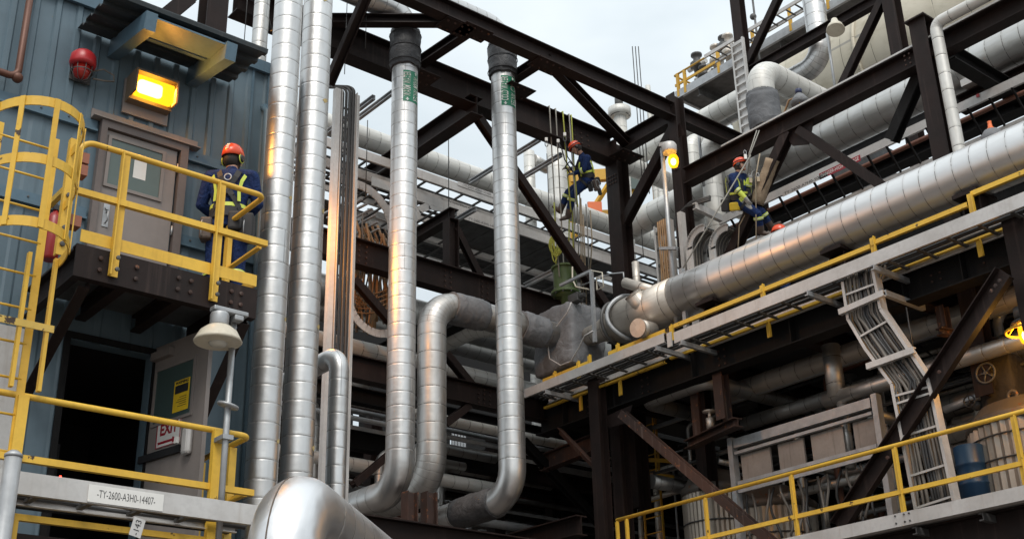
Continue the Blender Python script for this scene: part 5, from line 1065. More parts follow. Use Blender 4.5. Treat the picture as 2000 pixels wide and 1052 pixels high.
p = vx(1562, 196, XK+.8); m = MB(); m.lathe([(.10, -.12), (.17, -.1), (.18, -.02), (.1, .1), (.06, .13), (.06, .2)], p, Z, 16); bj = m.build('wrapped_instrument', M['grey_fabric'], None, 'small grey wrapped instrument on the upper right beam', 'instrument'); m = MB(); m.lathe([(.065, .15), (.065, .24), (.05, .25)], p, Z, 12); m.build('cap', flat('dark_blue_cap', (.02, .03, .09), .5), bj); m = MB(); m.tube([p+Z*.1, p+Y*.25+Z*.12, p+Y*.5-Z*.25, p+Y*.55-Z*.7], .02, 8); m.build('hose', M['cable_tan'], bj)
# thin white pipe at the column
p, q = lz((1829, 60), (1873, 291), 0, XK-.35); e = vx(1950, -6, XK-.35); hp('thin pale pipe running down beside the upper right column', [Vector((XK-.35, p.y, q.z-1.5)), Vector((XK-.35, p.y, vx(1835, 42, XK-.35).z)), Vector((XK-.35, 3, vx(1835, 42, XK-.35).z))], .098, 'clad_white', [.14], [3])
# trays beside the long pipe
a, b = ly((1377, 451), (2000, 145), 18.3); rA = (18.3, a.y, a.z); XR = 18.66; bz = ly((1451, 485), (1700, 371), XR)
ttr = thing('cable_tray', 'long tilted pale cable tray with a red danger label behind the rope worker', 'cable tray', (18, 10, a.z))
yB0 = vx(1480, 472, XR).y; zB = bz[0].z
m = MB(); m.chan((18.3, a.y, a.z), (18.3, 3, a.z), .17, .05, Z, 1, .01); m.build('side_rail', M['galv_white'], ttr)
m = MB(); m.chan((XR, yB0+1.5, zB), (XR, 3, zB), .2, .05, Z, 1, .01); m.build('side_rail', M['galv_white'], ttr)
base = None; yy = a.y-.3
while yy > 3:
    if base is None: m = MB(); m.bar((18.29, yy, a.z-.07), (XR-.02, yy, zB+.09), .045, .03, Y); base = m.build('rung', M['steel_black'], ttr); yb0 = yy
    else: copy_part(base, ttr, Y*(yy-yb0))
    yy -= .42
def plabel(par, words, px, py, X_, h, mat, lmat, wid, label, name='tag_plate'):
    p = vx(px, py, X_); m = MB(); m.box((X_-.004, p.y-wid/2, p.z-h/2), (X_-.001, p.y+wid/2, p.z+h/2)); o = m.build(name, M[mat], par, label=label)
    v, f = text_verts(words, .1); ww = max(q[0] for q in v)-min(q[0] for q in v); m = MB(); text_flat(m, words, h*.8, (X_-.0055, p.y, p.z), -Y, Z, .001, wid*.92/(ww*h*.8/.1)); m.build('tag_lettering', M[lmat], o)
XA, XB = 18.27, XR-.03
plabel(ttr, 'TY-2600-A7H0-50067', 1572, 360, XA, .10, 'galv_white', 'black', 1.1, 'white tray tag with small black lettering')
plabel(ttr, 'DANGER-HIGH VOLTAGE', 1640, 327, XA, .13, 'sign_red', 'white', .95, 'red label reading DANGER-HIGH VOLTAGE')
plabel(ttr, 'TY-2600-A7H0-04251', 1590, 422, XB, .10, 'galv_white', 'black', 1.2, 'white tray tag with small black lettering')
p = vx(1910, 187, XA); m = MB(); m.box((XA-.008, p.y-.03, p.z-.03), (XA-.004, p.y+.03, p.z+.03)); m.build('red_mark', M['red'], ttr)
a2, b2 = ly((1420, 452), (2000, 176), 19.0); hp2 = pipe('red_brown_pipe', 'thin red brown pipe running behind the tilted cable tray', [Vector((19.0, a2.y, a2.z)), Vector((19.0, 3, a2.z))], .045, M['redpipe'], n=12)
a2, b2 = ly((1600, 385), (2000, 205), 19.4); m = MB(); m.ibeam((19.4, a2.y+3.2, a2.z), (19.4, 3, a2.z), .24, .3); m.build('steel_beam', M['steel_black'], None, 'black beam behind the tilted cable tray', 'beam')
a2, b2 = ly((1600, 455), (1700, 408), 18.6); tray('lower pale cable tray behind the long silver pipe', (18.4, a2.y+3, a2.z), (18.4, 3, a2.z), X*.9, .2, .5)
a2, b2 = ly((1480, 380), (1900, 180), 20.6); m = MB(); m.ibeam((20.6, a2.y+2.5, a2.z), (20.6, 3, a2.z), .34, .25); m.build('steel_beam', M['steel_black'], None, 'black beam below the wide grey pipe', 'beam')
# instrument with orange cap on long pipe
p = vx(1937, 262, LPX); oc = thing('wrapped_instrument', 'grey wrapped instrument with an orange cap on top of the long silver pipe', 'instrument', p); m = MB(); p = p-Z*.05; m.lathe([(.17, -.12), (.16, .02), (.11, .1), (.05, .12)], p, Z, 18); m.build('jacket', M['grey_fabric'], oc); m = MB(); m.lathe([(.055, .121), (.05, .15), (.035, .155), (.028, .24), (.032, .26)], p, Z, 14); m.build('cap', M['orange'], oc)

# ================================================================ corner zone: lit lamp, cable trays, arches
LX = 15.7; a, b = lz((1293, 290), (1321, 632), 0, LX); ll = thing('lamp_post', 'glowing amber lamp on a galvanised post in front of the corner column', 'lamp', b)
m = MB(); m.tube([b, a], .042, 12); m.build('pole', M['galv'], ll); c = vx(1307, 290, LX)
m = MB(); m.lathe([(.13, -.10), (.145, -.06), (.145, .06), (.12, .10), (.05, .11)], c, Z, 20); m.bar(c+Z*.09, a+Z*.06, .16, .07); m.build('lamp_housing', M['galv_white'], ll)
m = MB(); cg = vx(1315, 313, LX-.03); m.lathe([(.03, -.15), (.075, -.13), (.10, -.05), (.098, .04), (.07, .10)], cg, Z, 18); m.build('globe', M['lens'], ll); m = MB(); m.ball(cg-Z*.03, .05, 12, (1, 1, 1.4)); m.build('bulb', M['lamp_hot2'], ll)
p = vx(1312, 485, LX); m = MB(); m.chan((LX-.06, p.y+.22, p.z+.06), (LX-.06, p.y-.18, p.z-.08), .05, .08, Z); m.build('clamp_arm', M['galv'], ll)
a, b = lz((1331, 525), (1341, 640), 0, LX-.02); m = MB(); m.chan(a, b, .08, .08, X); m.build('channel_post', M['galv'], None, 'short galvanised channel post standing beside the lamp post', 'post')
a, b = lz((1293, 437), (1300, 556), 0, XK-.2); vtr = tray('narrow vertical tray of tan cables left of the arched trays', (XK-.2, a.y+.16, a.z), (XK-.2, a.y+.16, b.z-1.2), Y*-.42, .1, .35)
cablerun('tan cable climbing in the narrow vertical tray by the lamp post', 'tan cables in the narrow vertical tray', 'cable_tan', (XK-.25, a.y+.05, a.z+.05), (XK-.25, a.y+.05, b.z-1.2), [Y*(-.055*i) for i in range(5)], .02)
pv = vx(1335, 420, XK-.1)
for i in range(6):
    x_ = XK-.12+.05*(i % 2); o = .055*i; p = [vx(1322+i*3, 560, x_), vx(1319+i*2.2, 410-i*2, x_), vx(1372, 398-i*1.5, x_)]; p[0].y = p[1].y; P_, _ = bend([p[0]-Z*1, p[1], p[2]+Y*-.2], .28); m = MB(); m.tube(P_, .024, 8); m.build('cable', M['cable'], None, 'black cable bending over beside the lamp post', 'cable', 'black cables by the lamp post')
a, b = lz((1331, 415), (1338, 520), 0, XK-.3); m = MB(); m.chan((XK-.3, a.y, a.z), (XK-.3, a.y, b.z-1), .14, .09, X); m.build('channel_post', M['galv_white'], None, 'pale upright channel beside the black bending cables', 'post')
p, q = vx(1356, 402, XK-.2), vx(1410, 418, XK-.2); m = MB(); m.chan(vy(1356, 402, p.y), vy(1408, 427, p.y), .14, .09); m.build('channel_beam', M['galv_white'], None, 'pale channel arm reaching right from the black bending cables', 'beam')
def arch(label, px, py, w_, X_, rad, group='arched cable trays by the lamp post'):
    t = thing('arched_cable_tray', label, 'cable tray', vx(px, py+90, X_), group); c = vx(px, py, X_)
    for o in (0, w_):
        P_ = [Vector((X_+o, c.y, c.z-2.2)), Vector((X_+o, c.y, c.z-rad))] + [Vector((X_+o, c.y-rad+rad*cos(pi*k/20), c.z-rad+rad*sin(pi*k/20))) for k in range(1, 13)]; m = MB()
        for p, q in zip(P_, P_[1:]):
            up = (q-p).cross(X).normalized(); m.bar(p, q+(q-p)*.02, .012, .13, up); m.bar(p, q, .045, .012, up, (.03 if o == 0 else -.03, .058))
        m.build('side_rail', M['galv_white'], t)
    P_ = [Vector((X_+w_/2, c.y+.03, c.z-2.2)), Vector((X_+w_/2, c.y+.03, c.z-rad))] + [Vector((X_+w_/2, c.y-rad+(rad+.03)*cos(pi*k/20), c.z-rad+(rad+.03)*sin(pi*k/20))) for k in range(1, 13)]; m = MB()
    for p, q in zip(P_, P_[1:]): m.bar(p, q+(q-p)*.02, w_-.03, .012, (q-p).cross(X).normalized())
    m.build('tray_bed', M['galv'], t)
    for i in range(4):
        m = MB(); m.tube([p+X*(.08*i-.12)+((p-Vector((p.x, c.y-rad, c.z-rad))).normalized()*-.04) for p in P_], .022, 8); m.build('cable', M['cable_grey'], None, 'grey cable lying in an arched tray by the lamp post', 'cable', 'cables in the arched trays')
arch('left one of two arched pale cable trays beside the seated rope worker', 1345, 458, .40, XK-.4, .31)
arch('right one of two arched pale cable trays beside the seated rope worker', 1390, 457, .40, XK-.3, .31)
# pipes behind column
a, b = ly((1232, 442), (1305, 405), 19); hp('pale thick pipe low between the two brown columns', [Vector((19, a.y+.35, a.z)), Vector((19, a.y-4, a.z))], .31, 'clad_white')
a = vy(1230, 325, 20.5); hp('pale thick pipe high between the two brown columns', [Vector((a.x-1.2, 20.5, a.z)), Vector((a.x+6, 20.5, a.z))], .25, 'clad_white')
# vent stack etc in the distance
p = vd(1212, 250, 36); st = thing('vent_stack', 'pale vent stack with a flanged collar against the sky', 'stack', p-Z*8); m = MB(); m.tube([p-Z*8, p+Z*.35], .19, 20, [0, 8.35]); m.build('shaft', M['clad_white'], st)
m = MB(); m.lathe([(.19, .34), (.33, .40), (.335, .62), (.2, .66)], p, Z, 24); m.build('collar', M['clad_white'], st); m = MB(); m.lathe([(.12, .661), (.12, .98), (.10, 1.0)], p, Z, 16); m.build('dark_tip', M['galv_dark'], st)
for px, pt, r_, d_, lb in ((1033, 297, .15, 34, 'pale slim vertical pipe left of the rope worker against the sky'), (1086, 279, .27, 34, 'pale broad vertical pipe just behind the rope worker'), (1265, 168, .08, 37, 'tall thin pale pipe right of the vent stack'), (1278, 215, .12, 38, 'pale pipe beside the corner column against the sky')):
    p = vd(px, pt, d_); hp(lb, [Vector((p.x, p.y, p.z)), Vector((p.x, p.y, p.z-9))], r_, 'clad_white')
p = vd(1040, 312, 34); q = vd(1068, 328, 34.5); hp('short grey pipe linking the two pale vertical pipes behind the rope worker', [p, q], .17, 'clad_dull')
for px in (1240, 1246, 1252): p = vd(px, 160, 30); m = MB(); m.tube([Vector((p.x, p.y, p.z+1)), Vector((p.x, p.y, p.z-3))], .012, 6); m.build('hanging_wire', M['cable'], None, 'thin black wire hanging beside the vent stack', 'wire', 'wires beside the vent stack')
# yellow hoist in distance
g = vd(1180, 400, 37); yg = thing('yellow_hoist', 'distant yellow and orange machine frame glimpsed behind the brown column', 'machine', g-Z*3)
m = MB()
for dx in (-1.0, 1.6): m.bar(g+RT*dx-Z*3+Z*0, g+RT*dx+Z*1.2, .2, .2, X)
m.bar(g+RT*-1.0+Z*.9, g+RT*1.6+Z*1.1, .2, .35); m.bar(g+RT*-1.0-Z*.4, g+RT*1.6-Z*.3, .2, .3); m.bar(g+RT*-1.0-Z*1.2, g+RT*.3+Z*.9, .12, .12, X); m.build('gantry', M['yellow_far'], yg)
m = MB(); c = vd(1162, 416, 36.5); m.obox(c, RT*.2, FW*.2, Z*.36); m.build('orange_cabinet', M['orange'], yg)
m = MB(); c = vd(1228, 352, 37.2); m.obox(c, RT*.5, FW*.3, Z*.45); m.build('cab', M['yellow_far'], yg); m = MB(); c = vd(1229, 354, 36.8); m.obox(c, RT*.3, FW*.02, Z*.25); m.build('cab_window', M['glass'], yg)

# ================================================================ cable trays and pipes in the middle, running along X
hpY = 22.0; a, b = lx((700, 262), (960, 360), hpY); hp('long pale pipe sloping across the sky behind the two water pipes', [Vector((a.x-4, hpY, a.z)), Vector((30, hpY, a.z))], .26, 'clad_white')
def mid(label, p, q, yy, wid, h, **k):
    a, b = lx(p, q, yy); return tray(label, (a.x-2.5, yy, a.z), (k.pop('x1', 22), yy, a.z), Y*wid, h, k.pop('sp', .5), **k), a.z
t1, z1 = mid('upper pale cable tray crossing behind the two water pipes', (700, 296), (1216, 480), 19.2, .8, .2)
t2, z2 = mid('second pale cable tray crossing just below the upper one', (720, 345), (960, 425), 19.5, .9, .2)
t3, z3 = mid('lower wide cable tray with an upturned curved end behind the warm water pipe', (920, 424), (1240, 520), 18.7, 1.5, .2, x1=19)
m = MB(); m.quad((14.2, 18.75, z3+.05), (19, 18.75, z3+.05), (19, 20.15, z3+.05), (14.2, 20.15, z3+.05)); m.quad((14.2, 20.15, z3+.06), (19, 20.15, z3+.06), (19, 18.75, z3+.06), (14.2, 18.75, z3+.06)); m.build('cover_plate', M['galv_dark'], t3)
cablerun('black cable laid in the upper pale cable tray', 'cables in the upper middle tray', 'cable', (9, 19.3, z1+.02), (22, 19.3, z1+.02), [Y*(.1+.35*i) for i in range(2)], .03)
cablerun('black cable laid in the second pale cable tray', 'cables in the second middle tray', 'cable', (9, 19.6, z2+.02), (22, 19.6, z2+.02), [Y*(.1+.2*i) for i in range(4)], .035)
t4, z4 = mid('lowest pale cable tray behind the middle steel beam', (900, 478), (1240, 575), 20.4, 1.2, .2, x1=22)
cablerun('black cable laid in the lowest middle cable tray', 'cables in the lowest middle tray', 'cable', (12, 20.5, z4+.02), (22, 20.5, z4+.02), [Y*(.1*i) for i in range(10)], .04)
def mlabel(par, words, px, py, yy, wid):
    p = vy(px, py, yy); yy -= .03; m = MB(); m.box((p.x-wid/2, yy-.004, p.z-.05), (p.x+wid/2, yy-.001, p.z+.05)); o = m.build('tag_plate', M['galv_white'], par, label='white tray tag with small black lettering'); m = MB(); text_flat(m, words, .085, (p.x, yy-.0055, p.z), X, Z, 0, 1); m.build('tag_lettering', M['black'], o)
mlabel(t1, '-TY-2600-A3H0-50480-', 930, 372, 19.2, 1.05); mlabel(t2, '-TY-2600-A3H0-50481-', 900, 404, 19.5, 1.05); mlabel(t3, '-TY-2600-A3H0-14401-', 942, 437, 18.7, 1.05)
# curved loop tray with hanging tan cables
ly_ = 18.2
lt = thing('looped_cable_tray', 'big pale looped cable tray full of drooping tan cables behind the warm water pipe', 'cable tray', vy(740, 640, ly_))
def ribbon(pts, w, depth, mat, name, par):
    m = MB()
    for p, q in zip(pts, pts[1:]):
        d = (q-p); up = d.cross(Y).normalized(); m.bar(p, q+d*.03, .02, w, up)
    return m.build(name, M[mat], par)
def arcY(cx, cz, r, a0, a1, yy, n=16): return [Vector((cx+r*cos(a0+(a1-a0)*k/n), yy, cz+r*sin(a0+(a1-a0)*k/n))) for k in range(n+1)]
top = vy(905, 424, ly_); cen = vy(700, 480, ly_); zc_ = vy(735, 440, ly_).z
xr_ = vy(762, 480, ly_).x
zt0 = vy(735, 372, ly_).z; xt0 = vy(700, 372, ly_).x
P_ = [Vector((vy(655, 345, ly_).x, ly_, vy(655, 345, ly_).z))] + arcY(xt0, zt0-.78, .78, radians(95), radians(0), ly_) + [Vector((xt0+.78, ly_, zt0-1.6))]
ribbon(P_, .17, .1, 'galv_white', 'side_rail', lt)
P_ = arcY(xt0-.1, zt0-.80, .42, radians(110), radians(0), ly_+.6); ribbon(P_+[P_[-1]-Z*.8], .14, .1, 'galv', 'side_rail', lt)
for k in range(7):
    q = Vector((xt0+.55*cos(radians(88-14*k)), ly_+.1, zt0-.78+.58*sin(radians(88-14*k)))); m = MB(); m.bar(q, q+Vector((-.1, 1.1, -.0)), .05, .03); m.build('rung', M['galv'], lt)
zl_ = vy(735, 650, ly_).z; xl_ = vy(735, 650, ly_).x; P_ = arcY(xl_, zl_+.62, .62, radians(180), radians(375), ly_, 20); ribbon(P_, .15, .1, 'galv_white', 'side_rail', lt)
# small curved piece that joins tray t3
q0 = vy(820, 400, 18.7); P_ = [vy(960, 437, 18.69), vy(905, 419, 18.69), vy(870, 408, 18.69), vy(838, 402, 18.69), vy(818, 410, 18.69), vy(806, 432, 18.69)]; ribbon(P_, .16, .1, 'galv_white', 'curved_end', t3)
for i in range(44):
    f = i/43; xx = xl_-.5+1.02*f; y_ = ly_+.12+.5*random.random(); zt_ = zt0-.5-.5*random.random()
    pts = [Vector((xx-.1, y_, zt_))]; sag = zl_+.12+.55*(2*f-1)**2+random.uniform(0, .12)
    for k in range(1, 9): t = k/8; pts.append(Vector((xx+.10*sin(t*3+i*1.7), y_+.05*sin(t*4+i), zt_+(sag-zt_)*t)))
    m = MB(); m.tube(pts, random.choice((.016, .02, .026)), 8); m.build('cable', M['cable_tan'] if random.random() < .75 else M['cable_grey'], None, 'tan cable drooping in the big looped cable tray', 'cable', 'tan cables in the looped tray')
for i in range(5):
    pts = [Vector((xl_-.45+.08*i, ly_+.1, zl_+.5))]+[Vector((xl_-.4+.95*k/8, ly_+.08+.02*i, zl_+.35+.1*i+.45*(k/8)**2)) for k in range(9)]; m = MB(); m.tube(pts, .014, 6); m.build('cable', M['cable_tan'], None, 'tan cable strung slantwise across the looped cable tray', 'cable', 'slanting cables in the looped tray')
# vertical cable tray beside the tall risers
VY = 16.4; a, b = lz((661, 176), (646, 655), 1, VY); c2, d2 = lz((696, 185), (684, 655), 1, VY)
vt2 = thing('vertical_cable_tray', 'tall vertical cable tray with black cables right of the tall riser pipes', 'cable tray', (a.x, VY, b.z-2))
m = MB(); m.bar((a.x, VY, a.z), (a.x, VY, 1), .014, .12, X); m.bar((a.x+.03, VY-.05, a.z), (a.x+.03, VY-.05, 1), .012, .045, Y); m.bar((a.x-.04, VY, a.z), (a.x-.04, VY, 1), .10, .10, X); m.build('side_rail', M['galv_white'], vt2); m = MB(); m.bar((c2.x, VY, c2.z), (c2.x, VY, 1), .014, .12, X); m.bar((c2.x-.03, VY-.05, c2.z), (c2.x-.03, VY-.05, 1), .012, .045, Y); m.build('side_rail', M['galv_white'], vt2)
z_ = a.z-.3; base = None
while z_ > 1.5:
    if base is None: m = MB(); m.bar((a.x+.02, VY+.03, z_), (c2.x-.02, VY+.03, z_), .03, .03); base = m.build('rung', M['galv'], vt2); zb0 = z_
    else: copy_part(base, vt2, Z*(z_-zb0))
    z_ -= .4
for i in range(8):
    xx = a.x+.05+(c2.x-a.x-.1)*i/7; P_, _ = bend([Vector((xx+.01*sin(i), VY-.02+.015*(i % 2), 1)), Vector((xx, VY-.02+.015*(i % 2), a.z+.05+.02*i)), Vector((xx-.6, VY+.5, a.z+.12+.02*i))], .13); m = MB(); m.tube(P_, random.choice((.014, .019, .023)), 8); m.build('cable', M['cable'], None, 'black cable climbing the tall vertical tray beside the risers', 'cable', 'cables in the tall vertical tray')
# struts of galvanised channel
def strut(p, q, yy, label='galvanised channel strut between the trays behind the cold water pipe', group='galvanised struts behind the cold water pipe'):
    a = vy(*p, yy); b = vx(*q, a.x); b.z = a.z; m = MB(); m.chan(a, b, .1, .07); m.build('channel_strut', M['galv'], None, label, 'strut', group)
strut((1054, 272), (918, 362), YB2+.2); strut((1096, 302), (1012, 347), YB2+.2); strut((928, 408), (888, 430), YB2+1); strut((890, 416), (850, 440), YB2+1.2)
strut((730, 190), (640, 262), YB2); strut((770, 178), (700, 240), YB2+.3)
strut((1100, 520), (1025, 580), YB2+.6)
for px, py, l_ in ((718, 235, 1.7), (876, 265, 2.2), (1068, 300, 2.0), (1248, 380, 1.6)): p = vy(px, py, YB2+1.2); m = MB(); m.tube([p, p-Z*l_], .010, 6); m.build('hanger_rod', M['cable'], None, 'thin dark rod hanging between the trays in the middle', 'rod', 'thin hanging rods')
for px, py in ((716, 12), (676, 60), (498, 60), (483, 0)): p = vy(px, py, 16); m = MB(); m.tube([p+Z*.6, p-Z*.9], .008, 6); m.build('hanging_wire', M['cable'], None, 'thin dark wire hanging near the top of the riser pipes', 'wire', 'wires near the riser pipes')
# brown frame above the canopy
F7 = frame('brown column and slanting brace rising behind the blue building roof', vy(410, 60, 14)); p, q = lz((418, 0), (412, 70), 1, 13.5); ib(F7, (p.x, 13.5, p.z+2), (p.x, 13.5, 9), .3, .3, 'column', Y)
ib(F7, vy(378, -12, 13.4), vy(312, 42, 13.4), .2, .2, 'brace', Y)
m = MB(); P_ = [vy(x, y, 12.4) for x, y in ((470, -10), (500, 2), (520, 28), (530, 60))]; m.tube(P_, .02, 8); m.build('cable', M['cable'], None, 'black cable looping down at the top of the riser pipes', 'cable')

# ================================================================ dark interior clutter (real members in the shade)
random.seed(23)
G = 'pipes in the dark interior'
for i in range(11):
    yy = random.uniform(20.5, 25.5); z_ = random.uniform(3.6, 9.4); r_ = random.choice((.09, .12, .16, .22)); x_ = random.uniform(9, 12)
    hp('dull pipe crossing the dark interior behind the bent silver pipes', [Vector((x_, yy, z_)), Vector((random.uniform(22, 27), yy, z_))], r_, random.choice(('clad_grime', 'clad_grime', 'clad_dull')), group=G)
for i in range(9):
    yy = random.uniform(19.8, 26); z_ = random.uniform(3, 9.6); m = MB(); m.ibeam((8, yy, z_), (27, yy, z_), .3, .2); m.build('steel_beam', M['steel'], None, 'dark beam crossing the dark interior behind the bent silver pipes', 'beam', 'beams in the dark interior')
for i in range(7):
    x_ = 9.5+i*2.3; yy = random.uniform(19.5, 24); m = MB(); m.ibeam((x_, yy, 0), (x_, yy, 9.5), .28, .28, X); m.build('steel_column', M['steel'], None, 'dark column standing in the dark interior', 'column', 'columns in the dark interior')
for i in range(14):
    x_ = random.uniform(17.5, 26); z_ = random.uniform(zlow+.6, zdk-.5); y1 = random.uniform(3, 9)
    hp('dull pipe running deep inside the right hand rack', [Vector((x_, y1, z_)), Vector((x_, y1+random.uniform(4, 9), z_))], random.choice((.06, .09, .12, .2)), random.choice(('clad_grime', 'clad_tan')), group='pipes deep inside the right rack')
for i in range(9):
    yy = 3+i*1.7; z_ = random.uniform(zlow+1.8, zdk-.5); hp('dull pipe crossing under the right hand rack deck', [Vector((17.2, yy, z_)), Vector((30, yy, z_))], random.choice((.06, .1, .14)), 'clad_dull', group='cross pipes under the right rack deck')
for i in range(6):
    x_ = random.uniform(18.5, 26); yy = 3.5+i*2.4; m = MB(); m.ibeam((x_, yy, 0), (x_, yy, zdk-.01), .28, .28, X); m.build('steel_column', M['steel'], None, 'dark column deep inside the right hand rack', 'column', 'columns deep inside the right rack')
for i in range(7):
    yy = 3.4+i*2.2; m = MB(); m.ibeam((GX+.25, yy, zdk-.22), (30, yy, zdk-.22), .4, .22); m.build('steel_beam', M['steel'], None, 'dark floor beam under the right hand rack deck', 'beam', 'floor beams under the right rack deck')
for i in range(12):
    p = vx(1300+i*45+random.uniform(-15, 15), 850+random.uniform(-40, 130)-i*9, 18+random.random()*3); t = thing('small_equipment', 'dark valve and flange assembly in the shade behind the panel rack', 'valve', p, 'valves in the shade'); m = MB(); m.lathe([(.12, -.3), (.12, -.1), (.2, -.09), (.2, 0), (.13, .01), (.13, .2), (.2, .21), (.2, .26), (.05, .27), (.05, .5)], p, Z, 12); m.build('valve_body', M['galv_dark'], t)
    m = MB(); m.tube([p+Z*.5+Vector((.15*cos(2*pi*k/12), .15*sin(2*pi*k/12), 0)) for k in range(12)], .014, 6, closed=True); m.build('hand_wheel', M['galv_dark'], t)

# lit lamp on a post between the blue building and the bent pipes (its light streaks the pipes)
hl = vy(592, 420, 15.9); hl_t = thing('lamp_post', 'amber lamp on a post standing behind the two tall riser pipes', 'lamp', (hl.x, 15.9, 0))
m = MB(); m.tube([(hl.x, 16.05, 0), (hl.x, 16.05, hl.z+.25), (hl.x, 15.9, hl.z+.3)], .04, 10); m.build('pole', M['galv'], hl_t)
m = MB(); m.lathe([(.13, .12), (.14, .2), (.1, .3)], (hl.x, 15.9, hl.z), Z, 18); m.build('lamp_housing', M['galv_white'], hl_t)
m = MB(); m.lathe([(.03, -.15), (.08, -.13), (.10, -.05), (.098, .04), (.07, .119)], (hl.x, 15.9, hl.z), Z, 18); m.build('globe', M['lens'], hl_t)
pl_ = bpy.data.lights.new('sodium_lamp', 'POINT'); pl_.energy = 330; pl_.color = (1, .46, .10); pl_.shadow_soft_size = .09; po_ = bpy.data.objects.new('sodium_lamp', pl_); COL.objects.link(po_); po_.location = (hl.x, 15.9, hl.z-.03)
# pale pipes seen between the bent pipes
a, b = ly((905, 628), (975, 592), 14.6); hp('thick pale pipe rising behind the cold water pipe above the grey jacket', [Vector((14.8, 24, a.z)), Vector((14.8, 18.7, a.z)), Vector((21, 18.7, a.z))], .33, 'clad_white', [.5], [7])
a, b = lx((880, 722), (970, 748), 19.2); hp('pale pipe just below the grey jacketed pipe behind the cold water pipe', [Vector((9, 19.2, a.z)), Vector((19, 19.2, a.z))], .17, 'clad_white')
a, b = lx((890, 822), (960, 842), 19.6); t = thing('insulated_pipe', 'slim pale pipe with a green band low between the bent pipes', 'pipe', (13, 19.6, a.z)); pipe('cladding', None, [Vector((9, 19.6, a.z)), Vector((20, 19.6, a.z))], .09, M['clad_white'], parent=t); p = vy(946, 838, 19.6); m = MB(); m.tube([(p.x-.28, 19.6, a.z), (p.x+.2, 19.6, a.z)], .094, 16); m.build('green_band', M['green_light'], t)
a, b = lx((1030, 852), (1110, 872), 18.9); hp('slim pale pipe low right of the cold water pipe', [Vector((a.x-3, 18.9, a.z)), Vector((b.x+.4, 18.9, a.z))], .10, 'clad_white')
a, b = lx((880, 936), (935, 952), 19.4); hp('dull pale pipe behind the bottom elbow of the middle pipe', [Vector((9, 19.4, a.z)), Vector((16, 19.4, a.z))], .13, 'clad_white')
a, b = ly((700, 755), (760, 720), 11.2); hp('pale pipe running away behind the warm water pipe low down', [Vector((11.4, 24, a.z+.2)), Vector((11.4, 19.5, a.z+.2)), Vector((11.4, 19.5, a.z-6))], .15, 'clad_dull', [.3], [5])
for k, (px, py) in enumerate(((1120, 620), (1140, 690), (1165, 720))):
    p = vy(px, py, 21); hp('pale pipe crossing behind the wrapped valve', [Vector((p.x-10, 21+.3*k, p.z)), Vector((p.x+9, 21+.3*k, p.z))], (.2, .34, .25)[k], 'clad_dull', group='pipes crossing behind the wrapped valve')

# things on the rack deck; the tall black beam is added to cover sky
m = MB(); m.ibeam((16.75, 17, zdk+.60), (16.75, 2.5, zdk+.60), .95, .25); m.build('steel_beam', M['steel_black'], None, 'added black beam covering the sky strip behind the long silver pipe', 'beam')
cablerun('dark cable lying on the rack deck below the long silver pipe', 'cables on the rack deck', 'cable_grey', (16.2, 16, zdk+.15), (16.2, 3, zdk+.15), [X*(.09*i)+Z*(.03*(i % 3)) for i in range(5)], .03, .12, 30)
hp('pale pipe lying on the rack deck under the long silver pipe', [Vector((16.55, 16.5, zdk+.3)), Vector((16.55, 3, zdk+.3))], .09, 'clad_white')

def gplate(F, p, sx, sy, z, n=4):
    m = MB(); m.box((p.x-sx/2, p.y-sy/2, z-.014), (p.x+sx/2, p.y+sy/2, z)); m.build('gusset', M['steel'], F)
    boltset(F, [(p.x+sx*(i/(n-1)-.5)*.75, p.y+sy*j*.3, z-.014) for i in range(n) for j in (-1, 1)], -Z, M['steel_rust'], .022, .02, n=6)
for px, py in ((1008, 150), (822, 122), (1222, 280)): gplate(F1, vz(px, py, ZT-.13), .62, .45, ZT-.44)
for px, py in ((888, 41), (926, 50), (1066, 116)): gplate(F1, vz(px, py, ZT-.04), .62, .4, ZT-.175)
boltset(F1, [(XK-.012-.16, YB2-.11+.073*i, ZT-.75-.085*j) for i in range(4) for j in range(3)], -X, M['steel_rust'], .02, .016, n=6)
boltset(F3, [(vy(700+14*i, 505, YF3).x, YF3-.012-.01, zm-.16+.11*j) for i in range(2) for j in range(4)], -Y, M['steel_rust'], .02, .016, n=6)
boltset(F5, [(GX-.012, vx(1150+12*i, 790, GX).y, zg-.2+.13*j) for i in (0, 1, 9, 10, 22, 23) for j in range(4)], -X, M['steel_rust'], .02, .016, n=6)

# more pipework in the shade of the middle and of the right rack
random.seed(91)
for i in range(16):
    px = 690+i*24+random.uniform(-8, 8); p = vy(px, random.uniform(760, 900), random.uniform(19, 23)); r_ = random.choice((.03, .045, .06, .09)); z0 = random.uniform(2, 5); z1_ = min(random.uniform(6, 9.2), zdk)
    pipe('small_pipe', 'slim upright pipe in the shade between the bent silver pipes', [Vector((p.x, p.y, z0)), Vector((p.x, p.y, z1_)), Vector((p.x+random.choice((-2, 2, 3)), p.y, z1_))], r_, M[random.choice(('clad_grime', 'galv', 'galv_dark', 'copper', 'clad_dull'))], R=r_*3, n=12, group='slim upright pipes between the bent pipes')
for i in range(12):
    yy = random.uniform(19, 24); z_ = random.uniform(4.5, 9.6); pipe('small_pipe', 'slim level pipe in the shade between the bent silver pipes', [Vector((9, yy, z_)), Vector((24, yy, z_))], random.choice((.025, .035, .05)), M[random.choice(('galv', 'galv_dark', 'galv_dark', 'copper'))], n=10, group='slim level pipes between the bent pipes')
for i in range(3):
    yy = 20.2+i*1.2; z_ = (8.7, 6.2, 7.4)[i]; tray(('top', 'lowest', 'middle')[i]+' cable tray in the dark interior behind the bent silver pipes', (9, yy, z_), (20, yy, z_), Y*.7, .13, .5)
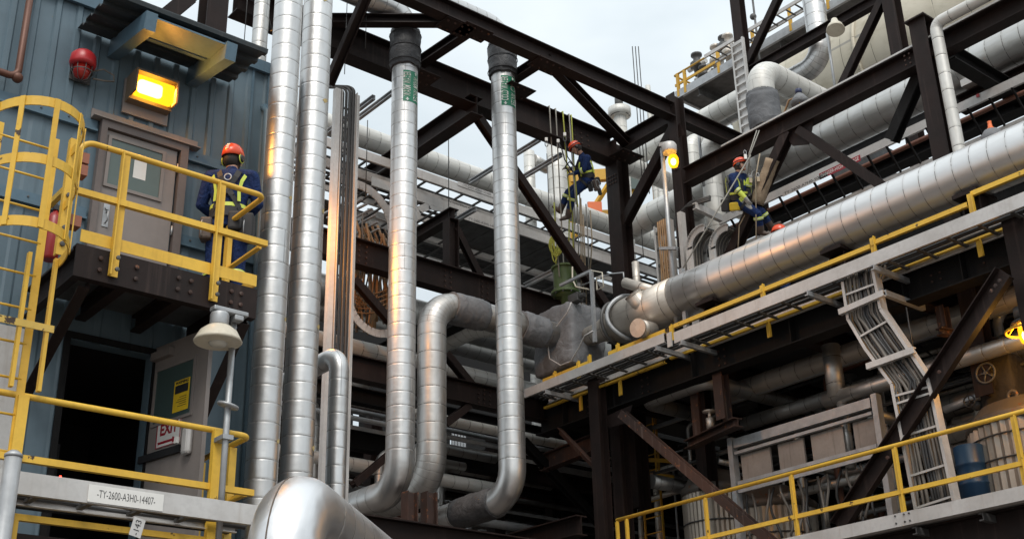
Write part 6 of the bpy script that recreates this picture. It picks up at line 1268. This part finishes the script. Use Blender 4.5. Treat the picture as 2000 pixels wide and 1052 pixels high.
for i in range(22):
    p = vx(1240+i*34+random.uniform(-12, 12), 0, random.uniform(17.4, 20)); r_ = random.choice((.025, .04, .06, .08)); q = vx(1240+i*34, 850-i*9, p.x); z1_ = random.uniform(zlow+1.2, zdk-.3)
    pipe('small_pipe', 'slim upright pipe in the shade under the right hand rack', [Vector((p.x, q.y, zlow)), Vector((p.x, q.y, z1_)), Vector((p.x, q.y-random.uniform(.8, 3), z1_))], r_, M[random.choice(('clad_dull', 'galv', 'galv_dark', 'copper', 'clad_tan'))], R=r_*3, n=12, group='slim upright pipes under the right rack')
for i in range(12):
    x_ = random.uniform(17, 20); z_ = random.uniform(zlow+.8, zdk-.25); pipe('small_pipe', 'slim level pipe in the shade under the right hand rack', [Vector((x_, 16.5, z_)), Vector((x_, 3, z_))], random.choice((.02, .03, .045)), M[random.choice(('galv', 'galv_dark', 'clad_tan', 'copper'))], n=10, group='slim level pipes under the right rack')
for i in range(8):
    a_ = Vector((random.uniform(17, 18.5), 15.5-i*1.5, zdk-.4)); pts = [a_+Vector((.1*sin(k), -.25*k, -.5*sin(k*.5)-.1*k)) for k in range(8)]; m = MB(); m.tube(pts, .018, 6); m.build('cable', M['cable'], None, 'black cable sagging below the right hand rack deck', 'cable', 'sagging cables below the right rack deck')

MB().box((17.3, 18.6, zdk-.02), (30.9, 28.9, zdk+.1)).build('rear_gap_cover', M['deep_shade'], None, 'added black cover over sky gaps far behind the wrapped valve', 'deck')  # added to hide sky gaps, its black colour stands for shade
# ================================================================ people
def lerp_r(a, b, n): return [a+(b-a)*i/(n-1) for i in range(n)]
def smoothed(name, parts, voxel, it=4):
    m = MB(); n = 0
    for q in parts:
        o = len(m.v); m.v += q.v
        for f, s_ in zip(q.f, q.sm): m.face([i+o for i in f], None, True)
    me = bpy.data.meshes.new(name); me.from_pydata([tuple(v) for v in m.v], [], m.f); o = bpy.data.objects.new(name, me); COL.objects.link(o)
    r = o.modifiers.new('r', 'REMESH'); r.mode = 'VOXEL'; r.voxel_size = voxel; s_ = o.modifiers.new('s', 'SMOOTH'); s_.factor = .5; s_.iterations = it
    dg = bpy.context.evaluated_depsgraph_get(); me2 = bpy.data.meshes.new_from_object(o.evaluated_get(dg)); bpy.data.objects.remove(o); return me2
def limb(pts, rs, n=14):
    m = MB(); P_ = []; R_ = []
    for i in range(len(pts)-1):
        for k in range(6):
            t = k/6; P_.append(Vector(pts[i]).lerp(Vector(pts[i+1]), t)); R_.append(rs[i]+(rs[i+1]-rs[i])*t)
    P_.append(Vector(pts[-1])); R_.append(rs[-1]); m.tube(P_, R_, n)
    m.ball(P_[0], R_[0]*.98, 12); m.ball(P_[-1], R_[-1]*.98, 12)
    for p, r in list(zip(pts, rs))[1:-1]: m.ball(p, r*.99, 12)
    return m
def xform(m, o, ex, ey, ez):
    for i, v in enumerate(m.v): m.v[i] = Vector(o)+ex*v.x+ey*v.y+ez*v.z
    return m
def hand(wr, d, palm_n, s=1.0, curl=.9, side=1):
    """palm with five separate fingers; d = direction of the fingers, palm_n = where the palm looks"""
    d = d.normalized(); palm_n = (palm_n-d*palm_n.dot(d)).normalized(); sd = d.cross(palm_n)*side; out = []
    m = MB(); m.tube([wr, wr+d*.03*s, wr+d*.07*s, wr+d*.10*s], [(.028*s, .024*s), (.040*s, .020*s), (.045*s, .018*s), (.042*s, .015*s)], 12, ref=sd); out.append(m)
    for k, (o, l) in enumerate(((-.033, .062), (-.011, .075), (.011, .080), (.032, .070))):
        p = wr+d*.095*s+sd*o*s; pts = [p-d*.02*s, p]; dd = d.copy()
        for j in range(3):
            a = curl*(.5+.25*j)*(1+.12*k); ax = dd.cross(palm_n).normalized(); dd = (dd*cos(a*.6)+palm_n*sin(a*.6)).normalized(); palm_n2 = palm_n; p = p+dd*l*s*(.42, .33, .25)[j]; pts.append(p)
        mm = MB(); mm.tube(pts, [.0105*s, .0105*s, .0095*s, .009*s, .007*s], 8); mm.ball(pts[-1], .007*s, 8); out.append(mm)
    p = wr+d*.035*s-sd*.035*s; q = p+(d*.7-sd*.8+palm_n*.5).normalized()*.04*s; r = q+(d*.9-sd*.1+palm_n*.5).normalized()*.035*s
    mm = MB(); mm.tube([p+sd*.01*s, p, q, r], [.014*s, .013*s, .011*s, .008*s], 8); mm.ball(r, .008*s, 8); out.append(mm); return out
def person(label, J, face, up, opt):
    """J: joints in world space; face = where the head looks, up = top of the head"""
    s = opt.get('s', 1.0); t = thing('person', label, 'person', opt['base'])
    ez = up.normalized(); ey = (face-ez*face.dot(ez)).normalized(); ex = ey.cross(ez)
    HC = J['head']
    head = MB(); head.ball((0, 0, 0), .1, 24, (.78, .98, 1.16))
    for i, v in enumerate(head.v):
        x, y, z = v
        if z < -.02: f = 1-.22*min(1, (-.02-z)/.1); x *= f; y = y*(1-.10*min(1, (-.02-z)/.1))+.012*min(1, (-.02-z)/.08)
        if y > .03 and -.005 < z < .035 and .012 < abs(x) < .055: y -= .012
        head.v[i] = Vector((x, y, z))
    nose = MB(); nose.tube([(0, .086, .03), (0, .102, .0), (0, .112, -.022), (0, .092, -.032)], [.008, .011, .014, .009], 10)
    chin = MB(); chin.ball((0, .068, -.095), .03, 12, (1.1, .9, .8)); lips = MB(); lips.ball((0, .089, -.058), .016, 10, (1.5, .6, .5))
    ears = MB()
    for sg in (-1, 1): ears.ball((sg*.079, -.005, -.005), .026, 10, (.4, .75, 1.15))
    parts = [xform(q, HC, ex*s, ey*s, ez*s) for q in (head, nose, chin, lips, ears)]
    parts.append(limb([J['neck']-(HC-J['neck']).normalized()*.02, HC-ez*.05*s-ey*.01], [.062*s, .055*s]))
    ch, pe = J['chest'], J['pelvis']; sdv = (J['shR']-J['shL']).normalized(); mid_ = ch.lerp(pe, .5)
    tor = MB(); tor.tube([J['neck']-(J['neck']-ch)*.05, J['neck'].lerp(ch, .38), ch, ch.lerp(pe, .3), mid_, pe.lerp(ch, .16), pe, pe-(ch-pe).normalized()*.09*s],
        [(.075*s, .07*s), (.17*s, .10*s), (.195*s, .135*s), (.185*s, .135*s), (.165*s, .125*s), (.165*s, .13*s), (.17*s, .14*s), (.13*s, .12*s)], 20, ref=sdv); parts.append(tor)
    for k in 'LR':
        parts.append(limb([J['sh'+k], J['el'+k], J['wr'+k]], [.078*s, .058*s, .043*s])); parts.append(limb([J['neck'].lerp(ch, .3), J['sh'+k]], [.08*s, .079*s]))
        parts.append(limb([J['hip'+k], J['kn'+k], J['an'+k]], [.112*s, .082*s, .066*s])); parts.append(limb([pe, J['hip'+k]], [.11*s, .112*s]))
        a, b = J['an'+k], J['toe'+k]; d = (b-a).normalized(); sh = (J['an'+k]-J['kn'+k]).normalized(); heel = a+sh*.055*s-d*.04*s
        ft = MB(); ft.tube([heel-d*.035*s, heel+d*.02*s, a.lerp(b, .5)+sh*.02*s, b-d*.05*s, b], [(.038*s, .04*s), (.045*s, .052*s), (.046*s, .045*s), (.05*s, .034*s), (.034*s, .022*s)], 14, ref=d.cross(sh)); parts.append(ft); parts.append(limb([a-sh*.13*s, a+sh*.04*s], [.062*s, .056*s]))
        hd = opt.get('hand'+k, (J['wr'+k]-J['el'+k]).normalized()); pn = opt.get('palm'+k, Vector((0, 0, -1)) if abs(hd.z) < .8 else -sdv); parts += hand(J['wr'+k]-hd*.01, hd, pn, 1.08*s, opt.get('curl', 1.0), 1 if k == 'R' else -1)
    me = smoothed('body', parts, .0085); o = bpy.data.objects.new('body', me); COL.objects.link(o); o.parent = t; o.location = (0, 0, 0); me.transform(Matrix.Translation(-Vector(opt['base']))); LOC[o] = LOC[t].copy()
    me.materials.clear()
    for q in ('coverall', 'skin', 'glove', 'boot', opt.get('cuff', 'coverall'), 'hair'): me.materials.append(M[q])
    segs = [(J['neck'].lerp(HC, .35), HC+ez*.2, 1), (J['neck'], ch, 0), (ch, pe, 0), (J['shL'], J['shR'], 0)]
    for k in 'LR':
        wd = (J['wr'+k]-J['el'+k]).normalized(); hd = opt.get('hand'+k, wd)
        segs += [(J['sh'+k], J['el'+k], 0), (J['el'+k], J['wr'+k]-wd*.16*s, 0), (J['wr'+k]-wd*.16*s, J['wr'+k]-wd*.02*s, 4), (J['wr'+k], J['wr'+k]+hd*.2*s, 2), (J['hip'+k], J['kn'+k], 0)]
        an, kn = J['an'+k], J['kn'+k]; segs += [(kn, an.lerp(kn, .33), 0), (an.lerp(kn, .22), an, 3), (an+(an-kn).normalized()*.03, J['toe'+k], 3)]
    base = Vector(opt['base']); mi = []
    for p in me.polygons:
        c = p.center+base; best = 9; b_ = 0
        for a, b, k in segs:
            ab = b-a; tt = max(0, min(1, (c-a).dot(ab)/ab.dot(ab))); dd = (c-a-ab*tt).length_squared
            if dd < best: best, b_ = dd, k
        mi.append(b_)
    me.polygons.foreach_set('material_index', mi); me.polygons.foreach_set('use_smooth', [True]*len(mi)); me.update()
    def hpnt(x, y, z): return HC+(ex*x+ey*y+ez*z)*s
    for sg in (-1, 1):
        m = MB(); m.ball(hpnt(sg*.03, .083, .014), .011*s, 8); e_ = m.build('eye', M['white'], t); m = MB(); m.ball(hpnt(sg*.03, .0925, .014), .0055*s, 8); m.build('pupil', M['hair'], e_)
        m = MB(); m.tube([hpnt(sg*.048, .082, .034), hpnt(sg*.03, .093, .038), hpnt(sg*.014, .094, .034)], .004*s, 6); m.build('eyebrow', M['hair'], t)
    m = MB(); m.ball((0, 0, 0), 1, 20, (.084, .104, .10)); xform(m, hpnt(0, -.016, -.010), ex*s, ey*s, ez*s)
    keep = [f for f in m.f if sum(((m.v[i]-HC).dot(ey)) for i in f)/len(f) < .015*s]
    m.f = keep; m.uv = [None]*len(keep); m.sm = [True]*len(keep); m.mi = [0]*len(keep); m.build('hair', M['hair'], t)
    # helmet
    h = MB(); prof = [(.001, .172), (.04, .167), (.075, .15), (.1, .118), (.113, .07), (.116, .03), (.112, .028), (.10, .07)]; n = 28; n0 = 0
    for r, z in prof:
        for k in range(n):
            a = 2*pi*k/n; rx, ry = r*.93, r*1.16; zz = z
            if z < .05: zz = z+.018*cos(a-pi/2)*1.0 - .0; ry += .022*max(0, sin(a))**3*(1 if z < .05 else 0)
            h.v.append(hpnt(rx*cos(a), ry*sin(a)-.004, zz))
    for i in range(len(prof)-1):
        for k in range(n): k2 = (k+1) % n; h.face((i*n+k, (i+1)*n+k, (i+1)*n+k2, i*n+k2), None, True)
    hm = h.build('helmet', M['helmet'], t)
    if opt.get('stripes'):
        m = MB()
        for i in range(3):
            for j in (0,): 
                zz = .075+.028*i; rr = .113-.004*i*i; m.obox(hpnt(0, -rr*1.16-.006+.005*i, zz), ex*.016*s, ey*.003*s, ez*.006*s)
        m.build('reflective_sticker', M['white'], hm)
    for sg in (-1, 1):
        m = MB(); c = hpnt(sg*.098, -.005, -.002); m.lathe([(.034*s, -.02*s), (.042*s, -.012*s), (.042*s, .006*s), (.03*s, .022*s)], c, ex*sg, 16); em = m.build('ear_muff', M['black'], t)
        if opt.get('muff_rim'): m = MB(); m.tube([hpnt(sg*(.099), -.005+.043*cos(2*pi*k/18), -.002+.048*sin(2*pi*k/18)) for k in range(18)], .006*s, 6, closed=True); m.build('muff_rim', M['hiviz'], em)
    if opt.get('lamp'):
        m = MB(); c = hpnt(0, opt['lamp'], .075); m.obox(c, ex*.025*s, ey*.016*s, ez*.018*s); m.build('head_lamp', M['black'], hm)
        m = MB(); m.tube([hpnt(.109*cos(2*pi*k/24), -.004+.136*sin(2*pi*k/24), .068+.01*sin(2*pi*k/24)) for k in range(24)], .008*s, 6, closed=True); m.build('lamp_strap', M['webbing'], hm)
    m = MB(); m.tube([hpnt(.07, .03, .03), hpnt(.068, .03, -.05), hpnt(.03, .055, -.115), hpnt(-.03, .055, -.115), hpnt(-.068, .03, -.05), hpnt(-.07, .03, .03)], .005*s, 6); m.build('chin_strap', M['webbing'], hm)
    if opt.get('glasses'):
        m = MB()
        for sg in (-1, 1): m.ball(hpnt(sg*.032, .094, .012), 1, 10, (.026*s, .012*s, .018*s))
        m.tube([hpnt(-.075, .03, .018), hpnt(-.055, .085, .018), hpnt(0, .104, .02), hpnt(.055, .085, .018), hpnt(.075, .03, .018)], .004*s, 6); m.build('glasses', M['black'], t)
    # bands and harness
    def band(a, b, f, r, mat='hiviz', w=.028, name='reflective_band'):
        p = a.lerp(b, f); d = (b-a).normalized(); m = MB(); m.tube([p-d*w, p-d*w*.35, p+d*w*.35, p+d*w], [r-.004, r, r, r-.004], 20, caps=False); m.build(name, M[mat], t)
        m = MB(); m.tube([p-d*w*.3, p+d*w*.3], [r+.003, r+.003], 20, caps=False); m.build('silver_stripe', M['silver'], t)
    for k in 'LR':
        band(J['kn'+k], J['an'+k], .25, .094*s); band(J['el'+k], J['wr'+k], opt.get('armband', .22), .066*s) if not opt.get('armband') == 0 else None
    fw = J.get('fwd', ey); dn = (pe-ch).normalized(); fw = (fw-dn*fw.dot(dn)).normalized(); sr = sdv
    def tp(x, y, z): return ch+sr*x*s+fw*y*s-dn*z*s           # chest coordinates: right, front, up
    L_ = (pe-ch).length/s
    def strap(pts, mat, w, name, th=.006):
        m = MB(); pts = [tp(*p) for p in pts]
        for i, (p, q) in enumerate(zip(pts, pts[1:])):
            out_ = ((p+q)/2-ch.lerp(pe, max(0, min(1, ((p+q)/2-ch).dot(dn)/(pe-ch).length)))); m.bar(p-(q-p)*.03, q+(q-p)*.03, w*s, th, out_)
        m.build(name, M[mat], t)
    bk_ = -.148; ft_ = .15
    for sg in (-1, 1):
        strap([(sg*.10, bk_+.03, .14), (sg*.075, bk_-.005, .06), (sg*.02, bk_-.008, -.04), (-sg*.05, bk_-.004, -.14), (-sg*.12, bk_+.03, -.26), (-sg*.15, bk_+.06, -L_+.04)], 'webbing', .055, 'harness_strap')
        strap([(sg*.10, bk_+.03, .14), (sg*.10, 0, .165), (sg*.10, ft_-.07, .12), (sg*.105, ft_-.002, .02), (sg*.10, ft_, -.14), (sg*.09, ft_, -.28), (sg*.09, ft_, -L_+.03)], 'webbing', .05, 'harness_strap')
        strap([(sg*.16, bk_+.05, .10), (sg*.135, bk_+.013, .02), (sg*.115, bk_+.003, -.09), (sg*.12, bk_+.012, -.2)], 'hiviz', .036, 'reflective_band', .004); strap([(sg*.15, ft_-.05, .08), (sg*.15, ft_-.015, -.02), (sg*.15, ft_-.015, -.2)], 'hiviz', .032, 'reflective_band', .004)
    m = MB(); q = pe-dn*.05; m.tube([q-dn*.05*s, q+dn*.05*s], [(.188*s, .158*s), (.188*s, .158*s)], 24, caps=False, ref=sdv); m.build('harness_belt', M['webbing'], t)
    m = MB(); q = pe-dn*.13; m.tube([q-dn*.02*s, q+dn*.02*s], [(.186*s, .152*s), (.186*s, .152*s)], 24, caps=False, ref=sdv); m.build('reflective_band', M['hiviz'], t)
    for k in 'LR':
        a, b = J['hip'+k], J['kn'+k]; p = a.lerp(b, .22); d = (b-a).normalized(); m = MB(); m.tube([p-d*.025, p+d*.025], [.122*s, .118*s], 18, caps=False); m.build('leg_loop', M['webbing'], t)
    for i, (x, y, z, sx, sy, sz, mat) in enumerate(opt.get('bags', ())):
        m = MB(); c = pe+sr*x*s+fw*y*s-dn*z*s; m.obox(c, sr*sx*s, fw*sy*s, dn*sz*s); m.build('tool_pouch', M[mat], t, bevel=.025)
    for i in range(opt.get('gear', 0)):
        a = pe+sr*(.2*(1 if i % 2 else -1)+random.uniform(-.03, .03))*s+fw*random.uniform(-.16, .12)*s; n = 12; r1 = random.uniform(.03, .045); l_ = random.uniform(.06, .1); m = MB()
        m.tube([a+dn*(.05+l_-l_*cos(2*pi*k/n))+fw*r1*sin(2*pi*k/n) for k in range(n)], .006, 6, closed=True); m.build('carabiner', M['galv'] if i % 3 else M['webbing'], t)
    if opt.get('ring'):
        m = MB(); c = tp(0, bk_-.02, .05); m.tube([c+sr*.035*cos(2*pi*k/16)-dn*.035*sin(2*pi*k/16) for k in range(16)], .007, 6, closed=True); m.build('back_ring', M['galv'], t)
    return t
def rel(o, R_, F_, **k):
    return {n: Vector(o)+R_*v[0]+F_*v[1]+Z*v[2] for n, v in k.items()}
# --- helmeted worker on the upper platform, back to the camera
py_ = 10.72; bx = vy(437, 540, py_).x; hz = vy(445, 277, py_).z; s_ = (hz-zdeck)/1.86
Rv = Vector((.80, -.60, 0)); Fv = Vector((.60, .80, 0)); o_ = Vector((bx, py_, zdeck))
J = rel(o_, Rv*s_, Fv*s_, pelvis=(0, 0, .98), chest=(0, .0, 1.34), neck=(0, .01, 1.55), head=(.0, .03, 1.685), shL=(-.205, 0, 1.47), shR=(.205, 0, 1.47), elL=(-.285, .05, 1.19), elR=(.275, .05, 1.19), wrL=(-.12, .26, 1.10), wrR=(.10, .28, 1.12), hipL=(-.10, 0, .93), hipR=(.10, 0, .93), knL=(-.115, .03, .50), knR=(.115, .02, .50), anL=(-.12, -.02, .10), anR=(.12, -.03, .10), toeL=(-.14, .17, .035), toeR=(.16, .16, .035))
for k in J: J[k].z = zdeck+(J[k].z-zdeck)*s_
J['fwd'] = Fv.copy()
person('worker in blue coveralls and orange helmet standing on the upper platform with back turned', J, Fv+Rv*.35, Z, dict(base=o_, s=s_, stripes=True, muff_rim=True, gear=6, ring=True, armband=0, handL=Fv*.6+Rv*.7, handR=Fv*.6-Rv*.7, bags=((.20, -.05, -.10, .07, .09, .14, 'webbing'), (-.19, -.06, -.12, .06, .07, .12, 'boot'), (.1, -.15, -.06, .07, .03, .1, 'webbing'))))
# --- rope worker on the left, side on
D0 = 25.6
def jj(d): return {k: vd(v[0], v[1], D0+(v[2] if len(v) > 2 else 0)) for k, v in d.items()}
J = jj(dict(head=(1125, 290), neck=(1136, 303), chest=(1141, 322), pelvis=(1148, 349), shL=(1147, 309, -.17), shR=(1142, 309, .17), elL=(1140, 332, -.24), elR=(1130, 328, .24), wrL=(1121, 339, -.15), wrR=(1113, 330, .12), hipL=(1146, 353, -.1), hipR=(1145, 353, .1), knL=(1119, 380, -.14), knR=(1110, 376, .14), anL=(1110, 419, -.12), anR=(1095, 408, .12), toeL=(1093, 430, -.14), toeR=(1078, 403, .14)))
J['fwd'] = -RT
person('rope access worker in blue coveralls leaning back on ropes with bent head at the left', J, -RT*1+FW*-.1-Z*.75, Z*1-RT*.75, dict(base=J['anL'], s=1.0, lamp=.0-.1, armband=.18, gear=10, handL=-RT*.9-Z*.1, handR=-RT*.8+Z*.2, curl=1.3, bags=((.04, -.19, -.10, .09, .045, .085, 'webbing'), (-.17, -.10, -.16, .045, .06, .12, 'boot'), (-.18, -.14, -.30, .03, .04, .08, 'webbing'), (-.17, .02, -.18, .03, .05, .08, 'webbing'))))
BA = J
# --- seated rope worker on the right
D0 = 23.4
J = jj(dict(head=(1446, 324), neck=(1441, 339), chest=(1441, 357), pelvis=(1444, 391), shR=(1430, 346, -.10), shL=(1453, 346, .08), elR=(1440, 371, -.22), elL=(1462, 362, -.02), wrR=(1456, 387, -.28), wrL=(1466, 346, -.06), hipR=(1446, 396, -.12), hipL=(1452, 397, .06), knR=(1480, 418, -.22), knL=(1487, 413, .0), anR=(1486, 449, -.18), anL=(1505, 441, .02), toeR=(1504, 459, -.24), toeL=(1526, 434, -.03)))
J['fwd'] = (RT*.85-FW*.45)
person('rope access worker in blue coveralls with yellow cuffs seated on ropes looking right', J, RT*.8-FW*.55+Z*.02, Z-RT*.06, dict(base=J['anR'], s=1.0, cuff='hiviz', glasses=True, lamp=.13, armband=.05, gear=10, handR=RT*.45-Z*.85, handL=Z*.8+RT*.3, curl=.7, bags=((.20, .06, -.12, .05, .09, .08, 'yellow_bag'), (.19, -.12, -.08, .06, .07, .12, 'webbing'))))
CA = J
# --- worker hidden behind the long pipe, only the helmet shows
xx = 16.75; h_ = vx(1523, 438, xx); zf = zdk+.12; s_ = 1.0
o_ = Vector((xx, h_.y, zf)); Rv = Vector((.64, -.77, 0)); Fv = Vector((-.5, .86, 0)); Rv = Fv.cross(Z)
zs = (h_.z-zf)
J = rel(o_, Rv, Fv, pelvis=(0, 0, .98), chest=(0, .0, 1.34), neck=(0, .01, 1.55), head=(.0, .03, 1.685), shL=(-.205, 0, 1.47), shR=(.205, 0, 1.47), elL=(-.28, .05, 1.2), elR=(.28, .05, 1.2), wrL=(-.2, .26, 1.1), wrR=(.2, .28, 1.12), hipL=(-.10, 0, .93), hipR=(.10, 0, .93), knL=(-.115, .03, .50), knR=(.115, .02, .50), anL=(-.12, -.02, .10), anR=(.12, -.03, .10), toeL=(-.14, .17, .035), toeR=(.16, .16, .035))
dz = h_.z-(zf+1.86); 
for k in J: J[k].z += dz
J['fwd'] = Fv.copy(); o_.z += dz
person('worker mostly hidden behind the long silver pipe with only the orange helmet showing', J, Fv, Z, dict(base=o_, s=1.0, stripes=True))
if dz > .05:
    m = MB(); m.box((xx-.4, o_.y-.5, zf), (xx+.4, o_.y+.5, o_.z-.002)); m.build('work_step', M['galv_dark'], None, 'low metal work step behind the long silver pipe', 'step')
# ================================================================ ropes and rope gear
def rope(label, group, pts, mat='rope', r=.009):
    m = MB(); m.tube(pts, r, 6); m.build('rope', M[mat], None, label, 'rope', group)
topz = ZT-.12+.32
for i, (px, end, mat) in enumerate((((1075), (1087, 470), 'rope'), ((1087), (1101, 520), 'rope'), ((1101), (1109, 345), 'rope_green'), ((1113), (1119, 330), 'rope'), ((1117), (1122, 335), 'rope_green'))):
    a = vy(px, 250, YB2-.19); a.z = topz; b = vd(*end, 25.5); rope('climbing rope hung over the high truss beside the leaning rope worker', 'ropes over the high truss', [a+Y*.4+Z*.012, a+Z*.012, a-Z*.15, a.lerp(b, .4), b, b-Z*.8+RT*.03], mat, .015)
for px, py in ((1067, 272), (1090, 275), (1103, 262)):
    p = vd(px, py, 25.4); t = thing('rope_clamp', 'small rope clamp and sling hanging beside the leaning rope worker', 'clamp', p, 'rope clamps by the truss'); m = MB(); m.obox(p, RT*.03, FW*.02, Z*.04); m.build('clamp_body', M['white'], t, bevel=.008); m = MB(); m.tube([p-Z*.04+RT*(.03*cos(2*pi*k/12))+Z*(-.07+.06*sin(2*pi*k/12)) for k in range(12)], .008, 6, closed=True); m.build('carabiner', M['galv_dark'], t)
rope('dark lanyard from the leaning rope worker up to the rope clamps', 'lanyards of the leaning rope worker', [BA['wrL'], vd(1103, 312, 25.3), vd(1097, 290, 25.4), vd(1091, 280, 25.4)], 'webbing', .014)
rope('dark lanyard from the leaning rope worker up to the rope clamps', 'lanyards of the leaning rope worker', [BA['pelvis'], vd(1122, 325, 25.3), vd(1108, 306, 25.4), vd(1103, 268, 25.4)], 'webbing', .014)
rope('dark lanyard from the leaning rope worker up to the rope clamps', 'lanyards of the leaning rope worker', [vd(1113, 338, 25.3), vd(1104, 325, 25.3), vd(1112, 316, 25.3), vd(1119, 322, 25.3)], 'webbing', .016)
for i in range(9):
    x0_ = 1114+i*5; b = vd(x0_+random.uniform(-3, 3), 545+random.uniform(0, 70), 25.6); rope('thin working rope hanging from the leaning rope worker down to the valve', 'ropes hanging down to the valve', [vd(x0_-2+random.uniform(-4, 4), 400+random.uniform(-40, 20), 25.5), vd(x0_+random.uniform(-3, 3), 470, 25.5), b], random.choice(('rope_green', 'rope', 'rope_tan')), .014)
rope('yellow green rope from the boots of the leaning worker down to a coil', None, [vd(1082, 395, 25.4), vd(1084, 430, 25.4), vd(1086, 450, 25.4)], 'rope_green', .014)
t = thing('rope_coil', 'bundled yellow green rope coil hanging under the leaning rope worker', 'rope coil', vd(1085, 500, 25.4)); m = MB()
for i in range(9):
    c = vd(1085+random.uniform(-5, 5), 474, 25.4); w_ = random.uniform(.04, .12); h_ = random.uniform(.2, .36); m2 = MB(); m2.tube([c+RT*(w_*sin(2*pi*k/18))+FW*random.uniform(-.02, .02)+Z*(h_*cos(2*pi*k/18)-.012*i) for k in range(18)], .013, 6, closed=True); m2.build('rope_loop', M['rope_green'], t)
m = MB(); c = vd(1086, 462, 25.4)
m.tube([c+RT*.07*cos(k*.7)+FW*.07*sin(k*.7)+Z*(.02*k-.05) for k in range(14)], .016, 6); m.build('wrapping', M['rope_green'], t); rope('tail of the yellow green rope below the coil', None, [vd(1085, 495, 25.4), vd(1086, 515, 25.4), vd(1087, 528, 25.4)], 'rope_green', .016)
kz = vx(1480, 262, XK-.14); 
for dx in (0, 5): rope('grey suspension rope from the beam to the seated rope worker', 'suspension ropes of the seated worker', [vx(1478+dx, 255, XK-.15), vd(1463+dx*.5, 300, 23.4), CA['wrL'] if dx == 0 else CA['pelvis'].lerp(CA['chest'], .4)+RT*.12], 'rope', .012)
rope('long taut grey rope slanting from the seated rope worker down to the channel post', None, [vd(1466, 303, 23.3), vd(1330, 530, 22.8)], 'rope', .014)
rope('tan rope hanging straight beside the seated rope worker', 'straight ropes by the seated worker', [vx(1484, 300, XK-.2), vx(1476, 345, XK-.2), vx(1477, 475, XK-.2)], 'rope_tan', .012)
rope('tan rope trailing down the brace behind the seated rope worker', None, [vx(1455, 420, XK-.16), vx(1444, 440, XK-.16), vx(1441, 495, XK-.16)], 'rope_tan', .011)
for px, py in ((1456, 306), (1466, 352), (1481, 350)):
    p = vd(px, py, 23.3); t = thing('rope_clamp', 'small rope clamp on the lines above the lap of the seated rope worker', 'clamp', p, 'rope clamps of the seated worker'); m = MB(); m.obox(p, RT*.028, FW*.02, Z*.05); m.build('clamp_body', M['white'] if py < 320 else M['rope_tan'], t, bevel=.008); m = MB(); m.tube([p+Z*.05+RT*(.025*cos(2*pi*k/12))+Z*(.04+.045*sin(2*pi*k/12)) for k in range(12)], .007, 6, closed=True); m.build('carabiner', M['galv'], t)
